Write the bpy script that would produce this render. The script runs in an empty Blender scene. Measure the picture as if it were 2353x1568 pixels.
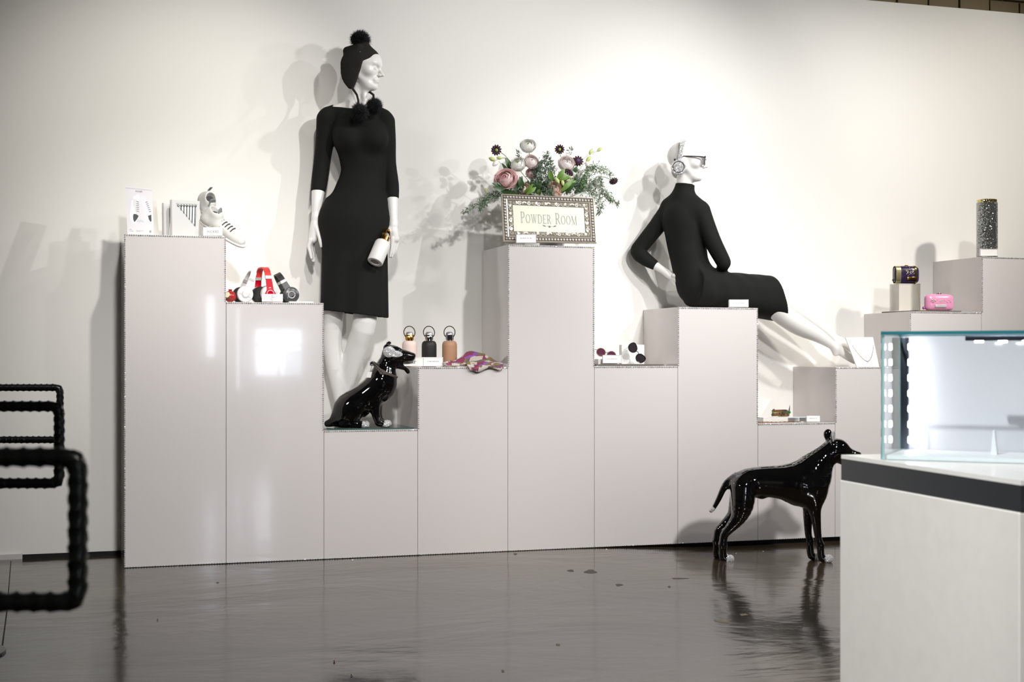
import bpy, bmesh, math, random
import numpy as np
from mathutils import Vector, Matrix

# ------------------------------------------------------------------ camera
F_PX, YAW, V0, U0 = 3224.3, 0.305537, 823.5, 1176.5
CAM = np.array([-0.2368, -6.6137, 0.9553])
SN, CS = math.sin(YAW), math.cos(YAW)
RV = np.array([CS, -SN, 0.0]); FV = np.array([SN, CS, 0.0]); UV = np.array([0, 0, 1.0])
scene = bpy.context.scene
col = scene.collection
cd = bpy.data.cameras.new('camera')
cd.sensor_width = 36.0
cd.lens = F_PX / 2353 * 36.0
cd.shift_y = (V0 - 784.0) / 2353
cd.clip_start = 0.05
cd.dof.use_dof = True
cd.dof.focus_distance = 7.1
cd.dof.aperture_fstop = 8.0
cam = bpy.data.objects.new('camera', cd)
cam.location = CAM
cam.rotation_euler = (math.pi / 2, 0, -YAW)
col.objects.link(cam)
scene.camera = cam

# ------------------------------------------------------------------ world, lights, exposure
world = bpy.data.worlds.new('world')
scene.world = world
world.use_nodes = True
world.node_tree.nodes['Background'].inputs[0].default_value = (0.78, 0.86, 1.0, 1)
world.node_tree.nodes['Background'].inputs[1].default_value = 0.5
scene.view_settings.view_transform = 'Standard'
scene.view_settings.look = 'None'
scene.view_settings.gamma = 1
scene.view_settings.use_curve_mapping = False
scene.view_settings.exposure = 0.0


def spot(name, loc, target, power, angle=50, blend=0.8, radius=0.04, color=(1, 0.95, 0.88)):
    l = bpy.data.lights.new(name, 'SPOT')
    l.energy = power
    l.spot_size = math.radians(angle)
    l.spot_blend = blend
    l.shadow_soft_size = radius
    l.color = color
    o = bpy.data.objects.new(name, l)
    o.location = loc
    d = Vector(target) - Vector(loc)
    o.rotation_euler = d.to_track_quat('-Z', 'Y').to_euler()
    col.objects.link(o)
    return o


WARM = (1.0, 0.955, 0.88)
NEUT = (1.0, 0.99, 0.975)
# accent lamps that throw the mannequins' shadows to the left
spot('shop_or_fill_spot', (4.9, -3.3, 3.3), (1.2, 0.3, 1.6), 250, 52, 0.9, 0.035, NEUT)
spot('shop_or_fill_spot', (6.3, -2.6, 3.2), (1.5, 0.3, 1.5), 150, 60, 0.9, 0.035, NEUT)
spot('shop_or_fill_spot', (4.0, -1.3, 3.55), (2.2, 0.3, 1.5), 80, 70, 0.9, 0.035, NEUT)
# wall washers
spot('shop_or_fill_spot', (0.75, -2.4, 3.5), (0.2, 0.45, 1.9), 240, 43, 1.0, 0.06, WARM)
spot('shop_or_fill_spot', (3.6, -2.6, 3.5), (3.6, 0.45, 1.75), 240, 58, 1.0, 0.08, NEUT)
spot('shop_or_fill_spot', (5.6, -2.4, 3.5), (4.75, 0.45, 1.8), 330, 60, 1.0, 0.08, WARM)
spot('shop_or_fill_spot', (2.6, -3.4, 3.5), (1.8, 0.3, 1.9), 320, 54, 1.0, 0.07, NEUT)
# added fill that brightens the flowers and the framed sign from the front
spot('shop_or_fill_spot', (1.7, -4.4, 3.4), (2.15, 0.2, 1.9), 190, 17, 1.0, 0.08, NEUT)
# two added frontal fills for the pedestals, then a lamp from the left
spot('shop_or_fill_spot', (0.3, -4.9, 3.4), (0.55, 0.0, 0.5), 660, 38, 1.0, 0.15, NEUT)
spot('shop_or_fill_spot', (3.1, -5.1, 3.4), (3.3, 0.0, 0.2), 740, 40, 1.0, 0.15, NEUT)
spot('shop_or_fill_spot', (-2.6, -3.4, 3.3), (2.3, 0.1, 0.6), 190, 40, 1.0, 0.3, NEUT)
# added fill for the counter first, then general shop lamps
spot('shop_or_fill_spot', (-1.0, -5.6, 3.4), (1.35, -4.0, 0.4), 860, 30, 0.9, 0.05, NEUT)  # added to brighten the left face of the counter cabinet
spot('shop_or_fill_spot', (3.4, -4.4, 3.5), (3.4, -2.2, 0.0), 80, 80, 1.0, 0.05, WARM)
spot('shop_or_fill_spot', (1.2, -7.2, 3.5), (1.2, -6.6, 0.0), 200, 110, 1.0, 0.05, WARM)
spot('shop_or_fill_spot', (5.2, -7.4, 3.5), (5.0, -6.6, 0.0), 200, 110, 1.0, 0.05, WARM)

# ------------------------------------------------------------------ helpers
random.seed(7)
RNG = np.random.default_rng(7)


def C(r, g, b):
    f = lambda c: (c / 12.92 if c <= 0.04045 else ((c + 0.055) / 1.055) ** 2.4)
    return (f(r / 255), f(g / 255), f(b / 255), 1.0)


def W(px, py, zr):
    return CAM + RV * ((px - U0) / F_PX * zr) + FV * zr + UV * ((V0 - py) / F_PX * zr)


def depth_at(px, Y):
    a = (px - U0) / F_PX
    return (Y - CAM[1]) / (-SN * a + CS)


def at(px, py, Y):
    return W(px, py, depth_at(px, Y))


def on_floor(px, py, Z=0.0):
    return W(px, py, (CAM[2] - Z) * F_PX / (py - V0))


class PF:
    """image-plane frame at a chosen camera depth: lengths are given in photo pixels"""
    def __init__(self, zr):
        self.z = zr; self.s = zr / F_PX
    def __call__(self, px, py, df=0.0):
        return W(px, py, self.z + df * self.s)


MATS = {}


def mat(name, color, rough=0.5, metal=0.0, noise=0.06, scale=30.0, bump=0.0, bscale=None, coat=0.0, spec=0.5, **kw):
    if name in MATS:
        return MATS[name]
    m = bpy.data.materials.new(name); m.use_nodes = True
    nt = m.node_tree; n = nt.nodes; b = n['Principled BSDF']
    b.inputs['Roughness'].default_value = rough
    b.inputs['Metallic'].default_value = metal
    b.inputs['Specular IOR Level'].default_value = spec
    b.inputs['Coat Weight'].default_value = coat
    b.inputs['Coat Roughness'].default_value = 0.03
    for k, v in kw.items():
        b.inputs[k.replace('_', ' ')].default_value = v
    tc = n.new('ShaderNodeTexCoord')
    nz = n.new('ShaderNodeTexNoise'); nz.inputs['Scale'].default_value = scale; nz.inputs['Detail'].default_value = 4
    nt.links.new(tc.outputs['Object'], nz.inputs['Vector'])
    mx = n.new('ShaderNodeMix'); mx.data_type = 'RGBA'
    mx.inputs['A'].default_value = tuple(c * (1 - noise) for c in color[:3]) + (1,)
    mx.inputs['B'].default_value = tuple(min(1, c * (1 + noise)) for c in color[:3]) + (1,)
    nt.links.new(nz.outputs['Fac'], mx.inputs['Factor'])
    nt.links.new(mx.outputs['Result'], b.inputs['Base Color'])
    if bump:
        bp = n.new('ShaderNodeBump'); bp.inputs['Strength'].default_value = bump
        bp.inputs['Distance'].default_value = 0.002
        nb = n.new('ShaderNodeTexNoise'); nb.inputs['Scale'].default_value = bscale or scale * 8
        nt.links.new(tc.outputs['Object'], nb.inputs['Vector'])
        nt.links.new(nb.outputs['Fac'], bp.inputs['Height'])
        nt.links.new(bp.outputs['Normal'], b.inputs['Normal'])
    MATS[name] = m
    return m


def crystal_mat(name, color, scale=300.0, tilt=0.9, sparkle=0.35, metal=0.9):
    """faceted stones: every Voronoi cell is a flat facet with its own tilt"""
    if name in MATS:
        return MATS[name]
    m = bpy.data.materials.new(name); m.use_nodes = True
    nt = m.node_tree; n = nt.nodes; b = n['Principled BSDF']
    tc = n.new('ShaderNodeTexCoord')
    vo = n.new('ShaderNodeTexVoronoi'); vo.inputs['Scale'].default_value = scale
    nt.links.new(tc.outputs['Object'], vo.inputs['Vector'])
    sub = n.new('ShaderNodeVectorMath'); sub.operation = 'SUBTRACT'; sub.inputs[1].default_value = (0.5, 0.5, 0.5)
    nt.links.new(vo.outputs['Color'], sub.inputs[0])
    sc = n.new('ShaderNodeVectorMath'); sc.operation = 'SCALE'; sc.inputs['Scale'].default_value = tilt
    nt.links.new(sub.outputs[0], sc.inputs[0])
    g = n.new('ShaderNodeNewGeometry')
    ad = n.new('ShaderNodeVectorMath'); ad.operation = 'ADD'
    nt.links.new(g.outputs['Normal'], ad.inputs[0]); nt.links.new(sc.outputs[0], ad.inputs[1])
    no = n.new('ShaderNodeVectorMath'); no.operation = 'NORMALIZE'
    nt.links.new(ad.outputs[0], no.inputs[0])
    nt.links.new(no.outputs[0], b.inputs['Normal'])
    hs = n.new('ShaderNodeHueSaturation')
    hs.inputs['Saturation'].default_value = sparkle
    nt.links.new(vo.outputs['Color'], hs.inputs['Color'])
    mx = n.new('ShaderNodeMix'); mx.data_type = 'RGBA'; mx.blend_type = 'MULTIPLY'; mx.inputs['Factor'].default_value = 0.75
    mx.inputs['A'].default_value = color
    nt.links.new(hs.outputs['Color'], mx.inputs['B'])
    br = n.new('ShaderNodeMix'); br.data_type = 'RGBA'; br.blend_type = 'MIX'; br.inputs['Factor'].default_value = 0.45
    br.inputs['A'].default_value = color
    nt.links.new(mx.outputs['Result'], br.inputs['B'])
    nt.links.new(br.outputs['Result'], b.inputs['Base Color'])
    b.inputs['Metallic'].default_value = metal
    b.inputs['Roughness'].default_value = 0.08
    MATS[name] = m
    return m


def glass_mat(name, tint=(0.97, 0.99, 0.98), refl=1.0, rough=0.0):
    """thin clear sheet: transparent body with Fresnel reflection"""
    if name in MATS:
        return MATS[name]
    m = bpy.data.materials.new(name); m.use_nodes = True
    nt = m.node_tree; n = nt.nodes
    n.remove(n['Principled BSDF'])
    tr = n.new('ShaderNodeBsdfTransparent'); tr.inputs[0].default_value = tint + (1,)
    gl = n.new('ShaderNodeBsdfGlossy'); gl.inputs['Roughness'].default_value = rough
    fr = n.new('ShaderNodeFresnel'); fr.inputs['IOR'].default_value = 1.5
    mu = n.new('ShaderNodeMath'); mu.operation = 'MULTIPLY'; mu.inputs[1].default_value = refl
    nt.links.new(fr.outputs[0], mu.inputs[0])
    mx = n.new('ShaderNodeMixShader')
    nt.links.new(mu.outputs[0], mx.inputs[0]); nt.links.new(tr.outputs[0], mx.inputs[1]); nt.links.new(gl.outputs[0], mx.inputs[2])
    nt.links.new(mx.outputs[0], n['Material Output'].inputs['Surface'])
    MATS[name] = m
    return m


def emit_mat(name, color, strength):
    if name in MATS:
        return MATS[name]
    m = bpy.data.materials.new(name); m.use_nodes = True
    b = m.node_tree.nodes['Principled BSDF']
    b.inputs['Base Color'].default_value = color
    b.inputs['Emission Color'].default_value = color
    b.inputs['Emission Strength'].default_value = strength
    MATS[name] = m
    return m


def mesh_np(name, v, f, smooth=True):
    """v (N,3); f list of faces or (M,4)/(M,3) array"""
    me = bpy.data.meshes.new(name)
    if isinstance(f, np.ndarray):
        nf, k = f.shape
        me.vertices.add(len(v)); me.vertices.foreach_set('co', np.asarray(v, np.float32).ravel())
        me.loops.add(nf * k); me.loops.foreach_set('vertex_index', f.astype(np.int32).ravel())
        me.polygons.add(nf)
        me.polygons.foreach_set('loop_start', np.arange(0, nf * k, k, dtype=np.int32))
        me.polygons.foreach_set('use_smooth', np.full(nf, smooth, dtype=bool))
        me.update(calc_edges=True); me.validate()
    else:
        me.from_pydata([tuple(map(float, p)) for p in v], [], f)
        me.polygons.foreach_set('use_smooth', np.full(len(me.polygons), smooth, dtype=bool))
        me.update()
    return me


ORG = {}


def thing(name, label, cat, loc, group=None):
    o = bpy.data.objects.new(name, None)
    o.empty_display_size = 0.05
    o.location = tuple(loc); col.objects.link(o)
    o['label'] = label; o['category'] = cat
    if group: o['group'] = group
    ORG[o.name] = np.array(loc, float)
    return o


def link_mesh(name, v, f, m, parent=None, org=None, smooth=True, angle=38, kind=None):
    v = np.asarray(v, float)
    if org is None:
        org = ORG[parent.name] if parent is not None else np.zeros(3)
    me = mesh_np(name, v - org, f, smooth)
    if smooth and angle:
        me.set_sharp_from_angle(angle=math.radians(angle))
    ms = m if isinstance(m, (list, tuple)) else [m]
    for x in ms:
        me.materials.append(x)
    o = bpy.data.objects.new(name, me); col.objects.link(o)
    if parent is not None:
        o.parent = parent
    else:
        o.location = tuple(org)
    ORG[o.name] = np.array(org, float)
    if kind: o['kind'] = kind
    return o


def tag(o, label, cat, group=None, kind=None):
    o['label'] = label
    if cat: o['category'] = cat
    if group: o['group'] = group
    if kind: o['kind'] = kind
    return o


def rotm(axis, ang):
    return np.array(Matrix.Rotation(ang, 3, Vector(axis)))


def nrm(a):
    a = np.asarray(a, float)
    return a / max(np.linalg.norm(a), 1e-12)


class MB:
    def __init__(self):
        self.v = []; self.f = []; self.mi = []
    def add(self, vs, fs, mi=0):
        o = len(self.v)
        self.v += [np.asarray(p, float) for p in vs]
        self.f += [tuple(i + o for i in q) for q in fs]
        self.mi += [mi] * len(fs)
        return self
    def box(self, c, size, B=None, bevel=0.0, mi=0):
        """B: 3 rows = local axes"""
        B = np.eye(3) if B is None else np.asarray(B, float)
        c = np.asarray(c, float); hx, hy, hz = [s / 2 for s in size]
        if bevel <= 0:
            vs = [(x, y, z) for x in (-hx, hx) for y in (-hy, hy) for z in (-hz, hz)]
            fs = [(0, 1, 3, 2), (4, 6, 7, 5), (0, 4, 5, 1), (2, 3, 7, 6), (0, 2, 6, 4), (1, 5, 7, 3)]
        else:
            bm = bmesh.new(); bmesh.ops.create_cube(bm, size=1)
            for q in bm.verts: q.co = Vector((q.co.x * size[0], q.co.y * size[1], q.co.z * size[2]))
            bmesh.ops.bevel(bm, geom=bm.edges[:], offset=bevel, segments=2, profile=0.5, affect='EDGES')
            bm.verts.ensure_lookup_table()
            vs = [tuple(q.co) for q in bm.verts]; fs = [tuple(q.index for q in p.verts) for p in bm.faces]
            bm.free()
        return self.add([c + p[0] * B[0] + p[1] * B[1] + p[2] * B[2] for p in vs], fs, mi)
    def tube(self, pts, r, n=8, closed=False, mi=0):
        pts = [np.asarray(p, float) for p in pts]; N = len(pts)
        rs = r if hasattr(r, '__len__') else [r] * N
        up = None; vs = []; fs = []
        for i in range(N):
            a = pts[i - 1] if (i > 0 or closed) else pts[0]
            b = pts[(i + 1) % N] if (i < N - 1 or closed) else pts[-1]
            t = nrm(b - a)
            if up is None:
                up = nrm(np.cross(t, [0.31, 0.2, 0.93] if abs(t[2]) < 0.9 else [1, 0.1, 0]))
            up = nrm(up - t * np.dot(up, t)); w = np.cross(t, up)
            for k in range(n):
                q = 2 * math.pi * k / n
                vs.append(pts[i] + rs[i] * (math.cos(q) * up + math.sin(q) * w))
        M = N if closed else N - 1
        for i in range(M):
            for k in range(n):
                j = (i + 1) % N
                fs.append((i * n + k, i * n + (k + 1) % n, j * n + (k + 1) % n, j * n + k))
        if not closed:
            fs.append(tuple(range(n))[::-1]); fs.append(tuple((N - 1) * n + k for k in range(n)))
        return self.add(vs, fs, mi)
    def lathe(self, prof, o=(0, 0, 0), B=None, n=28, sx=1.0, sy=1.0, mi=0):
        B = np.eye(3) if B is None else np.asarray(B, float); o = np.asarray(o, float)
        vs = []; fs = []
        for r, z in prof:
            for k in range(n):
                q = 2 * math.pi * k / n
                vs.append(o + r * math.cos(q) * sx * B[0] + r * math.sin(q) * sy * B[1] + z * B[2])
        for i in range(len(prof) - 1):
            for k in range(n):
                fs.append((i * n + k, i * n + (k + 1) % n, (i + 1) * n + (k + 1) % n, (i + 1) * n + k))
        if prof[0][0] > 1e-6: fs.append(tuple(range(n))[::-1])
        if prof[-1][0] > 1e-6: fs.append(tuple((len(prof) - 1) * n + k for k in range(n)))
        return self.add(vs, fs, mi)
    def ball(self, c, r, B=None, n=14, m=9, mi=0):
        r = r if hasattr(r, '__len__') else (r, r, r)
        B = np.eye(3) if B is None else np.asarray(B, float)
        vs = []; fs = []
        for i in range(m + 1):
            th = math.pi * i / m
            for k in range(n):
                q = 2 * math.pi * k / n
                vs.append(np.asarray(c) + r[0] * math.sin(th) * math.cos(q) * B[0] + r[1] * math.sin(th) * math.sin(q) * B[1] + r[2] * math.cos(th) * B[2])
        for i in range(m):
            for k in range(n):
                fs.append((i * n + k, (i + 1) * n + k, (i + 1) * n + (k + 1) % n, i * n + (k + 1) % n))
        return self.add(vs, fs, mi)
    def poly(self, pts, ext, mi=0):
        """planar outline extruded by vector ext"""
        pts = [np.asarray(p, float) for p in pts]; n = len(pts); ext = np.asarray(ext, float)
        vs = pts + [p + ext for p in pts]
        fs = [tuple(range(n)), tuple(range(2 * n - 1, n - 1, -1))]
        fs += [(i, i + n, (i + 1) % n + n, (i + 1) % n) for i in range(n)]
        return self.add(vs, fs, mi)
    def gem(self, c, r, B=None):
        """small cut stone: 8-sided double cone"""
        B = np.eye(3) if B is None else B
        c = np.asarray(c, float); vs = [c + r * B[2], c - r * 0.7 * B[2]]
        for k in range(6):
            q = math.pi * k / 3
            vs.append(c + r * (math.cos(q) * B[0] + math.sin(q) * B[1]))
        fs = []
        for k in range(6):
            a, b = 2 + k, 2 + (k + 1) % 6
            fs += [(0, a, b), (1, b, a)]
        return self.add(vs, fs)
    def build(self, name, m, parent=None, org=None, smooth=True, angle=38, kind=None):
        o = link_mesh(name, np.array(self.v), self.f, m, parent, org, smooth, angle, kind)
        if any(self.mi):
            o.data.polygons.foreach_set('material_index', np.array(self.mi, np.int32))
        me = o.data
        bm = bmesh.new(); bm.from_mesh(me); bmesh.ops.recalc_face_normals(bm, faces=bm.faces[:]); bm.to_mesh(me); bm.free()
        return o


def solo(mb, name, m, label, cat, org, group=None, **kw):
    return tag(mb.build(name, m, None, np.asarray(org, float), **kw), label, cat, group)


# ------------------------------------------------------------------ signed-distance modelling (organic shapes)
class SDF:
    def __init__(self):
        self.p = []
    def copy(self):
        s = SDF(); s.p = list(self.p); return s
    def rc(self, a, b, ra, rb=None, k=0.02, op='u', flat=None):
        a = np.asarray(a, float); b = np.asarray(b, float); rb = ra if rb is None else rb
        self.p.append(('rc', (a, b, ra, rb, flat), k, op)); return self
    def chain(self, pts, k=0.02, op='u', flat=None):
        """pts: [(point, radius), ...]: one smooth tapered limb through the points"""
        X = [np.append(np.asarray(p, float), r) for p, r in pts]
        if len(X) > 2:
            E = [2 * X[0] - X[1]] + X + [2 * X[-1] - X[-2]]; Y = []
            for i in range(1, len(E) - 2):
                for t in (0, 1 / 3, 2 / 3):
                    a, b, c, d = E[i - 1:i + 3]
                    Y.append(0.5 * (2 * b + (c - a) * t + (2 * a - 5 * b + 4 * c - d) * t * t + (3 * b - a - 3 * c + d) * t ** 3))
            Y.append(X[-1]); X = Y
        self.p.append(('ch', ([x[:3] for x in X], [float(x[3]) for x in X], flat), k, op)); return self
    def off(self, e):
        self.p.append(('off', e, 0.01, 'o')); return self
    def el(self, c, r, B=None, k=0.02, op='u'):
        self.p.append(('el', (np.asarray(c, float), np.asarray(r if hasattr(r, '__len__') else (r,) * 3, float), None if B is None else np.asarray(B, float)), k, op)); return self
    def fn(self, f, k=0.005, op='u'):
        self.p.append(('fn', f, k, op)); return self
    @staticmethod
    def prim(kind, d, P, seg=None):
        if kind == 'rc':
            a, b, ra, rb, flat = d
            q = P - a.astype(P.dtype); ab = (b - a); sc = 1.0
            if flat is not None:
                ax, fac = flat
                q = q + np.outer(q @ ax.astype(P.dtype), (ax * (1 / fac - 1)).astype(P.dtype))
                ab = ab + ax * np.dot(ab, ax) * (1 / fac - 1); sc = math.sqrt(fac)
            L = float(np.dot(ab, ab)); ab = ab.astype(P.dtype)
            if L < 1e-12:
                return (np.sqrt(np.einsum('ij,ij->i', q, q)) - ra) * sc
            t = np.clip(q @ (ab / L), 0, 1)
            q = q - t[:, None] * ab
            return (np.sqrt(np.einsum('ij,ij->i', q, q)) - (ra + (rb - ra) * t)) * sc
        if kind == 'ch':
            pts, rs, flat = d
            res = None
            for i in range(len(pts) - 1):
                if seg is not None and not seg[i]: continue
                x = SDF.prim('rc', (pts[i], pts[i + 1], rs[i], rs[i + 1], flat), P)
                res = x if res is None else np.minimum(res, x)
            return res
        if kind == 'el':
            c, r, B = d
            q = P - c.astype(P.dtype)
            if B is not None: q = q @ B.T.astype(P.dtype)
            u = q / r.astype(P.dtype); w = u / r.astype(P.dtype)
            k0 = np.sqrt(np.einsum('ij,ij->i', u, u)); k1 = np.sqrt(np.einsum('ij,ij->i', w, w))
            return k0 * (k0 - 1) / np.maximum(k1, 1e-9)
        return d(P)
    def leaves(self):
        """(index, segment) of every smallest piece, for culling"""
        out = []
        for i, (kind, dat, k, op) in enumerate(self.p):
            if kind == 'ch': out += [(i, j) for j in range(len(dat[0]) - 1)]
            else: out.append((i, None))
        return out
    def d(self, P, use=None, segs=None):
        res = None
        for i, (kind, dat, k, op) in enumerate(self.p):
            if use is not None and not use[i]:
                continue
            if kind == 'off':
                res = res - dat; continue
            x = self.prim(kind, dat, P, None if segs is None else segs.get(i))
            if res is None:
                res = x if op == 'u' else np.full(len(P), 1.0)
                continue
            if op == 's': x = -x
            h = np.maximum(k - np.abs(res - x), 0) / k
            res = np.minimum(res, x) - h * h * (k * 0.25) if op == 'u' else np.maximum(res, x) + h * h * (k * 0.25)
        return res if res is not None else np.full(len(P), 1.0)


def surface(sdf, lo, hi, h, B=8):
    """sparse sampling of the field + surface nets -> vertices, quads"""
    lo = np.asarray(lo, float); hi = np.asarray(hi, float)
    nb = np.ceil((hi - lo) / h / B).astype(int) + 1
    n = nb * B
    G = np.empty(n, np.float32)
    hd = h * B * 0.5 * math.sqrt(3)
    bi = np.stack(np.meshgrid(*[np.arange(k) for k in nb], indexing='ij'), -1).reshape(-1, 3)
    cen = lo + (bi * B + (B - 1) / 2) * h
    lv = sdf.leaves()
    dres = sdf.d(cen)
    act = np.abs(dres) < hd * 1.6 + 0.003
    Gb = G.reshape(nb[0], B, nb[1], B, nb[2], B).transpose(0, 2, 4, 1, 3, 5)
    Gb[...] = np.where(dres > 0, 1.0, -1.0).astype(np.float32).reshape(*nb, 1, 1, 1)
    ai = np.flatnonzero(act); ca = cen[ai]
    pr = []
    for (i, j) in lv:
        kind, dat, k, op = sdf.p[i]
        if kind in ('fn', 'off'): pr.append(np.full(len(ai), -1e3))
        elif kind == 'ch': pr.append(SDF.prim('rc', (dat[0][j], dat[0][j + 1], dat[1][j], dat[1][j + 1], dat[2]), ca))
        else: pr.append(SDF.prim(kind, dat, ca))
    pr = np.array(pr)
    isu = np.array([sdf.p[i][3] == 'u' and sdf.p[i][0] not in ('fn', 'off') for i, j in lv])
    kk = np.array([sdf.p[i][2] for i, j in lv])[:, None]
    umin = pr[isu].min(0) if isu.any() else np.full(len(ai), 1e3)
    use = np.where(isu[:, None], pr < umin + 2.4 * hd + kk, pr < 1.5 * hd + kk)
    loc = (np.stack(np.meshgrid(*[np.arange(B)] * 3, indexing='ij'), -1).reshape(-1, 3) * h)
    groups = {}
    for c_, key in enumerate(np.packbits(use, axis=0).T): groups.setdefault(key.tobytes(), []).append(c_)
    for mem in groups.values():
        u = use[:, mem[0]]
        up = [False] * len(sdf.p); segs = {}
        for (i, j), on in zip(lv, u):
            up[i] = up[i] or bool(on)
            if j is not None: segs.setdefault(i, []).append(bool(on))
        for c0 in range(0, len(mem), 400):
            mm = ai[mem[c0:c0 + 400]]
            P = (lo + bi[mm][:, None, :] * B * h + loc[None]).reshape(-1, 3)
            val = sdf.d(P, up, segs).reshape(len(mm), B, B, B)
            b_ = bi[mm]; Gb[b_[:, 0], b_[:, 1], b_[:, 2]] = val
    S = G < 0
    cnt = np.zeros(tuple(n - 1), np.int8)
    off = [(a, b, c) for a in (0, 1) for b in (0, 1) for c in (0, 1)]
    def sub(A, o): return A[tuple(slice(o[q], n[q] - 1 + o[q]) for q in range(3))]
    for o in off: cnt += sub(S, o)
    ids = np.argwhere((cnt > 0) & (cnt < 8))
    idx = np.full(tuple(n - 1), -1, np.int32); idx[tuple(ids.T)] = np.arange(len(ids))
    acc = np.zeros((len(ids), 3)); num = np.zeros(len(ids))
    for ax in range(3):
        for o in off:
            if o[ax]: continue
            o2 = list(o); o2[ax] = 1
            a = G[tuple((ids + o).T)]; b = G[tuple((ids + o2).T)]
            mk = (a < 0) != (b < 0)
            t = np.where(mk, a / np.where(mk, a - b, 1), 0)
            p = np.tile(np.array(o, float), (len(ids), 1)); p[:, ax] = t
            acc += p * mk[:, None]; num += mk
    V = lo + (ids + acc / num[:, None]) * h
    Q = []
    for ax in range(3):
        u, w = [q for q in range(3) if q != ax]
        A = S[tuple(slice(0, -1) if q == ax else slice(1, n[q] - 1) for q in range(3))]
        Bq = S[tuple(slice(1, None) if q == ax else slice(1, n[q] - 1) for q in range(3))]
        e = np.argwhere(A != Bq)
        if not len(e): continue
        sgn = A[tuple(e.T)]
        c = e.copy(); c[:, u] += 1; c[:, w] += 1
        def cell(du, dw):
            q = c.copy(); q[:, u] += du; q[:, w] += dw
            return idx[tuple(q.T)]
        q4 = np.stack([cell(-1, -1), cell(0, -1), cell(0, 0), cell(-1, 0)], 1)
        flip = sgn if ax != 1 else ~sgn
        q4[~flip] = q4[~flip][:, ::-1]
        Q.append(q4)
    Q = np.concatenate(Q); Q = Q[(Q >= 0).all(1)]
    # light fairing removes the grid ripple
    a = Q.ravel(); b = np.roll(Q, -1, axis=1).ravel(); nV = len(V)
    deg = np.bincount(a, minlength=nV) + np.bincount(b, minlength=nV)
    for lam_ in (0.55, -0.5, 0.55, -0.5, 0.5):
        acc = np.stack([np.bincount(a, V[b, k], nV) + np.bincount(b, V[a, k], nV) for k in range(3)], 1)
        V = V + lam_ * (acc / np.maximum(deg, 1)[:, None] - V)
    return V, Q


def sculpt(name, sdf, lo, hi, h, m, parent=None, org=None, kind=None):
    V, Q = surface(sdf, lo, hi, h)
    return link_mesh(name, V, Q, m, parent, org, True, None, kind)


def bounds(pts, pad):
    a = np.array(pts); return a.min(0) - pad, a.max(0) + pad


def half_ball(c, n, R):
    """field of the half ball on the +n side of the plane through c"""
    c = np.asarray(c, float); n = nrm(n)
    return lambda P: np.maximum(-((P - c) @ n), np.linalg.norm(P - c, axis=1) - R)

# ------------------------------------------------------------------ room shell
PW = 0.457            # pedestal width and depth
WALL_Y = 0.4585
WALL_TOP = 3.013


def floor_z(x):
    t = min(1, max(0, (x - 2.15) / 1.0)); t = t * t * (3 - 2 * t)
    return -0.026 * t


def floor_material():
    m = bpy.data.materials.new('polished_concrete'); m.use_nodes = True
    nt = m.node_tree; n = nt.nodes; b = n['Principled BSDF']
    tc = n.new('ShaderNodeTexCoord')
    mp = n.new('ShaderNodeMapping'); mp.inputs['Scale'].default_value = (0.7, 1.0, 1)
    nt.links.new(tc.outputs['Object'], mp.inputs['Vector'])
    n1 = n.new('ShaderNodeTexNoise'); n1.inputs['Scale'].default_value = 1.3; n1.inputs['Detail'].default_value = 8; n1.inputs['Distortion'].default_value = 0.9
    n2 = n.new('ShaderNodeTexNoise'); n2.inputs['Scale'].default_value = 14; n2.inputs['Detail'].default_value = 6
    for q in (n1, n2): nt.links.new(mp.outputs['Vector'], q.inputs['Vector'])
    cr = n.new('ShaderNodeValToRGB')
    cr.color_ramp.elements[0].position = 0.3; cr.color_ramp.elements[0].color = C(46, 38, 28)
    cr.color_ramp.elements[1].position = 0.7; cr.color_ramp.elements[1].color = C(82, 70, 55)
    nt.links.new(n1.outputs['Fac'], cr.inputs['Fac'])
    # dark pock marks
    vo = n.new('ShaderNodeTexVoronoi'); vo.inputs['Scale'].default_value = 2.6
    nt.links.new(tc.outputs['Object'], vo.inputs['Vector'])
    pk = n.new('ShaderNodeMapRange'); pk.inputs['From Min'].default_value = 0.02; pk.inputs['From Max'].default_value = 0.06
    pk.inputs['To Min'].default_value = 0.55; pk.inputs['To Max'].default_value = 1.0
    nt.links.new(vo.outputs['Distance'], pk.inputs['Value'])
    mu = n.new('ShaderNodeMix'); mu.data_type = 'RGBA'; mu.blend_type = 'MULTIPLY'; mu.inputs['Factor'].default_value = 1
    nt.links.new(cr.outputs['Color'], mu.inputs['A']); nt.links.new(pk.outputs['Result'], mu.inputs['B'])
    nt.links.new(mu.outputs['Result'], b.inputs['Base Color'])
    rr = n.new('ShaderNodeMapRange'); rr.inputs['To Min'].default_value = 0.07; rr.inputs['To Max'].default_value = 0.2
    nt.links.new(n1.outputs['Fac'], rr.inputs['Value']); nt.links.new(rr.outputs['Result'], b.inputs['Roughness'])
    bp = n.new('ShaderNodeBump'); bp.inputs['Strength'].default_value = 1.0; bp.inputs['Distance'].default_value = 0.011
    ms = n.new('ShaderNodeMath'); ms.operation = 'MULTIPLY_ADD'; ms.inputs[1].default_value = 0.08
    nt.links.new(n2.outputs['Fac'], ms.inputs[0]); nt.links.new(n1.outputs['Fac'], ms.inputs[2])
    nt.links.new(ms.outputs[0], bp.inputs['Height']); nt.links.new(bp.outputs['Normal'], b.inputs['Normal'])
    b.inputs['Specular IOR Level'].default_value = 0.42
    b.inputs['Coat Weight'].default_value = 0.14; b.inputs['Coat Roughness'].default_value = 0.05
    nt.links.new(bp.outputs['Normal'], b.inputs['Coat Normal'])
    return m


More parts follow.
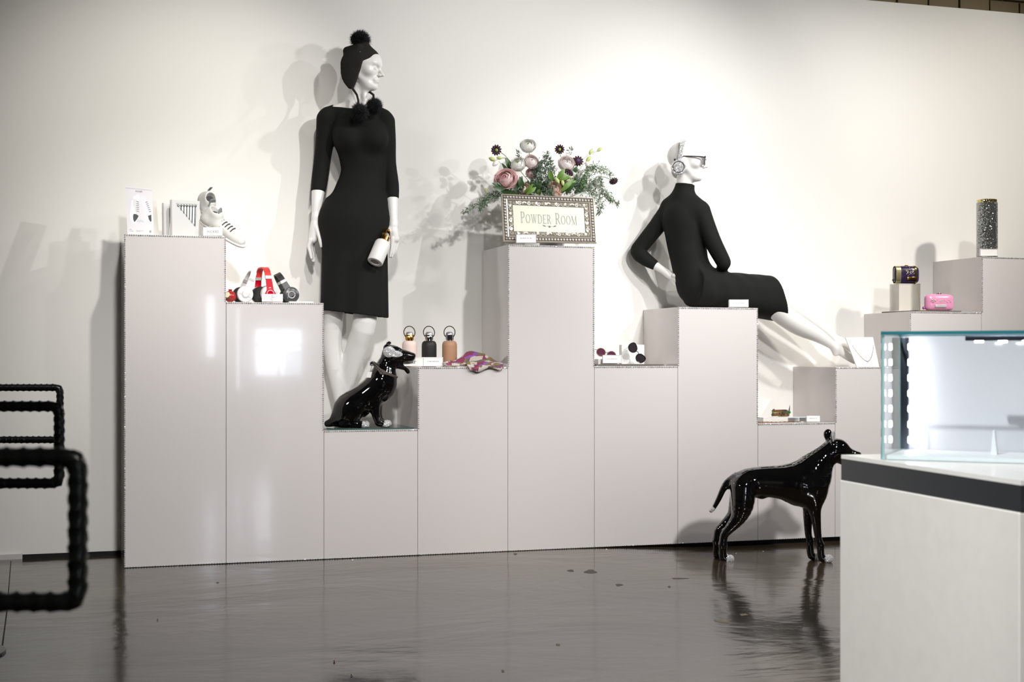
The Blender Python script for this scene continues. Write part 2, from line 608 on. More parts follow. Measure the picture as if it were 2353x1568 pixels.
XS0, XS1, YS0, YS1 = -3.6, 9.0, -11.0, 0.62
gx = [XS0, -1, 1, 2.1] + [2.15 + i * 0.125 for i in range(9)] + [4, 6, XS1]
v = []; f = []
for i, x in enumerate(gx):
    v += [(x, YS0, floor_z(x)), (x, YS1, floor_z(x))]
    if i: f.append((2 * i - 2, 2 * i, 2 * i + 1, 2 * i - 1))
fl = link_mesh('floor', v, f, floor_material(), angle=None)
tag(fl, 'polished dark grey-brown concrete floor', None, kind='structure')

# saw-cut joint, flecks of old paint and dark pits in the concrete
def floor_patch(name, pts, m, lift=0.0006):
    P = [on_floor(x, y, floor_z(on_floor(x, y)[0])) for x, y in pts]
    mb = MB(); mb.poly([p + UV * lift for p in P], -UV * 0.0005)
    return mb.build(name, m, fl, smooth=False)
jm = mat('joint_dark', C(30, 26, 22), 0.8)
floor_patch('floor_joint', [(24, 1290), (26, 1290), (18, 1400), (4, 1510), (0, 1510), (15, 1400)], jm)
pm = mat('paint_fleck', C(190, 176, 140), 0.6)
for c_ in ([(1640, 1424), (1655, 1427), (1668, 1428), (1676, 1432), (1660, 1433), (1642, 1428)], [(1700, 1412), (1714, 1411), (1720, 1414), (1704, 1416)], [(1278, 1480), (1287, 1481), (1286, 1485), (1277, 1484)], [(1152, 1541), (1158, 1540), (1159, 1546), (1153, 1546)]):
    floor_patch('paint_fleck', c_, pm)
pt = mat('dark_pit', C(48, 42, 35), 0.5)
for (cx, cy, rx, ry) in ((1357, 1314, 17, 4.5), (1312, 1312, 9, 2.5), (1422, 1345, 10, 2.5), (1538, 1349, 4, 2), (1184, 1274, 5, 2), (362, 1426, 2, 4), (500, 1340, 4, 1.5), (1560, 1330, 22, 1.2)):
    floor_patch('floor_pit', [(cx + rx * math.cos(a) * (0.8 + 0.3 * math.sin(3 * a + cx)), cy + ry * math.sin(a)) for a in np.linspace(0, 2 * math.pi, 13)[:-1]], pt)

wall_white = mat('white_wall_paint', C(239, 237, 232), 0.6, noise=0.01, scale=2.0)
# back wall: white partition, stops at z = 3.01 with brick behind
wb = MB(); wb.box(((XS0 + XS1) / 2, WALL_Y + 0.05, (WALL_TOP + 0.02) / 2), (XS1 - XS0, 0.1, WALL_TOP - 0.02))
tag(wb.build('wall_back', wall_white), 'tall white painted partition behind the stepped pedestals', None, kind='structure')
g = MB(); g.box(((XS0 + XS1) / 2, WALL_Y + 0.03, -0.005), (XS1 - XS0, 0.05, 0.05))  # black box paints the shade in the gap below the partition
tag(g.build('wall_gap_shade', mat('black_gap_shade', (0.006, 0.006, 0.006, 1), 0.8)), 'black strip painting the shade of the gap under the white partition', None, kind='structure')
bp_ = MB(); bp_.box((-0.95, WALL_Y - 0.008, 0.012), (1.0, 0.014, 0.024))
tag(bp_.build('baseboard_left', mat('pale_trim', C(205, 203, 198), 0.4)), 'short pale skirting strip at the foot of the partition', None, kind='structure')

brick_wall = MB(); brick_wall.box((4.6, 0.72, 2.2), (8.8, 0.1, 4.4))
bw = brick_wall.build('wall_brick', mat('mortar', C(84, 74, 54), 0.9))
tag(bw, 'olive brown painted brick wall above the white partition', None, kind='structure')
bk = MB(); bk.box((0, 0, 0), (0.206, 0.03, 0.078), bevel=0.006)
bm_brick = mat('olive_brick', C(134, 120, 90), 0.75, noise=0.12, scale=9, bump=0.3, bscale=60)
first = None
for r in range(9):
    for c_ in range(22):
        x = 2.4 + c_ * 0.216 + (0.108 if r % 2 else 0) ; z = 2.92 + r * 0.088
        if first is None:
            first = bk.build('brick', bm_brick, bw)
            o = first
        else:
            o = first.copy(); col.objects.link(o); o.parent = bw
        o.location = (x, 0.664 + random.uniform(-0.004, 0.003), z)

ceil_m = mat('dark_ceiling', C(120, 116, 110), 0.8)
cl = MB(); cl.box(((XS0 + XS1) / 2, (YS0 + YS1) / 2, 4.35), (XS1 - XS0 + 0.4, YS1 - YS0 + 0.8, 0.1))
tag(cl.build('ceiling', ceil_m), 'plain dark ceiling of the shop', None, kind='structure')
side_m = mat('shop_wall_paint', C(196, 192, 186), 0.7, noise=0.02)
for nm, x, lb in (('wall_left', XS0 - 0.05, 'plain side wall left of the pedestals'), ('wall_right', XS1 + 0.05, 'plain side wall right of the pedestals')):
    q = MB(); q.box((x, (YS0 + YS1) / 2, 2.15), (0.1, YS1 - YS0 + 0.4, 4.3))
    tag(q.build(nm, side_m), lb, None, kind='structure')
# front wall (behind the camera) with the bright windows that the glossy pedestals mirror
wins = [(1.35, 1.50, 0.95, 1.75), (1.72, 1.80, 0.55, 1.6), (1.95, 2.58, 0.72, 1.34)]
fw = MB()
yw = YS0 - 0.05
xs = [XS0 - 0.1] + [q for w in wins for q in w[:2]] + [XS1 + 0.1]
for i in range(len(xs) - 1):
    a, b_ = xs[i], xs[i + 1]
    if i % 2 == 0:
        fw.box(((a + b_) / 2, yw, 2.15), (b_ - a, 0.1, 4.3))
    else:
        w = wins[i // 2]
        fw.box(((a + b_) / 2, yw, w[2] / 2), (b_ - a, 0.1, w[2]))
        fw.box(((a + b_) / 2, yw, (4.3 + w[3]) / 2), (b_ - a, 0.1, 4.3 - w[3]))
tag(fw.build('wall_front', side_m), 'wall with small windows behind the camera', None, kind='structure')
day = emit_mat('daylight_pane', (0.78, 0.86, 1.0, 1), 16.0)
for i, w in enumerate(wins):
    fr = MB(); t = 0.022
    for (x0, x1, z0, z1) in ((w[0], w[1], w[2], w[2] + t), (w[0], w[1], w[3] - t, w[3]), (w[0], w[0] + t, w[2], w[3]), (w[1] - t, w[1], w[2], w[3])):
        fr.box(((x0 + x1) / 2, yw, (z0 + z1) / 2), (x1 - x0, 0.06, z1 - z0))
    if i == 2:
        fr.box(((w[0] + w[1]) / 2, yw, (w[2] + w[3]) / 2), (0.03, 0.05, w[3] - w[2])); fr.box(((w[0] + w[1]) / 2, yw, w[2] + 0.4), (w[1] - w[0], 0.05, 0.025))
    wo = fr.build('window_%d' % (i + 1), mat('window_frame', C(60, 60, 62), 0.4))
    tag(wo, ('slim', 'narrow tall', 'four-paned')[i] + ' daylight window behind the camera', None, kind='structure')
    pn = MB(); pn.box(((w[0] + w[1]) / 2, yw - 0.02, (w[2] + w[3]) / 2), (w[1] - w[0], 0.008, w[3] - w[2]))
    pn.build('pane', day, wo)

# ------------------------------------------------------------------ stepped pedestals
tops_px = [(285, 538), (519, 694), (743, 990), (961, 844), (1167, 562), (1366, 842), (1560, 706), (1741, 974), (1918, 844), (2090, 716), (2257, 590)]
HT = []
for i, (px, py) in enumerate(tops_px):
    HT.append(round(float(at(px, py, 0.0)[2]), 4))
ped_label = [
    'tallest left-hand pedestal, under the sneakers and lace boxes',
    'second pedestal from the left, under the three headphones',
    'low pedestal under the seated black dog and standing mannequin',
    'pedestal under the three water bottles and the scarf',
    'tall pedestal under the framed sign and the flowers',
    'pedestal under the two pairs of sunglasses',
    'pedestal that the sitting mannequin sits on',
    'lowest pedestal at right, under the bracelet',
    'pedestal under the necklace display and mannequin feet',
    'pedestal under the pink and the purple clutch',
    'pedestal at the right picture edge under the crystal canister']
lam = mat('gloss_white_laminate', C(220, 214, 212), 0.09, noise=0.012, scale=1.2, coat=0.35, spec=0.5)
gem_m = crystal_mat('rhinestone', (0.85, 0.86, 0.9, 1), 160.0, 0.5, 0.9, 0.6)
toe_m = mat('black_toe_kick', (0.004, 0.004, 0.004, 1), 0.6)


def gems_line(mb, a, b, step=0.0098, r=0.0034):
    a = np.asarray(a, float); b = np.asarray(b, float); L = np.linalg.norm(b - a); n_ = max(2, int(L / step))
    for k in range(n_ + 1):
        p = a + (b - a) * k / n_
        B = rotm((0, 1, 0), random.uniform(-0.5, 0.5)) @ rotm((1, 0, 0), math.pi / 2 + random.uniform(-0.5, 0.5))
        mb.gem(p, r * random.uniform(0.85, 1.1), B.T)


PED = []
for i in range(11):
    x0 = i * PW; x1 = x0 + PW; h = HT[i]
    t = thing('display_pedestal', 'glossy white ' + ped_label[i], 'pedestal', ((x0 + x1) / 2, PW / 2, floor_z((x0 + x1) / 2)), 'glossy white stepped display pedestals')
    b = MB(); b.box(((x0 + x1) / 2, PW / 2, h / 2 + 0.001), (PW - 0.0016, PW - 0.002, h - 0.002), bevel=0.0012)
    b.build('body', lam, t, smooth=False)
    k = MB(); k.box(((x0 + x1) / 2, PW / 2 + 0.02, (floor_z(x0 + PW / 2)) / 2 - 0.002), (PW - 0.002, PW - 0.04, abs(floor_z(x0 + PW / 2)) + 0.012))
    k.build('toe_kick', toe_m, t)
    gm = MB(); e = 0.004; y = -0.0025
    gems_line(gm, (x0 + e, y, h - e), (x1 - e, y, h - e))
    hl = 0 if i == 0 else HT[i - 1]
    hr = h if i == 10 else HT[i + 1]
    if hl < h: gems_line(gm, (x0 + e, y, max(hl, 0.0) + e), (x0 + e, y, h - e))
    if hr < h: gems_line(gm, (x1 - e, y, hr + e), (x1 - e, y, h - e))
    gems_line(gm, (x0 + e, y, 0.004), (x1 - e, y, 0.004), 0.012, 0.003)
    gm.build('crystal_trim', gem_m, t, smooth=False, kind='stuff')
    PED.append(t)

# ------------------------------------------------------------------ counter with glass case (foreground right)
EA = nrm(RV * ((400 - U0) / F_PX) + FV)        # along the visible side, away from the camera
EB = np.array([EA[1], -EA[0], 0.0])            # to the right
ZC = 3.0
c0 = W(1930, V0, ZC); c0[2] = 0
top_z = CAM[2] - 222 * ZC / F_PX
sl_t = 58 * ZC / F_PX
Lc, Wc = 0.655, 0.92
ct = thing('display_counter', 'white cabinet with a dark-edged top in the right foreground', 'counter', c0 + EA * (-Lc / 2) + EB * Wc / 2)
Bc = np.array([EA, EB, UV])
q = MB(); q.box(c0 - EA * Lc / 2 + EB * Wc / 2 + UV * (top_z - sl_t + 0.0) / 2, (Lc, Wc, top_z - sl_t), Bc, bevel=0.002)
q.build('cabinet', mat('cabinet_white', C(222, 221, 216), 0.35), ct, smooth=False)
s0 = c0 + EB * 0.003 + UV * (top_z - sl_t)
cut = 0.03
out = [s0, s0 - EA * (Lc + 0.0), s0 - EA * Lc + EB * Wc, s0 + EB * Wc]
q = MB(); q.poly(out, UV * (sl_t - 0.008))
q.build('slab', mat('dark_polished_edge', C(58, 60, 64), 0.12, metal=0.35, noise=0.05, coat=0.3), ct)
q = MB(); q.poly([p + UV * (sl_t - 0.008) for p in out], UV * 0.008)
q.build('top', mat('pale_counter_top', C(222, 222, 218), 0.2), ct)

# glass case
zA, zB = 2.85, 3.05
A = W(2024, V0, zA); Bp = W(2066, V0, zB)
A[2] = Bp[2] = top_z + 0.001
gl_h = (CAM[2] + 61.5 * zA / F_PX) - A[2]
EL = nrm(Bp - A); ER = np.array([EL[1], -EL[0], 0.0])
cd_ = float(np.linalg.norm(Bp - A)); cw = 0.52
case = thing('glass_display_case', 'frameless glass display case with bright white strip lights on the counter', 'display case', (A + Bp) / 2 + ER * cw / 2)
pane_m = glass_mat('case_pane', (0.965, 0.99, 0.99), 0.4)
edge_m = mat('teal_glass_edge', C(44, 116, 126), 0.15, noise=0.1, Transmission_Weight=0.3)
edge_p = mat('pale_glass_edge', C(190, 226, 230), 0.15, noise=0.05, Transmission_Weight=0.4)
gt = 0.0065


def pane(name, o, u, w, nvec, edge, mi_edge_all=True):
    """sheet spanned by u, w from corner o, thickness along nvec"""
    mb = MB(); P = [o, o + u, o + u + w, o + w]
    vs = P + [p + nvec for p in P]
    mb.add(vs, [(0, 1, 2, 3), (7, 6, 5, 4)], 0)
    mb.add(vs, [(0, 4, 5, 1), (1, 5, 6, 2), (2, 6, 7, 3), (3, 7, 4, 0)], 1)
    return mb.build(name, [pane_m, edge], case, smooth=False)


pane('front_pane', A, ER * cw, UV * (gl_h - gt), EL * gt, edge_p)
pane('side_pane', A + EL * gt, EL * (cd_ - gt), UV * (gl_h - gt), ER * gt, edge_p)
pane('side_pane', A + EL * gt + ER * (cw - gt), EL * (cd_ - gt), UV * (gl_h - gt), ER * gt, edge_p)
pane('top_pane', A + UV * (gl_h - gt), ER * cw, EL * cd_, UV * gt, edge_m)
bpn = MB(); bpn.box(A + EL * (cd_ + 0.004) + ER * cw / 2 + UV * gl_h / 2, (cw, 0.006, gl_h), np.array([ER, EL, UV]))
bpn.build('back_panel', mat('frosted_back_panel', C(222, 219, 226), 0.1, noise=0.04, scale=12, coat=0.6), case)
bs = MB(); bs.box(A + EL * cd_ / 2 + ER * cw / 2 + UV * 0.004, (cw - 0.02, cd_ - 0.02, 0.008), np.array([ER, EL, UV]))
bs.build('base_board', mat('white_base_board', C(245, 246, 250), 0.4), case)
led = emit_mat('led_light', (0.97, 0.97, 1.0, 1), 26.0)
led_top = emit_mat('led_strip_light', (0.97, 0.965, 1.0, 1), 26.0)
po = A + EL * (cd_ - 0.022) + ER * (gt + 0.009)
q = MB(); q.box(po + UV * (gl_h / 2), (0.017, 0.012, gl_h - 0.02), np.array([ER, EL, UV]), bevel=0.001)
post = q.build('light_strip', mat('grey_aluminium', C(92, 96, 108), 0.3, metal=0.9), case)
for k in range(7):
    q = MB(); q.box(po + ER * 0.011 - EL * 0.002 + UV * (0.03 + k * (gl_h - 0.06) / 6), (0.007, 0.012, 0.014), np.array([ER, EL, UV]), bevel=0.002)
    q.build('diode', led, post)
q = MB(); q.box(A + EL * 0.03 + ER * (cw * 0.62) + UV * (gl_h - gt - 0.008), (cw * 0.62, 0.012, 0.01), np.array([ER, EL, UV]), bevel=0.001)
tl = q.build('light_strip', MATS['grey_aluminium'], case)
for k in range(7):
    q = MB(); q.box(A + EL * 0.03 + ER * (cw * 0.36 + k * cw * 0.086) + UV * (gl_h - gt - 0.015), (0.016, 0.008, 0.004), np.array([ER, EL, UV]))
    q.build('diode', led_top, tl)
# small white stand inside the case
q = MB(); b0 = A + EL * 0.12 + ER * 0.2 + UV * 0.008
q.poly([b0, b0 + ER * 0.012, b0 + ER * 0.007 + UV * 0.05, b0 + ER * 0.004 + UV * 0.05], EL * 0.03)
solo(q, 'jewellery_cone', MATS['white_base_board'], 'slim white ring cone standing inside the glass display case', 'stand', b0)

# ------------------------------------------------------------------ reinforcing-bar stools (foreground left)
rebar_m = mat('black_rebar', C(34, 36, 36), 0.3, metal=0.2, noise=0.15, scale=40, spec=0.6)


def rebar(mb, pts, r, pitch=0.0185, n=12):
    P = [np.asarray(p, float) for p in pts]
    path = []
    for a, b in zip(P[:-1], P[1:]):
        m_ = max(2, int(np.linalg.norm(b - a) / (pitch / 5)))
        path += [a + (b - a) * k / m_ for k in range(m_)]
    path.append(P[-1])
    N = len(path); up = None; vs = []; fs = []; s = 0
    for i in range(N):
        t = nrm(path[min(i + 1, N - 1)] - path[max(i - 1, 0)])
        if i: s += np.linalg.norm(path[i] - path[i - 1])
        if up is None: up = nrm(np.cross(t, FV))
        up = nrm(up - t * np.dot(up, t)); w = np.cross(t, up)
        for k in range(n):
            a = 2 * math.pi * k / n
            ph = (s / pitch + 0.55 * math.sin(a)) % 1.0
            rr = r * (0.84 + 0.19 * max(0, 1 - abs(ph - 0.5) / 0.26))
            vs.append(path[i] + rr * (math.cos(a) * up + math.sin(a) * w))
    for i in range(N - 1):
        for k in range(n):
            fs.append((i * n + k, i * n + (k + 1) % n, (i + 1) * n + (k + 1) % n, (i + 1) * n + k))
    fs.append(tuple(range(n))[::-1]); fs.append(tuple((N - 1) * n + k for k in range(n)))
    mb.add(vs, fs)


def corner(P, Q, S_, r):
    """rounded corner points at Q"""
    a = Q + nrm(P - Q) * r; b = Q + nrm(S_ - Q) * r
    return [a, a * 0.3 + b * 0.2 + Q * 0.5 if False else (a + b) / 2 * 0.42 + Q * 0.58, b]


def stool(px_r, py_t, py_b, zr, bar, label):
    s = zr / F_PX; r = bar / 2 * s
    TR = W(px_r, py_t, zr); BR = W(px_r, py_b, zr)
    wid = 0.72
    TL = TR - RV * wid; BL = BR - RV * wid
    cen = (TR + TL) / 2 + FV * 0.05; base = np.array([cen[0], cen[1], 0.0])
    t = thing('rebar_stool', label, 'stool', base, 'black reinforcing-bar stools')
    fr = MB(); cr_ = r * 1.3
    ring = [TL + (TR - TL) * 0.02]
    rebar(fr, corner(BL, TL, TR, cr_)[1:] + corner(TL, TR, BR, cr_), r)
    rebar(fr, corner(TL, TR, BR, cr_)[1:] + corner(TR, BR, BL, cr_), r)
    rebar(fr, corner(TR, BR, BL, cr_)[1:] + corner(BR, BL, TL, cr_), r)
    rebar(fr, corner(BR, BL, TL, cr_)[1:] + corner(BL, TL, TR, cr_), r)
    fr.build('backrest', rebar_m, t)
    zs = BR[2] - 0.05
    q = MB(); q.lathe([(0.02, zs - 0.03), (0.12, zs - 0.028), (0.125, zs - 0.015), (0.125, zs), (0.115, zs + 0.006), (0, zs + 0.008)], base)
    q.build('seat', mat('black_seat', C(24, 24, 25), 0.5), t)
    q = MB(); rebar(q, [base + UV * 0.02, base + UV * (zs - 0.02)], r * 1.2); q.build('column', rebar_m, t)
    q = MB(); q.lathe([(0.16, 0.0), (0.16, 0.008), (0.03, 0.02), (0.0, 0.02)], base); q.build('foot_plate', rebar_m, t)
    for sg in (-1, 1):
        q = MB(); e = (BR + BL) / 2 + RV * sg * 0.06
        rebar(q, [e, np.array([e[0], e[1], zs - 0.02]) + FV * 0.03, base + RV * sg * 0.05 + UV * (zs - 0.02)], r * 0.8)
        q.build('bracket', rebar_m, t)


stool(179, 1051, 1384, 1.55, 50, 'nearest and largest, blurred black twisted-bar stool at left')
stool(136, 934, 1111, 2.98, 27, 'middle black twisted-bar stool at left, behind the nearest one')
stool(138, 891, 1011, 4.47, 18, 'farthest and smallest black twisted-bar stool at left')

# ------------------------------------------------------------------ mannequins
skin_m = mat('white_mannequin_gloss', C(238, 236, 233), 0.32, noise=0.01, scale=3)
dress_m = mat('black_jersey', C(21, 22, 21), 0.85, noise=0.25, scale=400, bump=0.25, bscale=900, spec=0.25)
knit_m = mat('black_knit', C(46, 44, 42), 0.95, noise=0.35, scale=160, bump=1.0, bscale=330, spec=0.15)
fur_m = mat('black_fur', C(26, 28, 32), 0.6, noise=0.3, scale=60, spec=0.4)


def head_frame(o, fwd, pitch):
    """rows: forward, left, up of a head looking along fwd, nodding down by pitch"""
    f_ = nrm([fwd[0], fwd[1], 0]); l = np.cross(UV, f_)
    R = rotm(l, pitch)
    return np.asarray(o, float), np.array([R @ f_, l, R @ UV])


def add_head(s, o, B, sc=0.01, ears=False):
    def p(x, y, z): return o + sc * (x * B[0] + y * B[1] + z * B[2])
    c = sc
    s.el(p(-1.1, 0, 2.7), np.array([9.3, 7.2, 7.9]) * c, B, k=0.02)
    s.rc(p(2.6, 0, 1.5), p(4.3, 0, -6.8), 6.2 * c, 3.7 * c, k=0.03)
    for y in (-1, 1):
        s.rc(p(-0.8, y * 5.0, -3.4), p(5.2, y * 1.9, -8.3), 1.7 * c, 1.5 * c, k=0.025)
        s.el(p(4.6, y * 4.5, -1.6), np.array([2.4, 1.8, 1.9]) * c, B, k=0.022)
    s.el(p(7.2, 0, -8.6), np.array([1.9, 2.0, 1.7]) * c, B, k=0.016)
    s.el(p(5.9, 0, 3.6), np.array([2.3, 4.4, 3.2]) * c, B, k=0.03)
    # eye sockets, closed lids
    for y in (-1, 1):
        s.el(p(9.5, y * 3.2, 0.6), np.array([2.9, 1.9, 1.35]) * c, B, k=0.012, op='s')
    for y in (-1, 1):
        s.el(p(6.7, y * 3.1, 0.5), np.array([1.35, 1.5, 1.1]) * c, B, k=0.006)
        s.chain([(p(8.05, y * 1.9, 0.15), 0.18 * c), (p(8.05, y * 3.0, -0.3), 0.24 * c), (p(7.2, y * 4.4, 0.0), 0.2 * c)], k=0.003)
        s.rc(p(8.35, y * 1.3, 2.25), p(7.3, y * 4.2, 2.6), 0.55 * c, 0.45 * c, k=0.016)
    # nose
    s.rc(p(8.0, 0, 1.9), p(10.6, 0, -2.2), 0.6 * c, 0.8 * c, k=0.010)
    s.el(p(11.0, 0, -2.5), np.array([0.8, 0.8, 0.7]) * c, B, k=0.006)
    for y in (-1, 1):
        s.el(p(9.5, y * 1.05, -2.8), np.array([0.95, 0.6, 0.62]) * c, B, k=0.006)
        s.el(p(10.0, y * 0.55, -3.45), np.array([0.5, 0.28, 0.3]) * c, B, k=0.003, op='s')
    # mouth
    s.el(p(8.0, 0, -5.3), np.array([1.2, 2.6, 1.7]) * c, B, k=0.014)
    s.chain([(p(8.3, -2.2, -5.35), 0.22 * c), (p(9.3, -0.7, -4.85), 0.42 * c), (p(9.35, 0, -4.95), 0.38 * c), (p(9.3, 0.7, -4.85), 0.42 * c), (p(8.3, 2.2, -5.35), 0.22 * c)], k=0.004)
    s.chain([(p(8.25, -1.8, -5.75), 0.25 * c), (p(9.05, 0, -6.05), 0.6 * c), (p(8.25, 1.8, -5.75), 0.25 * c)], k=0.004)
    s.chain([(p(8.7, -2.1, -5.45), 0.12 * c), (p(9.75, 0, -5.42), 0.16 * c), (p(8.7, 2.1, -5.45), 0.12 * c)], k=0.003, op='s')
    if ears:
        for y in (-1, 1):
            s.el(p(-1.6, y * 7.2, -0.6), np.array([1.7, 0.7, 3.0]) * c, B, k=0.008)
    return p


def finger(s, pts, k=0.004):
    s.chain(pts, k=k)


# ---- standing mannequin
ZS = 6.965
q = PF(ZS); S = q.s
hp = q(833, 157, 0)
ho, HB = head_frame(hp, RV * 0.975 - FV * 0.22, math.radians(8))
body = SDF()


def st_torso(s, e=0.0):
    k = 0.05
    s.el(q(824, 304, 6), (60 * S + e, 44 * S + e, 62 * S + e), np.array([RV, FV, UV]), k=k)
    s.el(q(833, 350, 10), (49 * S + e, 37 * S + e, 55 * S + e), np.array([RV, FV, UV]), k=k)
    s.el(q(836, 394, 10), (47 * S + e, 34 * S + e, 62 * S + e), np.array([RV, FV, UV]), k=k)
    s.el(q(825, 452, 8), (57 * S + e, 42 * S + e, 58 * S + e), np.array([RV, FV, UV]), k=k)
    s.el(q(814, 510, 6), (73 * S + e, 51 * S + e, 66 * S + e), np.array([RV, FV, UV]), k=k)
    for x, y, d in ((800, 316, -22), (862, 318, -20)):
        s.el(q(x, y, d), (27 * S + e, 25 * S + e, 26 * S + e), np.array([RV, FV, UV]), k=0.05)
    s.rc(q(808, 244, 8), q(756, 264, 9), 15 * S + e, 17 * S + e, k=0.03)
    s.rc(q(832, 246, 8), q(880, 268, 9), 15 * S + e, 16 * S + e, k=0.03)


def st_arms(s, e=0.0, full=True):
    k = 0.018
    L = [(q(750, 274, 6), 21 * S), (q(747, 320, 12), 19.5 * S), (q(741, 365, 15), 17.5 * S), (q(735, 412, 14), 17 * S), (q(731, 440, 8), 15 * S)]
    R = [(q(886, 280, 6), 20 * S), (q(891, 325, 14), 17 * S), (q(893, 375, 18), 15.5 * S), (q(900, 425, 15), 15 * S), (q(901, 455, 8), 13.8 * S)]
    if full:
        L += [(q(728.5, 470, 2), 12.6 * S), (q(725.5, 499, -3), 9.2 * S)]
        R += [(q(902.5, 480, 3), 11.8 * S), (q(904, 516, -3), 9.8 * S)]
    for A_ in (L, R):
        s.chain([(p, r + e) for p, r in A_], k=k)


st_torso(body); st_arms(body)
body.rc(q(821, 196, 4), q(813, 250, 8), 17.5 * S, 19 * S, k=0.03)
body.chain([(q(838, 205, -6), 6 * S), (q(838, 240, -12), 5 * S)], k=0.025)
hpnt = add_head(body, ho, HB)
# legs
body.chain([(q(788, 525, 6), 34 * S), (q(775, 640, 6), 28 * S), (q(766, 735, 2), 23 * S), (q(763, 790, 10), 22.5 * S), (q(770, 860, 14), 18 * S), (q(780, 935, 16), 11 * S), (q(781, 960, 16), 11.5 * S)], k=0.03)
body.chain([(q(842, 525, 8), 34 * S), (q(842, 640, 0), 29 * S), (q(838, 738, -8), 27 * S), (q(822, 790, 4), 25 * S), (q(802, 860, 18), 18.5 * S), (q(786, 935, 34), 11 * S), (q(784, 958, 34), 11.5 * S)], k=0.03)
zf = HT[2] + 0.0086
for (x, d) in ((781, 16), (784, 36)):
    a = q(x, 960, d); hgt = a[2]
    tip = a + RV * 0.075 - FV * 0.03; tip[2] = zf + 0.012
    ball_ = a + RV * 0.035 - FV * 0.015; ball_[2] = zf + 0.03
    heel = a - RV * 0.012; heel[2] = zf + 0.018
    body.chain([(a, 12 * S), (ball_, 0.026), (tip, 0.0115)], k=0.02)
    body.rc(a, heel, 11 * S, 0.018, k=0.015)
# hanging hand (image left)
fl = (nrm(RV * 0.95 + FV * 0.3), 0.62)
body.chain([(q(725.5, 499, -3), 9 * S), (q(724, 520, -3), 11.5 * S), (q(719, 549, -2), 11 * S)], k=0.012)
for (d0, lst) in ((-9, ((714, 552), (710, 566), (713, 581), (716, 594))), (-3, ((716, 553), (713, 568), (716, 586), (719.5, 600))), (4, ((718, 553), (716, 568), (719, 585), (722, 600))), (10, ((720, 551), (719, 563), (721, 577), (722.5, 588)))):
    finger(body, [(q(x, y, d0), r * S) for (x, y), r in zip(lst, (5.2, 4.3, 3.7, 2.8))])
body.chain([(q(728, 522, -9), 6 * S), (q(733, 541, -14), 5 * S), (q(736.5, 556, -15), 4.3 * S), (q(738, 567, -14), 3 * S)], k=0.006)
# hand holding the bottle (image right)
body.chain([(q(904, 514, -3), 9.5 * S), (q(904, 532, -4), 11.5 * S), (q(907, 549, -3), 10.5 * S)], k=0.012)
for (d0, lst) in ((-11, ((902, 548), (901, 562), (899, 577), (896, 590))), (-4, ((907, 551), (906, 565), (904, 579), (900, 591))), (3, ((912, 551), (911, 563), (909, 575), (905, 585))), (9, ((913, 549), (913, 560), (911, 569), (908, 578)))):
    finger(body, [(q(x, y, d0), r * S) for (x, y), r in zip(lst, (5.2, 4.4, 3.8, 2.8))])
body.chain([(q(896, 526, -8), 6 * S), (q(890.5, 541, -14), 5 * S), (q(890, 551, -18), 4.3 * S), (q(893, 559, -21), 3.2 * S)], k=0.006)
# joint seam ring at the wrist
stand_loc = np.array([float(q(783, 960, 20)[0]), float(q(783, 960, 20)[1]), HT[2] + 0.0086])
man1 = thing('mannequin', 'white female mannequin standing in a black dress and pompom hat', 'mannequin', stand_loc)
lo, hi = bounds([q(700, 95, -70), q(930, 995, 80), q(700, 995, 80), q(930, 95, -70)], 0.01)
sculpt('body', body, lo, hi, 0.0034, skin_m, man1)
# wrist seam
sm = MB()
for (c_, r_, up_) in ((q(726, 497, -3), 9.35 * S, nrm(q(725.5, 499, -3) - q(728.5, 470, 2))),):
    u = nrm(np.cross(up_, FV)); w = np.cross(up_, u)
    sm.tube([c_ + r_ * (math.cos(t) * u + math.sin(t) * w) for t in np.linspace(0, 2 * math.pi, 25)[:-1]], 0.0006, 5, True)
sm.build('wrist_joint', mat('grey_seam', C(150, 148, 145), 0.5), man1)

# dress: fitted top, flared skirt, open at the hem
dress = SDF()
st_torso(dress, 0.0045)
ax_t = q(815, 500, 6); ax_b = q(812, 722, 2)


def skirt(off):
    zt, zb = ax_t[2], ax_b[2]
    def f_(P):
        t = np.clip((zt - P[:, 2]) / (zt - zb), -0.3, 1.3)
        c = ax_t + np.outer(t, ax_b - ax_t)
        x = (P - c) @ RV; y = (P - c) @ FV
        sh = 1 + 1.25 * np.minimum(t, 0)
        a = (74.5 + 2.5 * t) * S * sh + off; b = (51 + 6 * t) * S * sh + off
        an = np.arctan2(y / b, x / a)
        fold = np.clip(t, 0, 1) * S * (1.7 * np.sin(an * 9 + 0.6) + 1.3 * np.sin(an * 5 + t * 1.2))
        d = (np.sqrt((x / a) ** 2 + (y / b) ** 2) - 1) * b - fold
        return np.maximum(d * 0.9, np.maximum(P[:, 2] - zt - 0.08, -(P[:, 2] - zb + 0.06)))
    return f_


dress.fn(skirt(0.0), k=0.07)
dress.fn(lambda P: np.maximum(skirt(-0.011)(P), P[:, 2] - ax_b[2] - 0.12), k=0.002, op='s')
st_arms(dress, 0.004, False)
# hem plane, lower towards the right
hl_, hr_ = q(735, 713, 0), q(889, 731, 0)
hn = nrm(np.cross(hr_ - hl_, FV)); hn = hn if hn[2] < 0 else -hn
dress.fn(lambda P: np.maximum((P - hl_) @ hn, -0.5 + 0 * P[:, 0]), k=0.003, op='i')
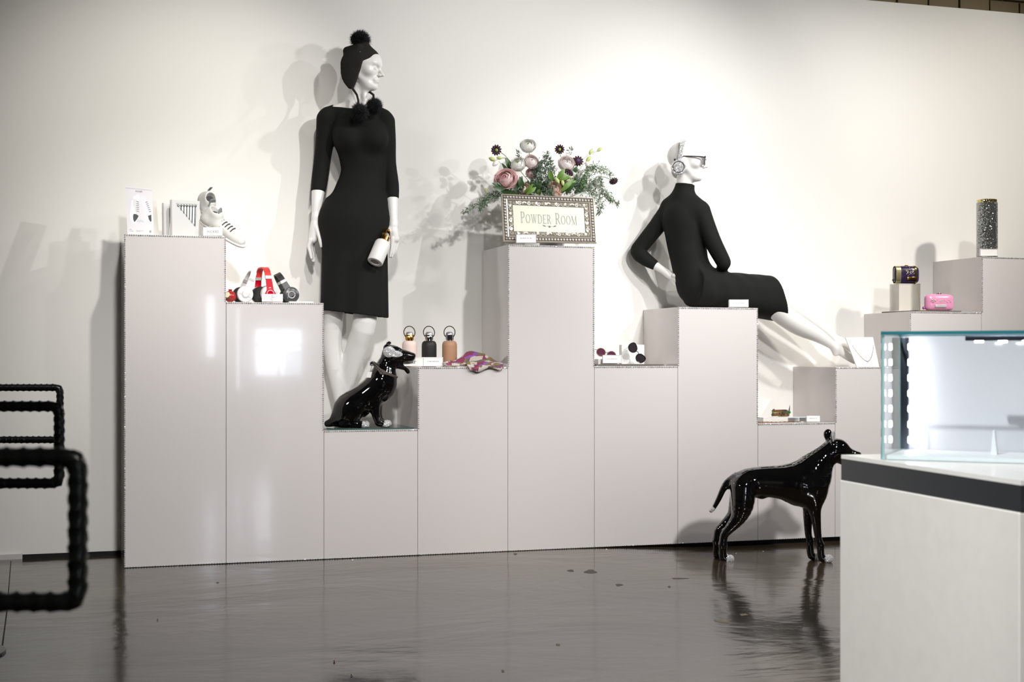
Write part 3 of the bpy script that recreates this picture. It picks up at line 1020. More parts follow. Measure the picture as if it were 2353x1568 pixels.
# cuffs and neckline
dress.fn(half_ball(q(731, 441, 8), q(728.5, 470, 2) - q(731, 441, 8), 0.044), k=0.002, op='s')
dress.fn(half_ball(q(901, 457, 8), q(902.5, 480, 3) - q(901, 457, 8), 0.034), k=0.002, op='s')
dress.fn(half_ball(q(820, 247, -8), UV * 1.0 - FV * 0.35 + RV * 0.02, 58 * S), k=0.004, op='s')
lo, hi = bounds([q(705, 225, -75), q(930, 760, 80), q(705, 760, 80), q(930, 225, -75)], 0.01)
sculpt('dress', dress, lo, hi, 0.0042, dress_m, man1)

# hat with ear flaps, cords and fur pompoms
hat = SDF()
hat.el(hpnt(-0.9, 0, 3.0), np.array([9.9, 8.0, 8.4]) * 0.01, HB, k=0.02)
hat.rc(hpnt(-1.3, 0, 8.6), hpnt(-1.2, 0, 10.6), 0.05, 0.03, k=0.03)
hat.rc(hpnt(-8.3, -2.0, 7.4), hpnt(-1.5, -5.2, 9.0), 0.022, 0.02, k=0.012)
for y in (-1, 1):
    hat.chain([(hpnt(-3.0, y * 6.2, 0.5), 0.064), (hpnt(-2.9, y * 6.1, -4.5), 0.054), (hpnt(-2.5, y * 6.0, -9.2), 0.026)], k=0.02, flat=(HB[1], 0.42))


def face_cut(P):
    L = (P - ho) @ HB.T / 0.01
    # below the brow line and in front of the flap edge
    n1 = nrm([-0.55, 1.0]); d1 = (L[:, 0] - 9.4) * n1[0] + (L[:, 2] - 6.4) * n1[1]
    n2 = nrm([-1.0, 0.24]); d2 = (L[:, 0] - 1.6) * n2[0] + (L[:, 2] + 1.0) * n2[1]
    return np.maximum(d1, d2) * 0.01


hat.fn(face_cut, k=0.006, op='s')
hat.fn(lambda P: np.maximum(-((P - hpnt(0, 0, -3.5)) @ (-HB[2])), np.maximum(np.abs((P - ho) @ HB[1]) - 0.052, -0.3)), k=0.01, op='s')
lo, hi = bounds([hpnt(x, y, z) for x in (-13, 12) for y in (-11, 11) for z in (-13, 18)], 0.0)
hato = sculpt('hat', hat, lo, hi, 0.0026, knit_m, man1)
hato['label'] = 'black knitted hat with ear flaps'


def pompom(c, r, parent, n_=2600, squash=(1, 1, 1)):
    mb = MB(); c = np.asarray(c, float)
    mb.ball(c, [r * 0.62 * s_ for s_ in squash], None, 14, 9)
    for _ in range(n_):
        d = nrm(RNG.normal(size=3)); u = nrm(np.cross(d, RNG.normal(size=3))); w = np.cross(d, u)
        d2 = d * np.array(squash)
        a = c + d2 * r * 0.5
        tip = c + d2 * r * RNG.uniform(0.8, 1.08) + RNG.normal(size=3) * r * 0.11 - UV * r * 0.06
        mid = (a + tip) / 2 + RNG.normal(size=3) * r * 0.03
        wd = r * 0.024
        vs = [a + u * wd, a - u * wd * 0.5 + w * wd, a - u * wd * 0.5 - w * wd, mid + u * wd * .7, mid - u * wd * .35 + w * wd * .7, mid - u * wd * .35 - w * wd * .7, tip]
        mb.add(vs, [(0, 1, 4, 3), (1, 2, 5, 4), (2, 0, 3, 5), (3, 4, 6), (4, 5, 6), (5, 3, 6)])
    o = mb.build('pompom', fur_m, parent, angle=None)
    return o


pompom(q(828, 90, 0), 23.5 * S, hato, 2800, (1.05, 1.05, 0.95))
pompom(q(826, 258, -62), 22.5 * S, hato)
pompom(q(860, 243, -52), 20 * S, hato)
nr = 1.0 if np.dot(HB[1], FV) < 0 else -1.0
for tip, pts in ((hpnt(-2.5, nr * 6.3, -10.2), ((820, 218, -38), (823, 230, -50), (824, 242, -58))), (hpnt(-2.5, -nr * 6.3, -10.2), ((850, 212, 6), (858, 218, -22), (859, 232, -48)))):
    mb = MB(); mb.tube([tip] + [q(*p) for p in pts], 2.6 * S, 8); mb.build('cord', knit_m, hato)
sb = MB(); sb.gem(q(827.5, 119.5, -37), 1.6 * S); sb.build('stud', gem_m, hato, smooth=False)

# bottle hanging from the standing mannequin's hand
bot_white = mat('white_silicone', C(240, 238, 235), 0.5, noise=0.01)
gold_m = mat('polished_gold', C(214, 160, 84), 0.16, metal=1.0, noise=0.05)
chrome_m = mat('polished_chrome', C(205, 206, 210), 0.07, metal=1.0, noise=0.02)
frost_m = mat('frosted_glass', C(214, 218, 205), 0.35, noise=0.03)


def bottle(base, axis, side, H, R_, sil, metal_m, label, loop=True, tilt=0.0):
    """glass bottle in a silicone sleeve; axis = up direction, side = direction the carry loop leans"""
    axis = nrm(axis); side = nrm(side - axis * np.dot(side, axis)); w = np.cross(axis, side)
    B = np.array([side, w, axis]); base = np.asarray(base, float)
    t = thing('water_bottle', label, 'bottle', base, 'water bottles in silicone sleeves')
    hb = H * 0.635
    mb = MB()
    mb.lathe([(R_ * 0.55, 0.004), (R_ * 0.6, 0.0), (R_ * 0.93, 0.0), (R_, 0.004), (R_, hb * 0.8), (R_ * 0.975, hb * 0.88), (R_ * 0.88, hb * 0.95), (R_ * 0.68, hb * 0.995), (R_ * 0.45, hb)], base, B, 32)
    mb.build('sleeve', sil, t)
    mb = MB(); mb.lathe([(0, 0.003), (R_ * 0.57, 0.003)], base, B, 24); mb.build('glass_base', frost_m, t)
    mb = MB(); mb.lathe([(R_ * 0.46, hb - 0.002), (R_ * 0.46, hb + H * 0.02), (R_ * 0.56, hb + H * 0.022), (R_ * 0.58, hb + H * 0.13), (R_ * 0.52, hb + H * 0.145)], base, B, 28)
    cap = mb.build('cap', metal_m, t)
    mb = MB(); mb.lathe([(R_ * 0.52, hb + H * 0.145), (R_ * 0.5, hb + H * 0.18), (R_ * 0.36, hb + H * 0.215), (0, hb + H * 0.225)], base, B, 24)
    mb.build('cap_dome', mat('silver_dome', C(220, 216, 218), 0.2, metal=0.7), cap)
    if loop:
        lc = base + axis * (hb + H * 0.205); r1 = R_ * 0.74; r2 = H * 0.15
        la = rotm(w, tilt)
        pts = []
        for a in np.linspace(-0.95, math.pi + 0.95, 26):
            pts.append(lc + la @ (side * math.cos(a) * r1 + axis * math.sin(a) * r2))
        mb = MB(); N = len(pts)
        vs = []; fs = []
        for i, p in enumerate(pts):
            rad = nrm(p - lc)
            for sx, sy in ((-1, -1), (1, -1), (1, 1), (-1, 1)):
                vs.append(p + w * sx * R_ * 0.2 + rad * sy * 0.0021)
        for i in range(N - 1):
            for k in range(4):
                fs.append((i * 4 + k, i * 4 + (k + 1) % 4, (i + 1) * 4 + (k + 1) % 4, (i + 1) * 4 + k))
        fs += [(0, 1, 2, 3), tuple((N - 1) * 4 + k for k in (3, 2, 1, 0))]
        mb.add(vs, fs); mb.build('carry_loop', metal_m, cap)
    return t


bt = q(884, 549, -34); bb = q(861.5, 603, -62)
H_ = float(np.linalg.norm(bt - bb)) / 0.72
bottle(bb, bt - bb, FV + RV * 0.35, H_, 18.2 * S, bot_white, gold_m, 'white bottle with gold cap hanging from the standing mannequin\'s hand', True, math.radians(-25))

# ---- seated mannequin
ZT = 7.47
S2 = ZT / F_PX


def q2(px, py, df=0.0):
    """the lap and legs run parallel to the wall: depth grows to the right"""
    return W(px, py, ZT + (df + 0.30 * max(0.0, px - 1596)) * S2)


YV = np.array([0, 1.0, 0]); XV = np.array([1.0, 0, 0])
B3 = np.array([RV, FV, UV])
ho2, HB2 = head_frame(q2(1577, 371, 0), RV * 1.0 - FV * 0.13, math.radians(3))
b2 = SDF()


def se_torso(s, e=0.0):
    k = 0.05
    s.el(q2(1572, 505, 2), (48 * S2 + e, 44 * S2 + e, 52 * S2 + e), B3, k=k)
    s.el(q2(1577, 555, 3), (43 * S2 + e, 38 * S2 + e, 50 * S2 + e), B3, k=k)
    s.el(q2(1585, 605, 4), (40 * S2 + e, 37 * S2 + e, 48 * S2 + e), B3, k=k)
    s.el(q2(1606, 655, 4), (50 * S2 + e, 50 * S2 + e, 48 * S2 + e), B3, k=k)
    s.rc(q2(1567, 452, 2), q2(1540, 474, 20), 18 * S2 + e, 19 * S2 + e, k=0.04)
    s.rc(q2(1574, 455, 2), q2(1604, 482, -24), 18 * S2 + e, 21 * S2 + e, k=0.04)
    s.el(q2(1606, 520, 8), (22 * S2 + e, 28 * S2 + e, 26 * S2 + e), B3, k=0.04)


def se_arms(s, e=0.0, full=True):
    L = [(q2(1538, 480, 24), 19 * S2), (q2(1510, 520, 30), 18 * S2), (q2(1478, 560, 36), 16.5 * S2), (q2(1467, 579, 36), 16.5 * S2), (q2(1485, 597, 30), 14 * S2), (q2(1507, 611, 22), 9.6 * S2)]
    R = [(q2(1610, 487, -26), 21 * S2), (q2(1625, 525, -36), 19 * S2), (q2(1640, 560, -44), 17.5 * S2), (q2(1660, 598, -48), 15.5 * S2), (q2(1663, 606, -44), 13.5 * S2), (q2(1660, 610, -18), 11 * S2)]
    if full:
        L += [(q2(1526, 623, 16), 8.2 * S2), (q2(1540, 633, 10), 9 * S2), (q2(1556, 641, 6), 8 * S2)]
        R += [(q2(1658, 617, 0), 9.5 * S2), (q2(1661, 622, 20), 8.5 * S2)]
    for A_ in (L, R):
        s.chain([(p, r + e) for p, r in A_], k=0.016)


se_torso(b2); se_arms(b2)
b2.rc(q2(1573, 410, 0), q2(1569, 458, 3), 18 * S2, 17.5 * S2, k=0.015)
hp2 = add_head(b2, ho2, HB2, 0.0099, ears=True)
# fingers of the hand on the hip and of the hand on the lap
for d0, pts in ((2, ((1552, 638), (1560, 642), (1566, 648))), (8, ((1553, 642), (1561, 647), (1567, 653))), (14, ((1552, 646), (1559, 651), (1565, 657))), (-3, ((1548, 633), (1556, 635), (1563, 640)))):
    finger(b2, [(q2(x, y, d0), r * S2) for (x, y), r in zip(pts, (4.4, 3.8, 3))])
for d0, pts in ((14, ((1663, 620), (1672, 624), (1680, 628))), (20, ((1663, 622), (1673, 626), (1682, 630))), (26, ((1663, 623), (1672, 627), (1680, 631))), (31, ((1661, 623), (1669, 627), (1676, 630))), (8, ((1657, 620), (1663, 624), (1668, 629)))):
    finger(b2, [(q2(x, y, d0), r * S2) for (x, y), r in zip(pts, (4.6, 4.0, 3.2))])
# legs
b2.chain([(q2(1620, 664, -10), 28 * S2), (q2(1700, 674, -18), 26 * S2), (q2(1768, 698, -26), 26.5 * S2), (q2(1800, 725, -24), 24 * S2), (q2(1838, 750, -20), 22.5 * S2), (q2(1880, 772, -14), 16 * S2), (q2(1912, 793, -8), 10.5 * S2), (q2(1922, 800, -6), 11 * S2)], k=0.03)
b2.chain([(q2(1620, 660, 14), 28 * S2), (q2(1700, 658, 22), 26 * S2), (q2(1764, 664, 28), 24 * S2), (q2(1800, 692, 28), 22 * S2), (q2(1845, 722, 26), 20 * S2), (q2(1890, 754, 20), 14 * S2), (q2(1920, 780, 14), 10 * S2), (q2(1930, 786, 12), 10.5 * S2)], k=0.03)
b2.chain([(q2(1921, 800, -6), 11 * S2), (q2(1942, 815, -5), 10 * S2), (q2(1962, 829, -4), 7.5 * S2), (q2(1974, 833, -3), 5 * S2)], k=0.02, flat=None)
b2.rc(q2(1920, 801, -6), q2(1920, 812, -6), 10 * S2, 7 * S2, k=0.012)
b2.chain([(q2(1930, 786, 12), 10 * S2), (q2(1952, 798, 13), 10 * S2), (q2(1974, 816, 14), 7.5 * S2), (q2(1986, 824, 15), 5 * S2)], k=0.02)
sit_loc = np.array([float(q2(1606, 655)[0]), float(q2(1606, 655)[1]), HT[6]])
man2 = thing('mannequin', 'bald white mannequin sitting sideways in a black turtleneck dress', 'mannequin', sit_loc)
lo, hi = bounds([q2(1440, 310, -85), q2(2000, 850, 95), q2(1440, 850, 95), q2(2000, 310, -85), q2(1650, 700, -90)], 0.01)
# flatten the seat where it rests on the pedestal
zseat = HT[6] + 0.006
b2.fn(lambda P: np.maximum(P[:, 2] - zseat, P[:, 0] - (7 * PW + 0.0)), k=0.01, op='s')
sculpt('body', b2, lo, hi, 0.0035, skin_m, man2)

d2 = SDF()
se_torso(d2, 0.0045); se_arms(d2, 0.004, False)
d2.chain([(q2(1575, 421, 0), 22 * S2), (q2(1569, 454, 3), 23 * S2)], k=0.025)
zs2 = HT[6] + 0.002


def lap(P):
    """tube skirt around both thighs with stretch creases"""
    a = q2(1600, 662, 3); b = q2(1778, 683, 3)
    ax = b - a; L = np.linalg.norm(ax); ax = ax / L
    t = np.clip((P - a) @ ax / L, -0.2, 1.15)
    c = a + np.outer(t * L, ax)
    up = nrm(np.cross(ax, YV)); up = up if up[2] > 0 else -up
    y = (P - c) @ YV; z = (P - c) @ up
    ry = (60 - 1.0 * t) * S2; rz = (41 + 11.0 * np.clip(t, 0, 1)) * S2
    z = z + np.clip(t, 0, 1) * 3 * S2
    n4 = ((np.abs(y) / ry) ** 2.6 + (np.abs(z) / rz) ** 2.6) ** (1 / 2.6)
    cre = S2 * 0.8 * np.sin((t * 26 + y / S2 * 0.10 + z / S2 * 0.06)) * np.clip(1.1 - t, 0.1, 1)
    return np.maximum((n4 - 1) * 0.8 * np.minimum(ry, rz) - cre, -((P - a) @ ax) - 0.02)


d2.fn(lap, k=0.03)
he = q2(1779, 684, 0); hd_ = nrm((RV * 1.0 * 70 - UV * -16))
hem_n = nrm(XV * 0.955 + UV * 0.295)
d2.fn(lambda P: (P - he) @ hem_n, k=0.003, op='i')
d2.fn(lambda P: np.maximum(lap(P) + 0.005, -((P - (he - hem_n * 0.07)) @ hem_n)), k=0.002, op='s')
d2.fn(lambda P: np.maximum(P[:, 2] - zs2, P[:, 0] - 7 * PW), k=0.006, op='s')
d2.fn(half_ball(q2(1507, 611, 22), q2(1526, 623, 16) - q2(1507, 611, 22), 0.045), k=0.002, op='s')
d2.fn(half_ball(q2(1575, 423.5, 0), UV + RV * 0.11, 0.07), k=0.002, op='s')
# rolled collar crease
lo, hi = bounds([q2(1440, 405, -90), q2(1805, 760, 95), q2(1440, 760, 95), q2(1805, 405, -90), q2(1650, 700, -100)], 0.01)
sculpt('dress', d2, lo, hi, 0.0042, dress_m, man2)

# ------------------------------------------------------------------ glossy black dog figurines
dog_m = mat('black_lacquer', C(7, 7, 8), 0.06, noise=0.1, scale=2, coat=1.0, spec=0.5)
pave_m = crystal_mat('pave_crystals', (0.95, 0.95, 0.96, 1), 420.0, 1.1, 0.3, 0.45)
B3 = np.array([RV, FV, UV])


def patch(body, region, off=0.0016):
    return body.copy().off(off).fn(region, k=0.0004, op='i')


def ball_f(c, r, B=B3):
    c = np.asarray(c, float); r = np.asarray(r if hasattr(r, '__len__') else (r,) * 3, float)
    def f_(P):
        x = ((P - c) @ B.T) / r
        n_ = np.linalg.norm(x, axis=1)
        return (n_ - 1) * r.min()
    return f_


# ---- sitting dog on the glass plate
zd = 6.80
d = PF(zd); D = d.s
zplate = HT[2] + 0.0085
s = SDF()
s.chain([(d(882, 868, 0), 27 * D), (d(872, 886, 0), 33 * D), (d(842, 912, 0), 34 * D), (d(806, 938, 0), 37 * D), (d(797, 952, 0), 34 * D)], k=0.03)
s.el(d(882, 886, 0), (24.5 * D, 25 * D, 30 * D), B3, k=0.04)
s.chain([(d(897, 819, 0), 18 * D), (d(884, 848, 0), 23 * D), (d(876, 872, 0), 28 * D)], k=0.03)
# head
s.el(d(899, 811, 0), (20 * D, 18 * D, 18.5 * D), B3, k=0.02)
s.chain([(d(912, 815, 0), 15 * D), (d(930, 819, 0), 14.5 * D), (d(944, 820.5, 0), 11 * D)], k=0.02)
s.el(d(950, 816.5, 0), (4.6 * D, 4.5 * D, 4 * D), B3, k=0.006)
s.chain([(d(906, 832, 0), 13 * D), (d(921, 841, 0), 8.5 * D), (d(931, 846, 0), 6 * D), (d(937.5, 855, 0), 4.8 * D)], k=0.012)
s.chain([(d(917, 804, -9), 4 * D), (d(912, 801, -8), 3 * D)], k=0.015)
# mouth gap
s.rc(d(931, 838.5, 0), d(960, 846, 0), 4.2 * D, 8 * D, k=0.008, op='s', flat=(FV, 4.0) if False else None)
# ears: near one folded down, far one up
s.chain([(d(889, 800, -15), 8.5 * D), (d(894, 809, -19), 12 * D), (d(909, 814, -19), 8 * D), (d(922, 817, -16), 4 * D)], k=0.01, flat=(FV, 0.4))
s.chain([(d(888, 800, 10), 5 * D), (d(892, 790, 13), 4.2 * D), (d(896, 788, 14), 3 * D)], k=0.01)
# front legs
for sg, x in ((-1, 0), (1, 5)):
    s.chain([(d(864 + x * 0.4, 898, sg * 12), 17 * D), (d(861 + x, 930, sg * 15), 13.5 * D), (d(864 + x, 955, sg * 15), 9.5 * D), (d(870 + x, 970, sg * 15), 8.5 * D)], k=0.02)
    a = d(872 + x, 972, sg * 15); b = d(887 + x, 976, sg * 15)
    s.chain([(a, 8.5 * D), (np.array([b[0], b[1], zplate + 7.8 * D]), 7.6 * D)], k=0.01)
# haunches and hind feet
for sg in (-1, 1):
    s.el(d(809, 941, sg * 20), (24 * D, 15 * D, 29 * D), B3, k=0.02)
    s.chain([(d(822, 938, sg * 24), 12 * D), (d(820, 955, sg * 24), 10 * D), (d(811, 969, sg * 24), 8 * D)], k=0.015)
    a = d(808, 975, sg * 24); b = d(842, 976, sg * 25)
    s.chain([(np.array([a[0], a[1], zplate + 7.5 * D]), 7.5 * D), (np.array([b[0], b[1], zplate + 6.8 * D]), 6.8 * D), ], k=0.012)
# tail along the plate
tl_ = [(778, 962, 0, 17), (764, 970, 2, 11), (753, 974, 6, 8)]
s.chain([(np.array([*d(x, y, z)[:2], max(d(x, y, z)[2], zplate + r * D * 0.9)]), r * D) for x, y, z, r in tl_], k=0.02)
s.fn(lambda P: P[:, 2] - zplate, k=0.003, op='s')
org = d(830, 985, 0).copy(); org[2] = zplate
dog1 = thing('dog_figurine', 'glossy black sitting dog statue with crystal ear and paws', 'figurine', org)
lo, hi = bounds([d(735, 775, -45), d(965, 995, 45), d(735, 995, 45), d(965, 775, -45)], 0.0)
lo[2] = max(lo[2], zplate - 0.02)
sculpt('body', s, lo, hi, 0.0022, dog_m, dog1)
ear_reg = lambda P: np.minimum(ball_f(d(894, 809, -21), (14 * D, 8 * D, 13 * D))(P), ball_f(d(910, 814, -21), (17 * D, 9 * D, 7.5 * D))(P))
pe = patch(s, ear_reg)
lo, hi = bounds([d(870, 785, -36), d(930, 830, -6), d(870, 830, -36), d(930, 785, -6)], 0.002)
sculpt('crystal_ear', pe, lo, hi, 0.0016, pave_m, dog1)
for x, dd in ((889, -15), (894, 15), (841, -25), (841, 25)):
    c_ = d(x, 977, dd); c_[2] = zplate + 6 * D
    pp = patch(s, ball_f(c_, (11.5 * D, 10 * D, 12 * D)))
    sculpt('crystal_paw', pp, c_ - 13 * D, c_ + 13 * D, 0.0016, pave_m, dog1)
# far ear tip and nose glitter
mb = MB()
for _ in range(40):
    mb.gem(d(894 + random.gauss(0, 2.2), 788 + random.gauss(0, 1.6), 9 + random.gauss(0, 2)), 0.9 * D * random.uniform(0.7, 1.2))
mb.build('black_crystals', crystal_mat('jet_crystals', (0.1, 0.1, 0.11, 1), 300, 1.0, 0.3, 0.8), dog1, smooth=False, kind='stuff')
mb = MB(); mb.gem(d(951, 815, -4), 1.7 * D); mb.gem(d(929, 815, -13), 1.8 * D); mb.gem(d(930, 820.5, -13), 2.0 * D); mb.gem(d(927, 822, -13.5), 1.4 * D)
mb.build('crystal_specks', gem_m, dog1, smooth=False, kind='stuff')

# collar: a studded band around the neck, resting on it -> its own thing
coll = SDF()
c0_ = d(881, 856, 0); e1 = nrm(d(909, 878, 0) - d(856, 834, 0)); e3 = np.cross(e1, FV); e3 = e3 if e3[2] > 0 else -e3


def collar_f(P):
    x = (P - c0_) @ e1; y = (P - c0_) @ FV; z = (P - c0_) @ e3
    a, b = 31.5 * D, 29.0 * D
    wd = (6.5 + 9.0 * np.clip(x / a, -0.3, 1)) * D
    rad = np.sqrt((x / a) ** 2 + (y / b) ** 2)
    dr = np.abs(rad - 1) * b - 1.4 * D
    return np.maximum(dr, np.abs(z + x * 0.06) - wd)


coll.fn(collar_f)
cm = mat('taupe_leather', C(92, 82, 74), 0.5, noise=0.3, scale=500, bump=0.8, bscale=500)
lo, hi = bounds([d(840, 815, -36), d(925, 900, 36), d(840, 900, 36), d(925, 815, -36)], 0.002)
clt = sculpt('collar', coll, lo, hi, 0.0017, cm, dog1)
clt['label'] = 'taupe studded collar'
mb = MB()
for k in range(16):
    t = -0.25 + k * 0.155
    x = -math.cos(t) * 33.4 * D; y = -math.sin(t) * 30.8 * D
    if math.sin(t) < -0.2: continue
    mb.gem(c0_ + e1 * x + FV * y - e3 * x * 0.06, 1.9 * D)
mb.build('studs', MATS['jet_crystals'], clt, smooth=False, kind='stuff')
mb = MB()
for k in range(60):
    an = random.uniform(0, 2 * math.pi); r_ = random.uniform(0, 5.5)
    mb.gem(d(854.5 + r_ * math.cos(an) * 0.9, 836 + r_ * math.sin(an), -7 + random.uniform(-2, 2)), 1.4 * D)
mb.build('bow', MATS['jet_crystals'], clt, smooth=False, kind='stuff')
mb = MB(); mb.tube([d(854, 843, -12), d(852, 850, -22), d(850, 856, -33)], 0.5 * D, 5); st_ = mb.build('tag_string', mat('dark_string', C(50, 48, 46), 0.7), clt)
mb = MB(); tq = [d(844.5, 855, -33), d(855, 855, -33.5), d(852, 868.5, -34), d(841.5, 868, -33.5)]
mb.poly(tq, FV * 0.8 * D); tg = mb.build('price_tag', mat('white_card', C(240, 238, 234), 0.6, noise=0.01), clt, smooth=False)


# ---- standing dog on the floor in front of the pedestals
zg = 6.78
g = PF(zg); G_ = g.s
fz = floor_z(3.4)
t_ = SDF()
t_.chain([(g(1868, 1100, 0), 40 * G_), (g(1850, 1120, 0), 46 * G_), (g(1805, 1110, 0), 40 * G_), (g(1765, 1107, 0), 36 * G_), (g(1722, 1108, 0), 32 * G_), (g(1703, 1112, 0), 26 * G_)], k=0.04)
t_.el(g(1868, 1128, 0), (30 * G_, 34 * G_, 44 * G_), B3, k=0.03)
# neck and head
t_.chain([(g(1838, 1106, 0), 42 * G_), (g(1864, 1082, 0), 38 * G_), (g(1890, 1056, 0), 29 * G_), (g(1912, 1036, 0), 25 * G_)], k=0.05)
t_.el(g(1925, 1034, 0), (27 * G_, 22 * G_, 25 * G_), B3, k=0.03)
t_.chain([(g(1936, 1044, 0), 19 * G_), (g(1955, 1047, 0), 15 * G_), (g(1968, 1048, 0), 10.5 * G_)], k=0.02)
t_.el(g(1974, 1044, 0), (5 * G_, 5 * G_, 4.5 * G_), B3, k=0.006)
t_.chain([(g(1938, 1056, 0), 13 * G_), (g(1962, 1058, 0), 8 * G_)], k=0.015)
# ears
t_.chain([(g(1914, 1014, -17), 7 * G_), (g(1913, 1003, -20), 8 * G_), (g(1916, 996, -21), 6 * G_)], k=0.01, flat=(nrm(FV * 0.6 - RV * 0.8), 0.5))
t_.chain([(g(1904, 1012, 14), 7 * G_), (g(1901, 999, 17), 9 * G_), (g(1903, 994, 18), 8 * G_)], k=0.01, flat=(nrm(FV * 0.9 + RV * 0.4), 0.5))
# legs: (x, y, r) from hip to pastern
for sg, dx, dy in ((-1, 0, 0), (1, -14, -10)):
    t_.chain([(g(1708, 1122, sg * 14), 30 * G_), (g(1706 + dx * 0.4, 1160, sg * 20), 26 * G_), (g(1697 + dx * 0.7, 1190 + dy * 0.4, sg * 21), 17.5 * G_), (g(1675 + dx, 1217 + dy * 0.7, sg * 21), 11 * G_), (g(1664 + dx, 1231 + dy, sg * 21), 9.5 * G_), (g(1661 + dx, 1252 + dy, sg * 21), 9 * G_)], k=0.025)
    a = g(1662 + dx, 1262 + dy, sg * 21); b = g(1678 + dx, 1268 + dy, sg * 21)
    a[2] = fz + 11 * G_; b[2] = fz + 8.5 * G_
    t_.chain([(g(1661 + dx, 1252 + dy, sg * 21), 9 * G_), (a, 9 * G_), (b, 8.6 * G_)], k=0.012)
for sg, dx, dy in ((-1, 0, 0), (1, -24, -10)):
    t_.chain([(g(1872, 1120, sg * 18), 25 * G_), (g(1872 + dx * 0.5, 1165, sg * 20), 15.5 * G_), (g(1876 + dx * 0.8, 1200 + dy * 0.5, sg * 20), 10.5 * G_), (g(1880 + dx * 0.95, 1235 + dy, sg * 20), 8 * G_), (g(1885 + dx, 1254 + dy, sg * 20), 8 * G_)], k=0.025)
    a = g(1888 + dx, 1262 + dy, sg * 20); b = g(1905 + dx, 1266 + dy, sg * 20)
    a[2] = fz + 10 * G_; b[2] = fz + 8.5 * G_
    t_.chain([(g(1885 + dx, 1254 + dy, sg * 20), 8 * G_), (a, 8.5 * G_), (b, 9 * G_)], k=0.012)
t_.chain([(g(1690, 1100, 0), 12 * G_), (g(1672, 1110, 0), 9 * G_), (g(1661, 1126, 0), 7.2 * G_), (g(1652, 1146, 0), 6.2 * G_), (g(1641, 1166, 0), 5 * G_), (g(1634, 1174, 0), 4 * G_)], k=0.02)
t_.el(g(1750, 1141, 0), (9 * G_, 9 * G_, 6 * G_), B3, k=0.02)
t_.fn(lambda P: P[:, 2] - fz, k=0.003, op='s')
org = g(1785, 1270, 0).copy(); org[2] = fz
dog2 = thing('dog_figurine', 'glossy black standing dog statue on the concrete floor', 'figurine', org)
lo, hi = bounds([g(1620, 975, -55), g(1990, 1290, 55), g(1620, 1290, 55), g(1990, 975, -55)], 0.0)
lo[2] = fz - 0.02
sculpt('body', t_, lo, hi, 0.0028, dog_m, dog2)
for x, y, dd in ((1680, 1268, -21), (1666, 1258, 21), (1906, 1266, -20), (1882, 1256, 20)):
    c_ = g(x, y, dd); c_[2] = fz + 7 * G_
    pp = patch(t_, ball_f(c_, (15 * G_, 13 * G_, 13 * G_)))
    sculpt('crystal_paw', pp, c_ - 17 * G_, c_ + 17 * G_, 0.0017, pave_m, dog2)
c_ = g(1635, 1172, 0)
sculpt('crystal_tail_tip', patch(t_, ball_f(c_, 9 * G_)), c_ - 12 * G_, c_ + 12 * G_, 0.0016, pave_m, dog2)
c_ = g(1917, 1003, -26)
sculpt('crystal_ear', patch(t_, ball_f(c_, (6.5 * G_, 8 * G_, 15 * G_))), c_ - 17 * G_, c_ + 17 * G_, 0.0016, pave_m, dog2)
mb = MB()
for x, y, dd in ((1953, 1029, -10), (1960, 1035, -12), (1966, 1037, -9), (1973, 1041, -4), (1976, 1043, -3)):
    mb.gem(g(x, y, dd), 1.8 * G_)
mb.build('crystal_specks', gem_m, dog2, smooth=False, kind='stuff')

# ------------------------------------------------------------------ small helpers for merchandise
card_m = mat('white_card', C(240, 238, 234), 0.6, noise=0.01)
acry_m = mat('clear_acrylic_block', C(232, 233, 234), 0.08, noise=0.01, spec=0.6)
ink_m = mat('grey_ink', C(96, 96, 98), 0.7)
ink_l = mat('pale_ink', C(168, 166, 166), 0.7)
clear_m = glass_mat('clear_acrylic', (0.96, 0.965, 0.965), 0.9)
_txt = {}


def text_geo(s_):
    if s_ in _txt: return _txt[s_]
    cu = bpy.data.curves.new('t', 'FONT'); cu.body = s_; cu.size = 1.0; cu.align_x = 'CENTER'; cu.resolution_u = 3
    o = bpy.data.objects.new('t', cu); col.objects.link(o)
    me = bpy.data.meshes.new_from_object(o.evaluated_get(bpy.context.evaluated_depsgraph_get()))
    v = np.array([tuple(p.co) for p in me.vertices]); f = [tuple(p.vertices) for p in me.polygons]
    bpy.data.objects.remove(o); bpy.data.curves.remove(cu); bpy.data.meshes.remove(me)
    _txt[s_] = (v, f)
    return _txt[s_]


def lettering(parent, s_, c, u, w, height, m, squeeze=1.0, name='lettering'):
    """flat letters centred on c in the plane (u right, w up)"""
    v, f = text_geo(s_)
    mb = MB(); hh = height / 0.72
    mid = (v[:, 1].max() + v[:, 1].min()) / 2
    mb.add([c + u * p[0] * hh * squeeze + w * (p[1] - mid) * hh for p in v], f)
    return link_mesh(name, np.array(mb.v), mb.f, m, parent, smooth=False, kind='stuff')


def quad_sheet(TL, TR, BR, BL, th, away=None):
    """four corner points -> slab of thickness th going away from the camera"""
    n_ = nrm(np.cross(TR - TL, BL - TL))
    if np.dot(n_, FV) < 0: n_ = -n_
    mb = MB(); mb.poly([TL, TR, BR, BL], n_ * th)
    return mb, n_


def bil(TL, TR, BR, BL, u, v):
    """u to the right, v up (0..1)"""
    return (BL * (1 - u) + BR * u) * (1 - v) + (TL * (1 - u) + TR * u) * v


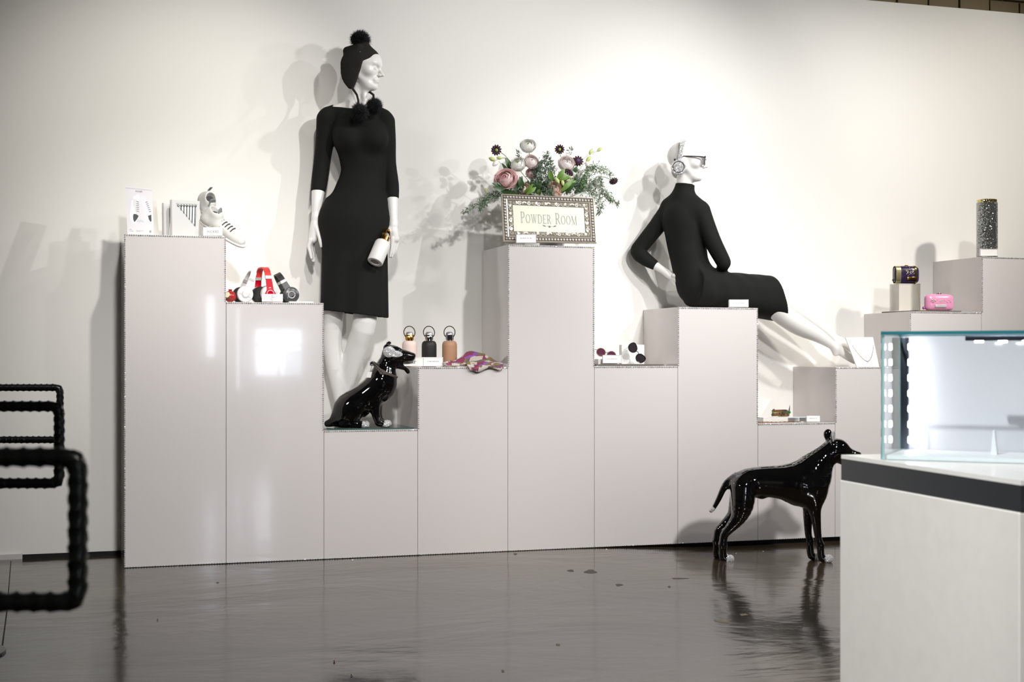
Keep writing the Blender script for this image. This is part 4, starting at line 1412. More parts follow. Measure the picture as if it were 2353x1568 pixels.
def sign_card(px0, px1, py0, py1, Y, lean, label, text=None, strokes=0, th=0.008, holder=True, tsize=0.3, squeeze=0.8):
    TL, TR = at(px0, py0, Y + lean), at(px1, py0, Y + lean); BL, BR = at(px0, py1, Y), at(px1, py1, Y)
    t = thing('sign_card', label, 'sign', (BL + BR) / 2, 'small white sign cards on the pedestals')
    mb, n_ = quad_sheet(TL, TR, BR, BL, th)
    mb.build('card', card_m, t, smooth=False)
    w_ = np.linalg.norm(TR - TL); h_ = np.linalg.norm(TL - BL)
    if holder:
        mb = MB(); e = -n_ * 0.0012
        mb.box((TL + BL) / 2 + n_ * th / 2, (0.003, th + 0.004, h_ + 0.003), np.array([nrm(TR - TL), n_, nrm(TL - BL)]))
        mb.box((TR + BR) / 2 + n_ * th / 2, (0.003, th + 0.004, h_ + 0.003), np.array([nrm(TR - TL), n_, nrm(TL - BL)]))
        mb.box((TL + TR) / 2 + n_ * th / 2, (w_ + 0.004, th + 0.004, 0.002), np.array([nrm(TR - TL), n_, nrm(TL - BL)]))
        mb.build('acrylic_frame', acry_m, t, smooth=False)
    c = (TL + TR + BL + BR) / 4 - n_ * 0.0006
    if text:
        lettering(t, text, c, nrm(TR - TL), nrm(TL - BL), h_ * tsize, ink_m, squeeze)
    if strokes:
        mb = MB(); u = nrm(TR - TL); w = nrm(TL - BL); x = -w_ * 0.3
        for k in range(strokes):     # fine print, too small to read in the photo
            ww_ = w_ * 0.6 / strokes * random.uniform(0.5, 0.9)
            mb.poly([c + u * x, c + u * (x + ww_), c + u * (x + ww_) + w * h_ * 0.09, c + u * x + w * h_ * 0.09], n_ * 0.0002)
            x += w_ * 0.6 / strokes
        mb.build('printed_line', ink_l, t, smooth=False, kind='stuff')
    return t


# ------------------------------------------------------------------ pedestal 1: sneakers and lace boxes
h1 = HT[0]
TL, TR, BR, BL = at(288, 428, 0.13), at(349, 434, 0.12), at(353.5, 535.5, 0.05), at(293, 533.5, 0.06)
for p_ in (BR, BL): p_[2] = h1 + 0.001
t = thing('picture_card', 'upright white card picturing two white sneakers with black toes', 'card', (BL + BR) / 2)
mb, n_ = quad_sheet(TL, TR, BR, BL, 0.004)
pc = mb.build('card', mat('picture_paper', C(226, 224, 228), 0.35, noise=0.03, scale=9), t, smooth=False)
kp = lambda u, v: bil(TL, TR, BR, BL, u, v) - n_ * 0.0005


def decal(name, outlines, m, parent, off=0.0005, kind=None):
    mb = MB()
    for o_ in outlines:
        mb.poly([bil(TL, TR, BR, BL, u, v) - n_ * off for u, v in o_], n_ * 0.0003)
    return mb.build(name, m, parent, smooth=False, kind=kind)


def cvt(pts):   # zoom pixels of the card (1680x1568 crop at 270,410) -> card u, v
    out = []
    for x, y in pts:
        px = 270 + x / 11.2; py = 410 + y / 11.2
        l0, l1 = (288 + (293 - 288) * (py - 428) / 106), (349 + 4.5 * (py - 434) / 101)
        u = (px - l0) / (l1 - l0); tp = 428 + 6 * u; bt = 533.5 + 2 * u
        out.append((min(0.985, max(0.01, u)), (bt - py) / (bt - tp)))
    return out


shoe_l = [(520, 400), (575, 430), (590, 560), (570, 760), (560, 900), (520, 1010), (450, 1130), (380, 1100), (330, 1020), (315, 900), (345, 740), (365, 560), (420, 450)]
shoe_r = [(600, 430), (680, 440), (760, 520), (820, 660), (865, 780), (885, 900), (880, 1060), (830, 1110), (760, 1070), (720, 940), (690, 800), (630, 660), (605, 540)]
decal('printed_shoe', [cvt(shoe_l)], mat('print_white', C(243, 243, 247), 0.5), pc)
decal('printed_shoe', [cvt(shoe_r)], mat('print_lavender', C(228, 228, 240), 0.5), pc)
decal('printed_toe', [cvt([(415, 880), (480, 885), (545, 930), (500, 1010), (435, 1080), (405, 1010), (400, 930)])], mat('print_charcoal', C(48, 56, 58), 0.5), pc, 0.001)
decal('printed_toe', [cvt([(785, 930), (870, 905), (875, 1060), (850, 1075), (810, 1020)])], MATS['print_charcoal'], pc, 0.001)
lac = []
for k in range(6):
    y = 575 + k * 46
    lac.append(cvt([(485, y), (555, y + 14), (553, y + 26), (483, y + 10)])); x = 720 + k * 18
    lac.append(cvt([(x, y + 22), (x + 55, y + 8), (x + 57, y + 20), (x + 2, y + 34)]))
decal('printed_laces', lac, mat('print_dark', C(78, 76, 86), 0.6), pc, 0.001, 'stuff')
decal('printed_shadow', [cvt([(510, 1010), (640, 1030), (730, 1050), (690, 1085), (480, 1080)])], mat('print_shade', C(208, 208, 218), 0.5), pc)
decal('printed_lines', [cvt([(305, 1240), (370, 1248), (370, 1258), (305, 1250)]), cvt([(305, 1280), (415, 1290), (415, 1300), (305, 1290)]), cvt([(480, 1275), (675, 1285), (675, 1292), (480, 1282)]), cvt([(480, 1300), (600, 1306), (600, 1313), (480, 1307)])], ink_l, pc, 0.0006, 'stuff')
ring = [(845 + 28 * math.cos(a), 1310 + 34 * math.sin(a)) for a in np.linspace(0, 6.28, 14)[:-1]]
decal('printed_mark', [cvt(ring)], ink_l, pc, 0.0006)
lettering(pc, 'HICKIES', bil(TL, TR, BR, BL, 0.5, 0.915) - n_ * 0.0008, nrm(TR - TL), nrm(TL - BL), 0.0075, mat('black_ink', C(40, 40, 42), 0.6), 0.85)
mb = MB(); mb.poly([bil(TL, TR, BR, BL, u, v) - n_ * 0.0006 for u, v in ((0, 0.955), (1, 0.955), (1, 0.975), (0, 0.975))], n_ * 0.0002)
mb.build('header_band', mat('print_shade2', C(206, 204, 206), 0.4), pc, smooth=False)
# easel holder behind
mb = MB(); a = [at(345, 462, 0.2), at(359, 462, 0.2), at(366, 535, 0.14), at(351, 535, 0.14)]
for p_ in a[2:]: p_[2] = h1 + 0.001
mb, n2_ = quad_sheet(a[0], a[1], a[2], a[3], 0.012)
solo(mb, 'booklet', mat('grey_white_box', C(214, 209, 203), 0.5, noise=0.02), 'pale booklet leaning behind the sneaker picture card', 'booklet', (a[2] + a[3]) / 2, smooth=False)

# lace boxes
box_m = mat('silver_grey_carton', C(198, 198, 196), 0.35, noise=0.02)
box_s = mat('darker_carton_side', C(160, 156, 154), 0.4, noise=0.02)


def lace_box(px0, px1, py0, py1, Y, label, window):
    TL_, TR_, BR_, BL_ = at(px0, py0, Y + 0.012), at(px1, py0 + 3, Y + 0.012), at(px1 - 3, py1 + 1, Y), at(px0 + 1, py1, Y)
    BR_[2] = BL_[2] = h1 + 0.001
    t = thing('lace_box', label, 'box', (BL_ + BR_) / 2, 'silver grey lace boxes')
    mb, nn = quad_sheet(TL_, TR_, BR_, BL_, 0.026)
    b_ = mb.build('carton', box_m, t, smooth=False)
    mb = MB(); u = nrm(TR_ - TL_)
    mb.poly([TL_ - u * 0.0006, TL_ + u * 0.007, BL_ + u * 0.007, BL_ - u * 0.0006], nn * 0.0262 - 0 * u); 
    e = mb.build('spine', box_s, t, smooth=False)
    e.location = tuple(-nn * 0.0004)
    if window:
        P_ = lambda a, b: bil(TL_, TR_, BR_, BL_, a, b)
        tri = [(0.2, 0.91), (0.9, 0.90), (0.88, 0.28)]
        mb = MB(); mb.poly([P_(*k) - nn * 0.0006 for k in tri], nn * 0.0004)
        win = mb.build('window', mat('window_pale', C(216, 220, 214), 0.3), t, smooth=False)
        mb = MB()
        rim = [P_(*k) - nn * 0.001 for k in tri]
        for i in range(3): mb.tube([rim[i], rim[(i + 1) % 3]], 0.0008, 5)
        mb.build('window_rim', box_s, t)
        for k in range(7):
            a = 0.27 + k * 0.097; bot = 0.86 - (a - 0.2) / 0.7 * 0.60
            top = 0.85
            q0, q1 = P_(a, top) - nn * 0.0018, P_(a, max(bot, 0.24)) - nn * 0.0018
            if k == 0: q0 = P_(a, 0.85) - nn * 0.0018; q1 = P_(a + 0.02, 0.82) - nn * 0.0018
            mb = MB()
            if np.linalg.norm(q0 - q1) > 0.012:
                mb.tube([q0, q1], 0.0021, 6)
            up_ = nrm(TL_ - BL_)
            rr = 0.0052
            mb.tube([q0 + rr * (math.cos(x) * u * 0.8 + (math.sin(x)) * up_) for x in np.linspace(0, 2 * math.pi, 13)[:-1]], 0.0016, 5, True)
            mb.build('lace', mat('navy_elastic', C(38, 40, 54), 0.4), win)
    return t


lace_box(373, 392, 466, 535, 0.13, 'grey lace box behind, mostly hidden by the one with the triangular window', False)
lace_box(391.5, 459, 459, 536, 0.06, 'silver grey box with a triangular window of dark laces', True)

# sneakers
knit_w = mat('white_knit', C(226, 225, 220), 0.8, noise=0.06, scale=200, bump=0.6, bscale=500)
sole_m = mat('white_sole', C(240, 239, 235), 0.5, noise=0.02)
grey_t = mat('grey_tongue', C(140, 146, 146), 0.8, noise=0.1, scale=150)
dark_l = mat('dark_lining', C(62, 62, 62), 0.8, noise=0.15, scale=120)
lace_d = mat('dark_lace', C(66, 66, 66), 0.6)


def sneaker(o, B, sc, label):
    """local frame: x heel->toe, y across, z up; built in centimetres"""
    o = np.asarray(o, float)
    p = lambda x, y, z: o + sc * (x * B[0] + y * B[1] + z * B[2])
    t = thing('sneaker', label, 'shoe', o, 'white knit sneakers')
    s = SDF(); c = sc
    s.chain([(p(3.6, 0, 4.0), 3.7 * c), (p(9, 0, 4.4), 3.6 * c), (p(15, 0, 4.0), 3.7 * c), (p(21, 0.2, 3.0), 3.6 * c), (p(24.5, 0.2, 2.6), 2.8 * c)], k=0.02)
    s.chain([(p(3.6, 0, 5), 3.5 * c), (p(4.2, 0, 8.2), 3.4 * c), (p(4.8, 0, 9.6), 3.3 * c)], k=0.02)
    s.chain([(p(8.6, 0, 5), 3.4 * c), (p(7.6, 0, 8.4), 3.2 * c)], k=0.02)
    s.chain([(p(5.4, 0, 13), 2.7 * c), (p(6.2, 0, 9), 2.6 * c), (p(7.5, 0, 6), 2.3 * c)], k=0.006, op='s')
    s.fn(lambda P: (P - p(0, 0, 1.4)) @ B[2], k=0.003, op='s')
    lo, hi = bounds([p(x, y, z) for x in (-2, 29) for y in (-5, 5) for z in (-1, 15)], 0.0)
    up = sculpt('upper', s, lo, hi, 0.0024, knit_w, t)
    s2 = SDF()
    s2.chain([(p(3.2, 0, 1.6), 3.5 * c), (p(9, 0, 1.4), 3.3 * c), (p(16, 0, 1.5), 3.9 * c), (p(23, 0.2, 1.6), 3.6 * c), (p(25.5, 0.2, 1.8), 2.8 * c)], k=0.01, flat=(B[2], 0.48))
    sculpt('sole', s2, lo, hi, 0.0026, sole_m, t)
    mb = MB(); mb.lathe([(2.5 * c, 0), (2.2 * c, -0.03)], p(6.3, 0, 9.1), np.array([B[0], B[1], B[2]]), 20); mb.build('lining', dark_l, t)
    s3 = SDF(); s3.chain([(p(9.2, 0, 7.4), 1.9 * c), (p(8.6, 0, 10.0), 2.2 * c), (p(8.0, 0, 12.0), 1.9 * c)], k=0.01, flat=(nrm(B[0] + 0.25 * B[2]), 0.3))
    sculpt('tongue', s3, lo, hi, 0.0026, grey_t, t)
    mb = MB(); mb.box(p(1.2, 0, 12.6), (0.25 * c, 1.5 * c, 4.2 * c), B); mb.build('pull_tab', grey_t, t, smooth=False)
    for k in range(5):
        x = 11.2 + k * 1.8; z = float(np.interp(x, [9, 15, 21], [8.0, 7.7, 6.7])) - 0.2
        mb = MB(); mb.tube([p(x, -2.6, z - 0.75), p(x + 0.2, -1.2, z + 0.35), p(x + 0.3, 0.2, z + 0.55), p(x + 0.2, 1.6, z + 0.2), p(x, 2.6, z - 0.75)], 0.33 * c, 6); mb.build('lace', lace_d, t)
    for sg in (-1, 1):
        for k in range(3):
            x = 9.5 + k * 2.2
            mb = MB(); mb.tube([p(x - 2.3, sg * 3.62, 2.5), p(x - 0.8, sg * 3.78, 4.3), p(x + 0.8, sg * 3.3, 6.2)], 0.28 * c, 5); mb.build('stripe', sole_m, t)
    return t


def frame3(xdir, updir):
    x = nrm(xdir); z = nrm(updir - x * np.dot(updir, x)); y = np.cross(z, x)
    return np.array([x, y, z])


# front sneaker: heel up on an acrylic stand, toe pointing down over the edge
xd = nrm(RV * 0.84 - FV * 0.10 - UV * 0.53)
sneaker(at(459, 510, 0.17), frame3(xd, UV * 0.8 + RV * 0.35 - FV * 0.42), 0.0090, 'white knit sneaker tilted toe-down over the pedestal edge')
xd = nrm(RV * 0.28 - FV * 0.20 - UV * 0.93)
sneaker(at(462, 452, 0.31), frame3(xd, RV * 0.55 - FV * 0.75 + UV * 0.1), 0.0088, 'second white sneaker standing steeply behind the tilted one')
a = at(480, 520, 0.14)
mb = MB(); mb.box((a[0], 0.2, h1 + 0.022), (0.05, 0.07, 0.042), bevel=0.001)
solo(mb, 'shoe_stand', acry_m, 'clear acrylic block behind the tilted sneaker', 'stand', (a[0], 0.2, h1), smooth=False)
sign_card(468, 510, 523.5, 541.5, 0.03, 0.012, 'white name card in front of the tilted sneaker', 'HICKIES', holder=True, tsize=0.30, squeeze=0.95)

# ------------------------------------------------------------------ pedestal 2: headphones and bauble
h2 = HT[1]
blk_m = mat('black_cushion', C(26, 25, 25), 0.6)


def headphones(cx, base_py, Y, roll, yaw, shell, band, accent, cup_face, label, sc=1.0, inner=None):
    """near ear cup faces the camera; band rises behind it; roll leans the set in the picture plane"""
    out = nrm(-FV * math.cos(yaw) + RV * math.sin(yaw))       # outward axis of the near cup
    side = nrm(np.cross(UV, out))
    side = side if np.dot(side, RV) > 0 else -side
    R_ = rotm(FV, roll)
    X, U_, = R_ @ out, R_ @ UV
    Sd = R_ @ side
    base = at(cx, base_py, Y); base[2] = h2 + 0.001
    rc_ = 0.042 * sc
    c = base + UV * (rc_ * 1.0)                               # centre of the near cup
    t = thing('headphones', label, 'headphones', base, 'over-ear headphones on the second pedestal')
    gap = 0.135 * sc                                          # between the two cups along -X
    far = c - X * gap
    far = far + UV * (base[2] + rc_ - far[2])
    ax = nrm(c - far)
    for cc, sg in ((c, 1), (far, -1)):
        B = np.array([Sd, np.cross(ax * sg, Sd), ax * sg])
        mb = MB(); mb.lathe([(0, -0.004 * sc), (rc_ * 0.98, -0.004 * sc), (rc_, 0.004 * sc), (rc_ * 0.93, 0.013 * sc), (rc_ * 0.7, 0.0175 * sc), (0, 0.019 * sc)], cc, B, 30)
        cup = mb.build('ear_cup', cup_face, t)
        mb = MB(); mb.lathe([(rc_ * 0.55, -0.024 * sc), (rc_ * 0.9, -0.025 * sc), (rc_ * 1.0, -0.016 * sc), (rc_ * 0.96, -0.004 * sc), (rc_ * 0.5, -0.004 * sc)], cc, B, 26)
        mb.build('cushion', blk_m, cup)
        mb = MB(); mb.lathe([(rc_ * 0.47, 0.0175 * sc), (rc_ * 0.46, 0.022 * sc), (rc_ * 0.37, 0.022 * sc), (rc_ * 0.36, 0.0185 * sc)], cc, B, 26); mb.build('ring', accent, cup)
        mb = MB(); mb.lathe([(rc_ * 0.33, 0.0188 * sc), (rc_ * 0.28, 0.0198 * sc), (0, 0.02 * sc)], cc, B, 22); mb.build('badge', inner or cup_face, cup)
    # band: arch from cup to cup
    mid = (c + far) / 2
    Hh = 0.128 * sc; N = 25; vs = []; fs = []
    up_ = U_
    def arch(a):
        x = math.cos(a); z = math.sin(a)
        return mid + ax * (gap / 2 + 0.006 * sc) * np.sign(x) * abs(x) ** 0.62 + up_ * Hh * z ** 0.72 if z > 0 else mid + ax * gap / 2 * x
    def strip(a0, a1, wd, th, m, name, n_=16):
        vs = []; fs = []
        for i in range(n_ + 1):
            a = a0 + (a1 - a0) * i / n_
            p = arch(max(a, 1e-3)); p2 = arch(min(math.pi - 1e-3, max(a, 1e-3) + 0.02))
            tg_ = nrm(p2 - p); nn = nrm(np.cross(tg_, Sd))
            for sx, sy in ((-1, -1), (1, -1), (1, 1), (-1, 1)):
                vs.append(p + Sd * sx * wd / 2 + nn * sy * th / 2)
        for i in range(n_):
            for k in range(4): fs.append((i * 4 + k, i * 4 + (k + 1) % 4, (i + 1) * 4 + (k + 1) % 4, (i + 1) * 4 + k))
        fs += [(3, 2, 1, 0), tuple(n_ * 4 + k for k in range(4))]
        mb = MB(); mb.add(vs, fs); return mb.build(name, m, t, angle=50)
    strip(0.62, math.pi - 0.62, 0.029 * sc, 0.007 * sc, band, 'headband', 22)
    strip(0.47, 0.62, 0.031 * sc, 0.010 * sc, accent, 'hinge', 3)
    strip(math.pi - 0.62, math.pi - 0.47, 0.031 * sc, 0.010 * sc, accent, 'hinge', 3)
    # arms flare from the band onto the cup faces
    for a_, cc, sg in ((0.47, c, 1), (math.pi - 0.47, far, -1)):
        p = arch(a_); o_ = cc + ax * sg * 0.0165 * sc
        mb = MB(); mb.poly([p - Sd * 0.0145 * sc, p + Sd * 0.0145 * sc, o_ + Sd * 0.017 * sc + up_ * 0.018 * sc, o_ + Sd * 0.032 * sc - up_ * 0.008 * sc, o_ - Sd * 0.032 * sc - up_ * 0.008 * sc, o_ - Sd * 0.017 * sc + up_ * 0.018 * sc], ax * sg * 0.0045 * sc)
        mb.build('arm', shell, t, smooth=False)
    return t


wh = mat('gloss_white_plastic', C(240, 238, 238), 0.15, noise=0.01); silv = mat('silver_plastic', C(206, 204, 202), 0.3, metal=0.2)
red = mat('gloss_red_plastic', C(196, 8, 40), 0.15, noise=0.03); redb = mat('coral_red_band', C(242, 62, 58), 0.4, noise=0.03)
gph = mat('graphite_plastic', C(66, 68, 72), 0.3, noise=0.03); gpb = mat('charcoal_band', C(46, 46, 46), 0.5, noise=0.05)
headphones(563, 690, 0.07, math.radians(24), math.radians(24), wh, wh, silv, wh, 'white over-ear headphones leaning right, next to the red bauble', 0.93, wh)
headphones(618, 690, 0.09, math.radians(-2), math.radians(30), red, redb, silv, mat('pale_cup', C(226, 216, 216), 0.25), 'red over-ear headphones standing upright between white and black ones', 1.0, red)
headphones(669, 690, 0.07, math.radians(-30), math.radians(20), gph, gpb, silv, gph, 'black over-ear headphones leaning left with a pale ring', 0.92, mat('black_badge', C(20, 20, 20), 0.4))
# painted red bauble
bc = at(529, 674, 0.07); br_ = 0.0275
bc[2] = h2 + br_ + 0.001
t = thing('painted_bauble', 'small red round bauble painted with a dog\'s face, beside white headphones', 'ornament', bc - UV * br_)
mb = MB(); mb.ball(bc, br_, None, 24, 16); bo = mb.build('ball', mat('red_lacquer', C(168, 44, 40), 0.25, noise=0.15, scale=60), t)
mb = MB(); mb.lathe([(0.008, br_ * 0.97), (0.008, br_ + 0.006), (0, br_ + 0.006)], bc, None, 14); mb.build('cap', mat('dark_red_cap', C(150, 20, 32), 0.3), t)


def on_ball(az, el_, r):
    f_ = nrm(-FV * math.cos(az) * math.cos(el_) + RV * math.sin(az) * math.cos(el_) + UV * math.sin(el_))
    u = nrm(np.cross(UV, f_)); return f_, np.array([u, np.cross(f_, u), f_])


for (az, el_, rx, rz, m_) in ((-0.35, 0.25, 0.013, 0.014, mat('cream_paint', C(236, 222, 190), 0.4)), (-0.12, 0.52, 0.006, 0.004, mat('tan_paint', C(206, 160, 92), 0.4)), (-0.3, -0.35, 0.016, 0.005, mat('olive_paint', C(92, 84, 52), 0.4)), (-0.45, 0.3, 0.0035, 0.003, mat('dark_paint', C(40, 30, 28), 0.4))):
    f_, Bq = on_ball(az, el_, br_)
    mb = MB(); mb.ball(bc + f_ * (br_ - 0.001), (rx, rz, 0.0026), Bq, 14, 8); mb.build('painted_mark', m_, bo)
sign_card(602, 650, 676, 693, 0.012, 0.01, 'white card of fine print in front of the red headphones', None, 0, holder=False)
tcard = bpy.data.objects[-1] if False else None
mb = MB()
for k, (w_, xo) in enumerate(((0.02, -0.0), (0.026, 0.004), (0.014, -0.003), (0.018, 0.0))):
    mb.box(at(624, 680.5 + k * 3.0, 0.0125 + 0.0085 - k * 0.0022) + RV * xo - FV * 0.0022, (w_, 0.0003, 0.0014), np.array([RV, FV, UV]))
mb.build('printed_line', ink_l, [o for o in bpy.data.objects if o.get('label', '').startswith('white card of fine print')][0], smooth=False, kind='stuff')
mb = MB(); a = at(690, 692, 0.06); mb.box((a[0], 0.06, h2 + 0.004), (0.115, 0.07, 0.006), bevel=0.001)
solo(mb, 'label_strip', card_m, 'flat white strip lying by the black headphones', 'sign', (a[0], 0.06, h2), smooth=False)

# ------------------------------------------------------------------ pedestal 3: glass plate
mb = MB(); mb.box((2.5 * PW, 0.215, HT[2] + 0.0042), (PW - 0.03, 0.405, 0.007), bevel=0.0006)
gp = solo(mb, 'glass_plate', [glass_mat('clear_pane', (0.95, 0.985, 0.985))], 'clear glass plate under the sitting black dog', 'glass plate', (2.5 * PW, 0.215, HT[2]), smooth=False)
mb = MB(); mb.box((2.5 * PW, 0.0105, HT[2] + 0.0042), (PW - 0.032, 0.002, 0.0066))
o = mb.build('polished_edge', mat('green_glass_edge', C(70, 98, 92), 0.15), gp, smooth=False)

# ------------------------------------------------------------------ pedestal 4: bottles, cards, scarf
h4 = HT[3]
for px, sil, met, lb, sd in ((941, mat('blush_silicone', C(240, 216, 206), 0.55, noise=0.01), gold_m, 'blush pink bottle with a gold cap, leftmost of three', -0.25), (986, mat('black_silicone', C(28, 30, 30), 0.55, noise=0.05), chrome_m, 'matte black bottle with a chrome cap, middle of three', -0.15), (1033, mat('tan_silicone', C(192, 146, 116), 0.5, noise=0.02), chrome_m, 'tan brown bottle with a chrome cap beside the scarf', -0.05)):
    b_ = at(px, 800, 0.2); b_[2] = h4 + 0.0005
    H_ = float(at(px, 748, 0.2)[2] - h4) * 0.985
    bottle(b_, UV, RV, H_, 17.2 * depth_at(px, 0.2) / F_PX, sil, met, lb, True, math.radians(12 * (-1 if sd < -0.1 else 0.3)))
sign_card(922, 972, 822, 841.5, 0.03, 0.012, 'white card with script lettering behind the sitting dog\'s nose', 'bkr', tsize=0.5, squeeze=1.0)
sign_card(974, 1017, 822, 841.5, 0.03, 0.012, 'white acrylic card in front of the black bottle', None, 7)


def scarf_material():
    m = bpy.data.materials.new('printed_silk'); m.use_nodes = True
    nt = m.node_tree; n = nt.nodes; b = n['Principled BSDF']; b.inputs['Roughness'].default_value = 0.55
    tc = n.new('ShaderNodeTexCoord')
    vo = n.new('ShaderNodeTexVoronoi'); vo.inputs['Scale'].default_value = 17; vo.distance = 'CHEBYCHEV'
    nt.links.new(tc.outputs['UV'], vo.inputs['Vector'])
    vo.inputs['Scale'].default_value = 5.5
    sp = n.new('ShaderNodeSeparateColor'); nt.links.new(vo.outputs['Color'], sp.inputs[0])
    cr = n.new('ShaderNodeValToRGB'); cr.color_ramp.interpolation = 'CONSTANT'
    cols = [C(214, 202, 190), C(150, 58, 92), C(140, 128, 84), C(206, 196, 184), C(150, 92, 190), C(224, 216, 206), C(112, 50, 84), C(120, 108, 100)]
    e = cr.color_ramp.elements
    e[0].position = 0; e[0].color = cols[0]; e[1].position = 0.16; e[1].color = cols[1]
    for i, c in enumerate(cols[2:]):
        q = e.new(0.28 + i * 0.12); q.color = c
    nt.links.new(sp.outputs[0], cr.inputs['Fac'])
    ck = n.new('ShaderNodeTexBrick'); ck.inputs['Scale'].default_value = 26; ck.inputs['Mortar Size'].default_value = 0.035; ck.offset = 0
    ck.inputs['Color1'].default_value = (1, 1, 1, 1); ck.inputs['Color2'].default_value = (0.8, 0.78, 0.78, 1); ck.inputs['Mortar'].default_value = (0.16, 0.1, 0.13, 1)
    ck.inputs['Brick Width'].default_value = 0.5; ck.inputs['Row Height'].default_value = 0.5
    nt.links.new(tc.outputs['UV'], ck.inputs['Vector'])
    mx = n.new('ShaderNodeMix'); mx.data_type = 'RGBA'; mx.blend_type = 'MULTIPLY'; mx.inputs['Factor'].default_value = 0.8
    nt.links.new(cr.outputs['Color'], mx.inputs['A']); nt.links.new(ck.outputs['Color'], mx.inputs['B'])
    nt.links.new(mx.outputs['Result'], b.inputs['Base Color'])
    return m


def cloth(name, m, parent, org, rows, nu=60, nv=22, amp=0.006, seed=0):
    """drape through control rows (each a list of world points), with ripples"""
    rr = np.random.default_rng(seed)
    def cr_(pts, t):
        pts = np.array(pts); k = len(pts) - 1; x = t * k; i = min(int(x), k - 1); f_ = x - i
        a = pts[max(i - 1, 0)]; b = pts[i]; c = pts[i + 1]; d = pts[min(i + 2, k)]
        return 0.5 * (2 * b + (c - a) * f_ + (2 * a - 5 * b + 4 * c - d) * f_ ** 2 + (3 * b - a - 3 * c + d) * f_ ** 3)
    ph = rr.uniform(0, 6, 6)
    V = []; UVs = []
    for j in range(nv + 1):
        for i in range(nu + 1):
            u = i / nu; v = j / nv
            row = [cr_(r_, u) for r_ in rows]
            p = cr_(row, v)
            p = p + UV * amp * (math.sin(u * 17 + v * 5 + ph[0]) * 0.5 + math.sin(u * 9 - v * 11 + ph[1]) * 0.6 + math.sin(v * 14 + u * 4 + ph[2]) * 0.5)
            p = p - FV * amp * 0.8 * (math.sin(u * 21 + ph[3]) * v + math.sin(u * 8 + v * 6 + ph[4]) * 0.4)
            V.append(p); UVs.append((u, v))
    F_ = np.array([(j * (nu + 1) + i, j * (nu + 1) + i + 1, (j + 1) * (nu + 1) + i + 1, (j + 1) * (nu + 1) + i) for j in range(nv) for i in range(nu)])
    o = link_mesh(name, np.array(V), F_, m, parent, org, True, None)
    uvl = o.data.uv_layers.new(name='UVMap')
    li = np.empty(len(o.data.loops), np.int32); o.data.loops.foreach_get('vertex_index', li)
    uvl.data.foreach_set('uv', np.array(UVs, np.float32)[li].ravel())
    sd = o.modifiers.new('thickness', 'SOLIDIFY'); sd.thickness = 0.0012; sd.offset = 1
    return o


sz = h4
P4 = lambda px, Y, z: np.array([min(at(px, 840, Y)[0], 4 * PW - 0.008), Y, sz + z])
sc_org = P4(1090, 0.06, 0)
sct = thing('silk_scarf', 'crumpled magenta, olive and cream printed scarf spilling over the pedestal edge', 'scarf', sc_org)
sm_ = scarf_material()
cloth('main_fold', sm_, sct, None, [
    [P4(1064, 0.2, 0.004), P4(1085, 0.2, 0.05), P4(1110, 0.2, 0.055), P4(1150, 0.2, 0.01)],
    [P4(1046, 0.14, 0.006), P4(1074, 0.14, 0.072), P4(1112, 0.15, 0.07), P4(1155, 0.14, 0.012)],
    [P4(1022, 0.08, 0.008), P4(1066, 0.08, 0.05), P4(1115, 0.09, 0.05), P4(1158, 0.08, 0.02)],
    [P4(1020, 0.03, 0.008), P4(1060, 0.04, 0.02), P4(1110, 0.03, 0.028), P4(1158, 0.03, 0.014)],
    [P4(1020, 0.012, 0.006), P4(1062, 0.012, 0.008), P4(1108, 0.01, 0.012), P4(1152, 0.012, 0.008)]], 60, 26, 0.0045, 3)
cloth('hanging_fold', sm_, sct, None, [
    [P4(1078, 0.07, 0.03), P4(1100, 0.07, 0.042), P4(1130, 0.06, 0.03), P4(1152, 0.05, 0.02)],
    [P4(1072, 0.02, 0.02), P4(1098, 0.02, 0.024), P4(1128, 0.02, 0.022), P4(1154, 0.02, 0.02)],
    [P4(1074, -0.012, 0.004), P4(1098, -0.018, -0.002), P4(1128, -0.014, 0.006), P4(1156, -0.012, 0.008)],
    [P4(1080, -0.012, -0.014), P4(1096, -0.016, -0.024), P4(1124, -0.012, -0.008), P4(1152, -0.014, -0.022)]], 46, 18, 0.003, 5)
cloth('twisted_fold', sm_, sct, None, [
    [P4(1019, 0.05, 0.02), P4(1036, 0.05, 0.03), P4(1060, 0.05, 0.016), P4(1082, 0.04, 0.014)],
    [P4(1018, 0.025, 0.022), P4(1036, 0.02, 0.026), P4(1060, 0.02, 0.016), P4(1084, 0.018, 0.012)],
    [P4(1019, 0.012, 0.006), P4(1036, 0.01, 0.006), P4(1060, 0.01, 0.004), P4(1084, 0.01, 0.004)]], 36, 10, 0.003, 8)

# ------------------------------------------------------------------ pedestal 6: sunglasses
h6 = HT[5]
mb = MB(); x0_, x1_ = at(1369, 838, 0.02)[0], at(1524, 838, 0.02)[0]
mb.box(((x0_ + x1_) / 2, 0.16, h6 + 0.0055), (x1_ - x0_, 0.3, 0.009), bevel=0.0008)
solo(mb, 'slate_tray', mat('dark_taupe_slate', C(104, 98, 92), 0.5, noise=0.08), 'thin dark grey tray under the two pairs of sunglasses', 'tray', ((x0_ + x1_) / 2, 0.16, h6), smooth=False)
t6 = h6 + 0.0102


def lens_outline(c, u, w, rx, ry, cat=0.0, n_=28):
    pts = []
    for k in range(n_):
        a = 2 * math.pi * k / n_
        x = math.cos(a); z = math.sin(a)
        bump = cat * max(0, math.cos(a - 2.25)) ** 6
        pts.append(c + u * rx * (x - bump * 0.15) + w * ry * (z + bump * 0.45))
    return pts


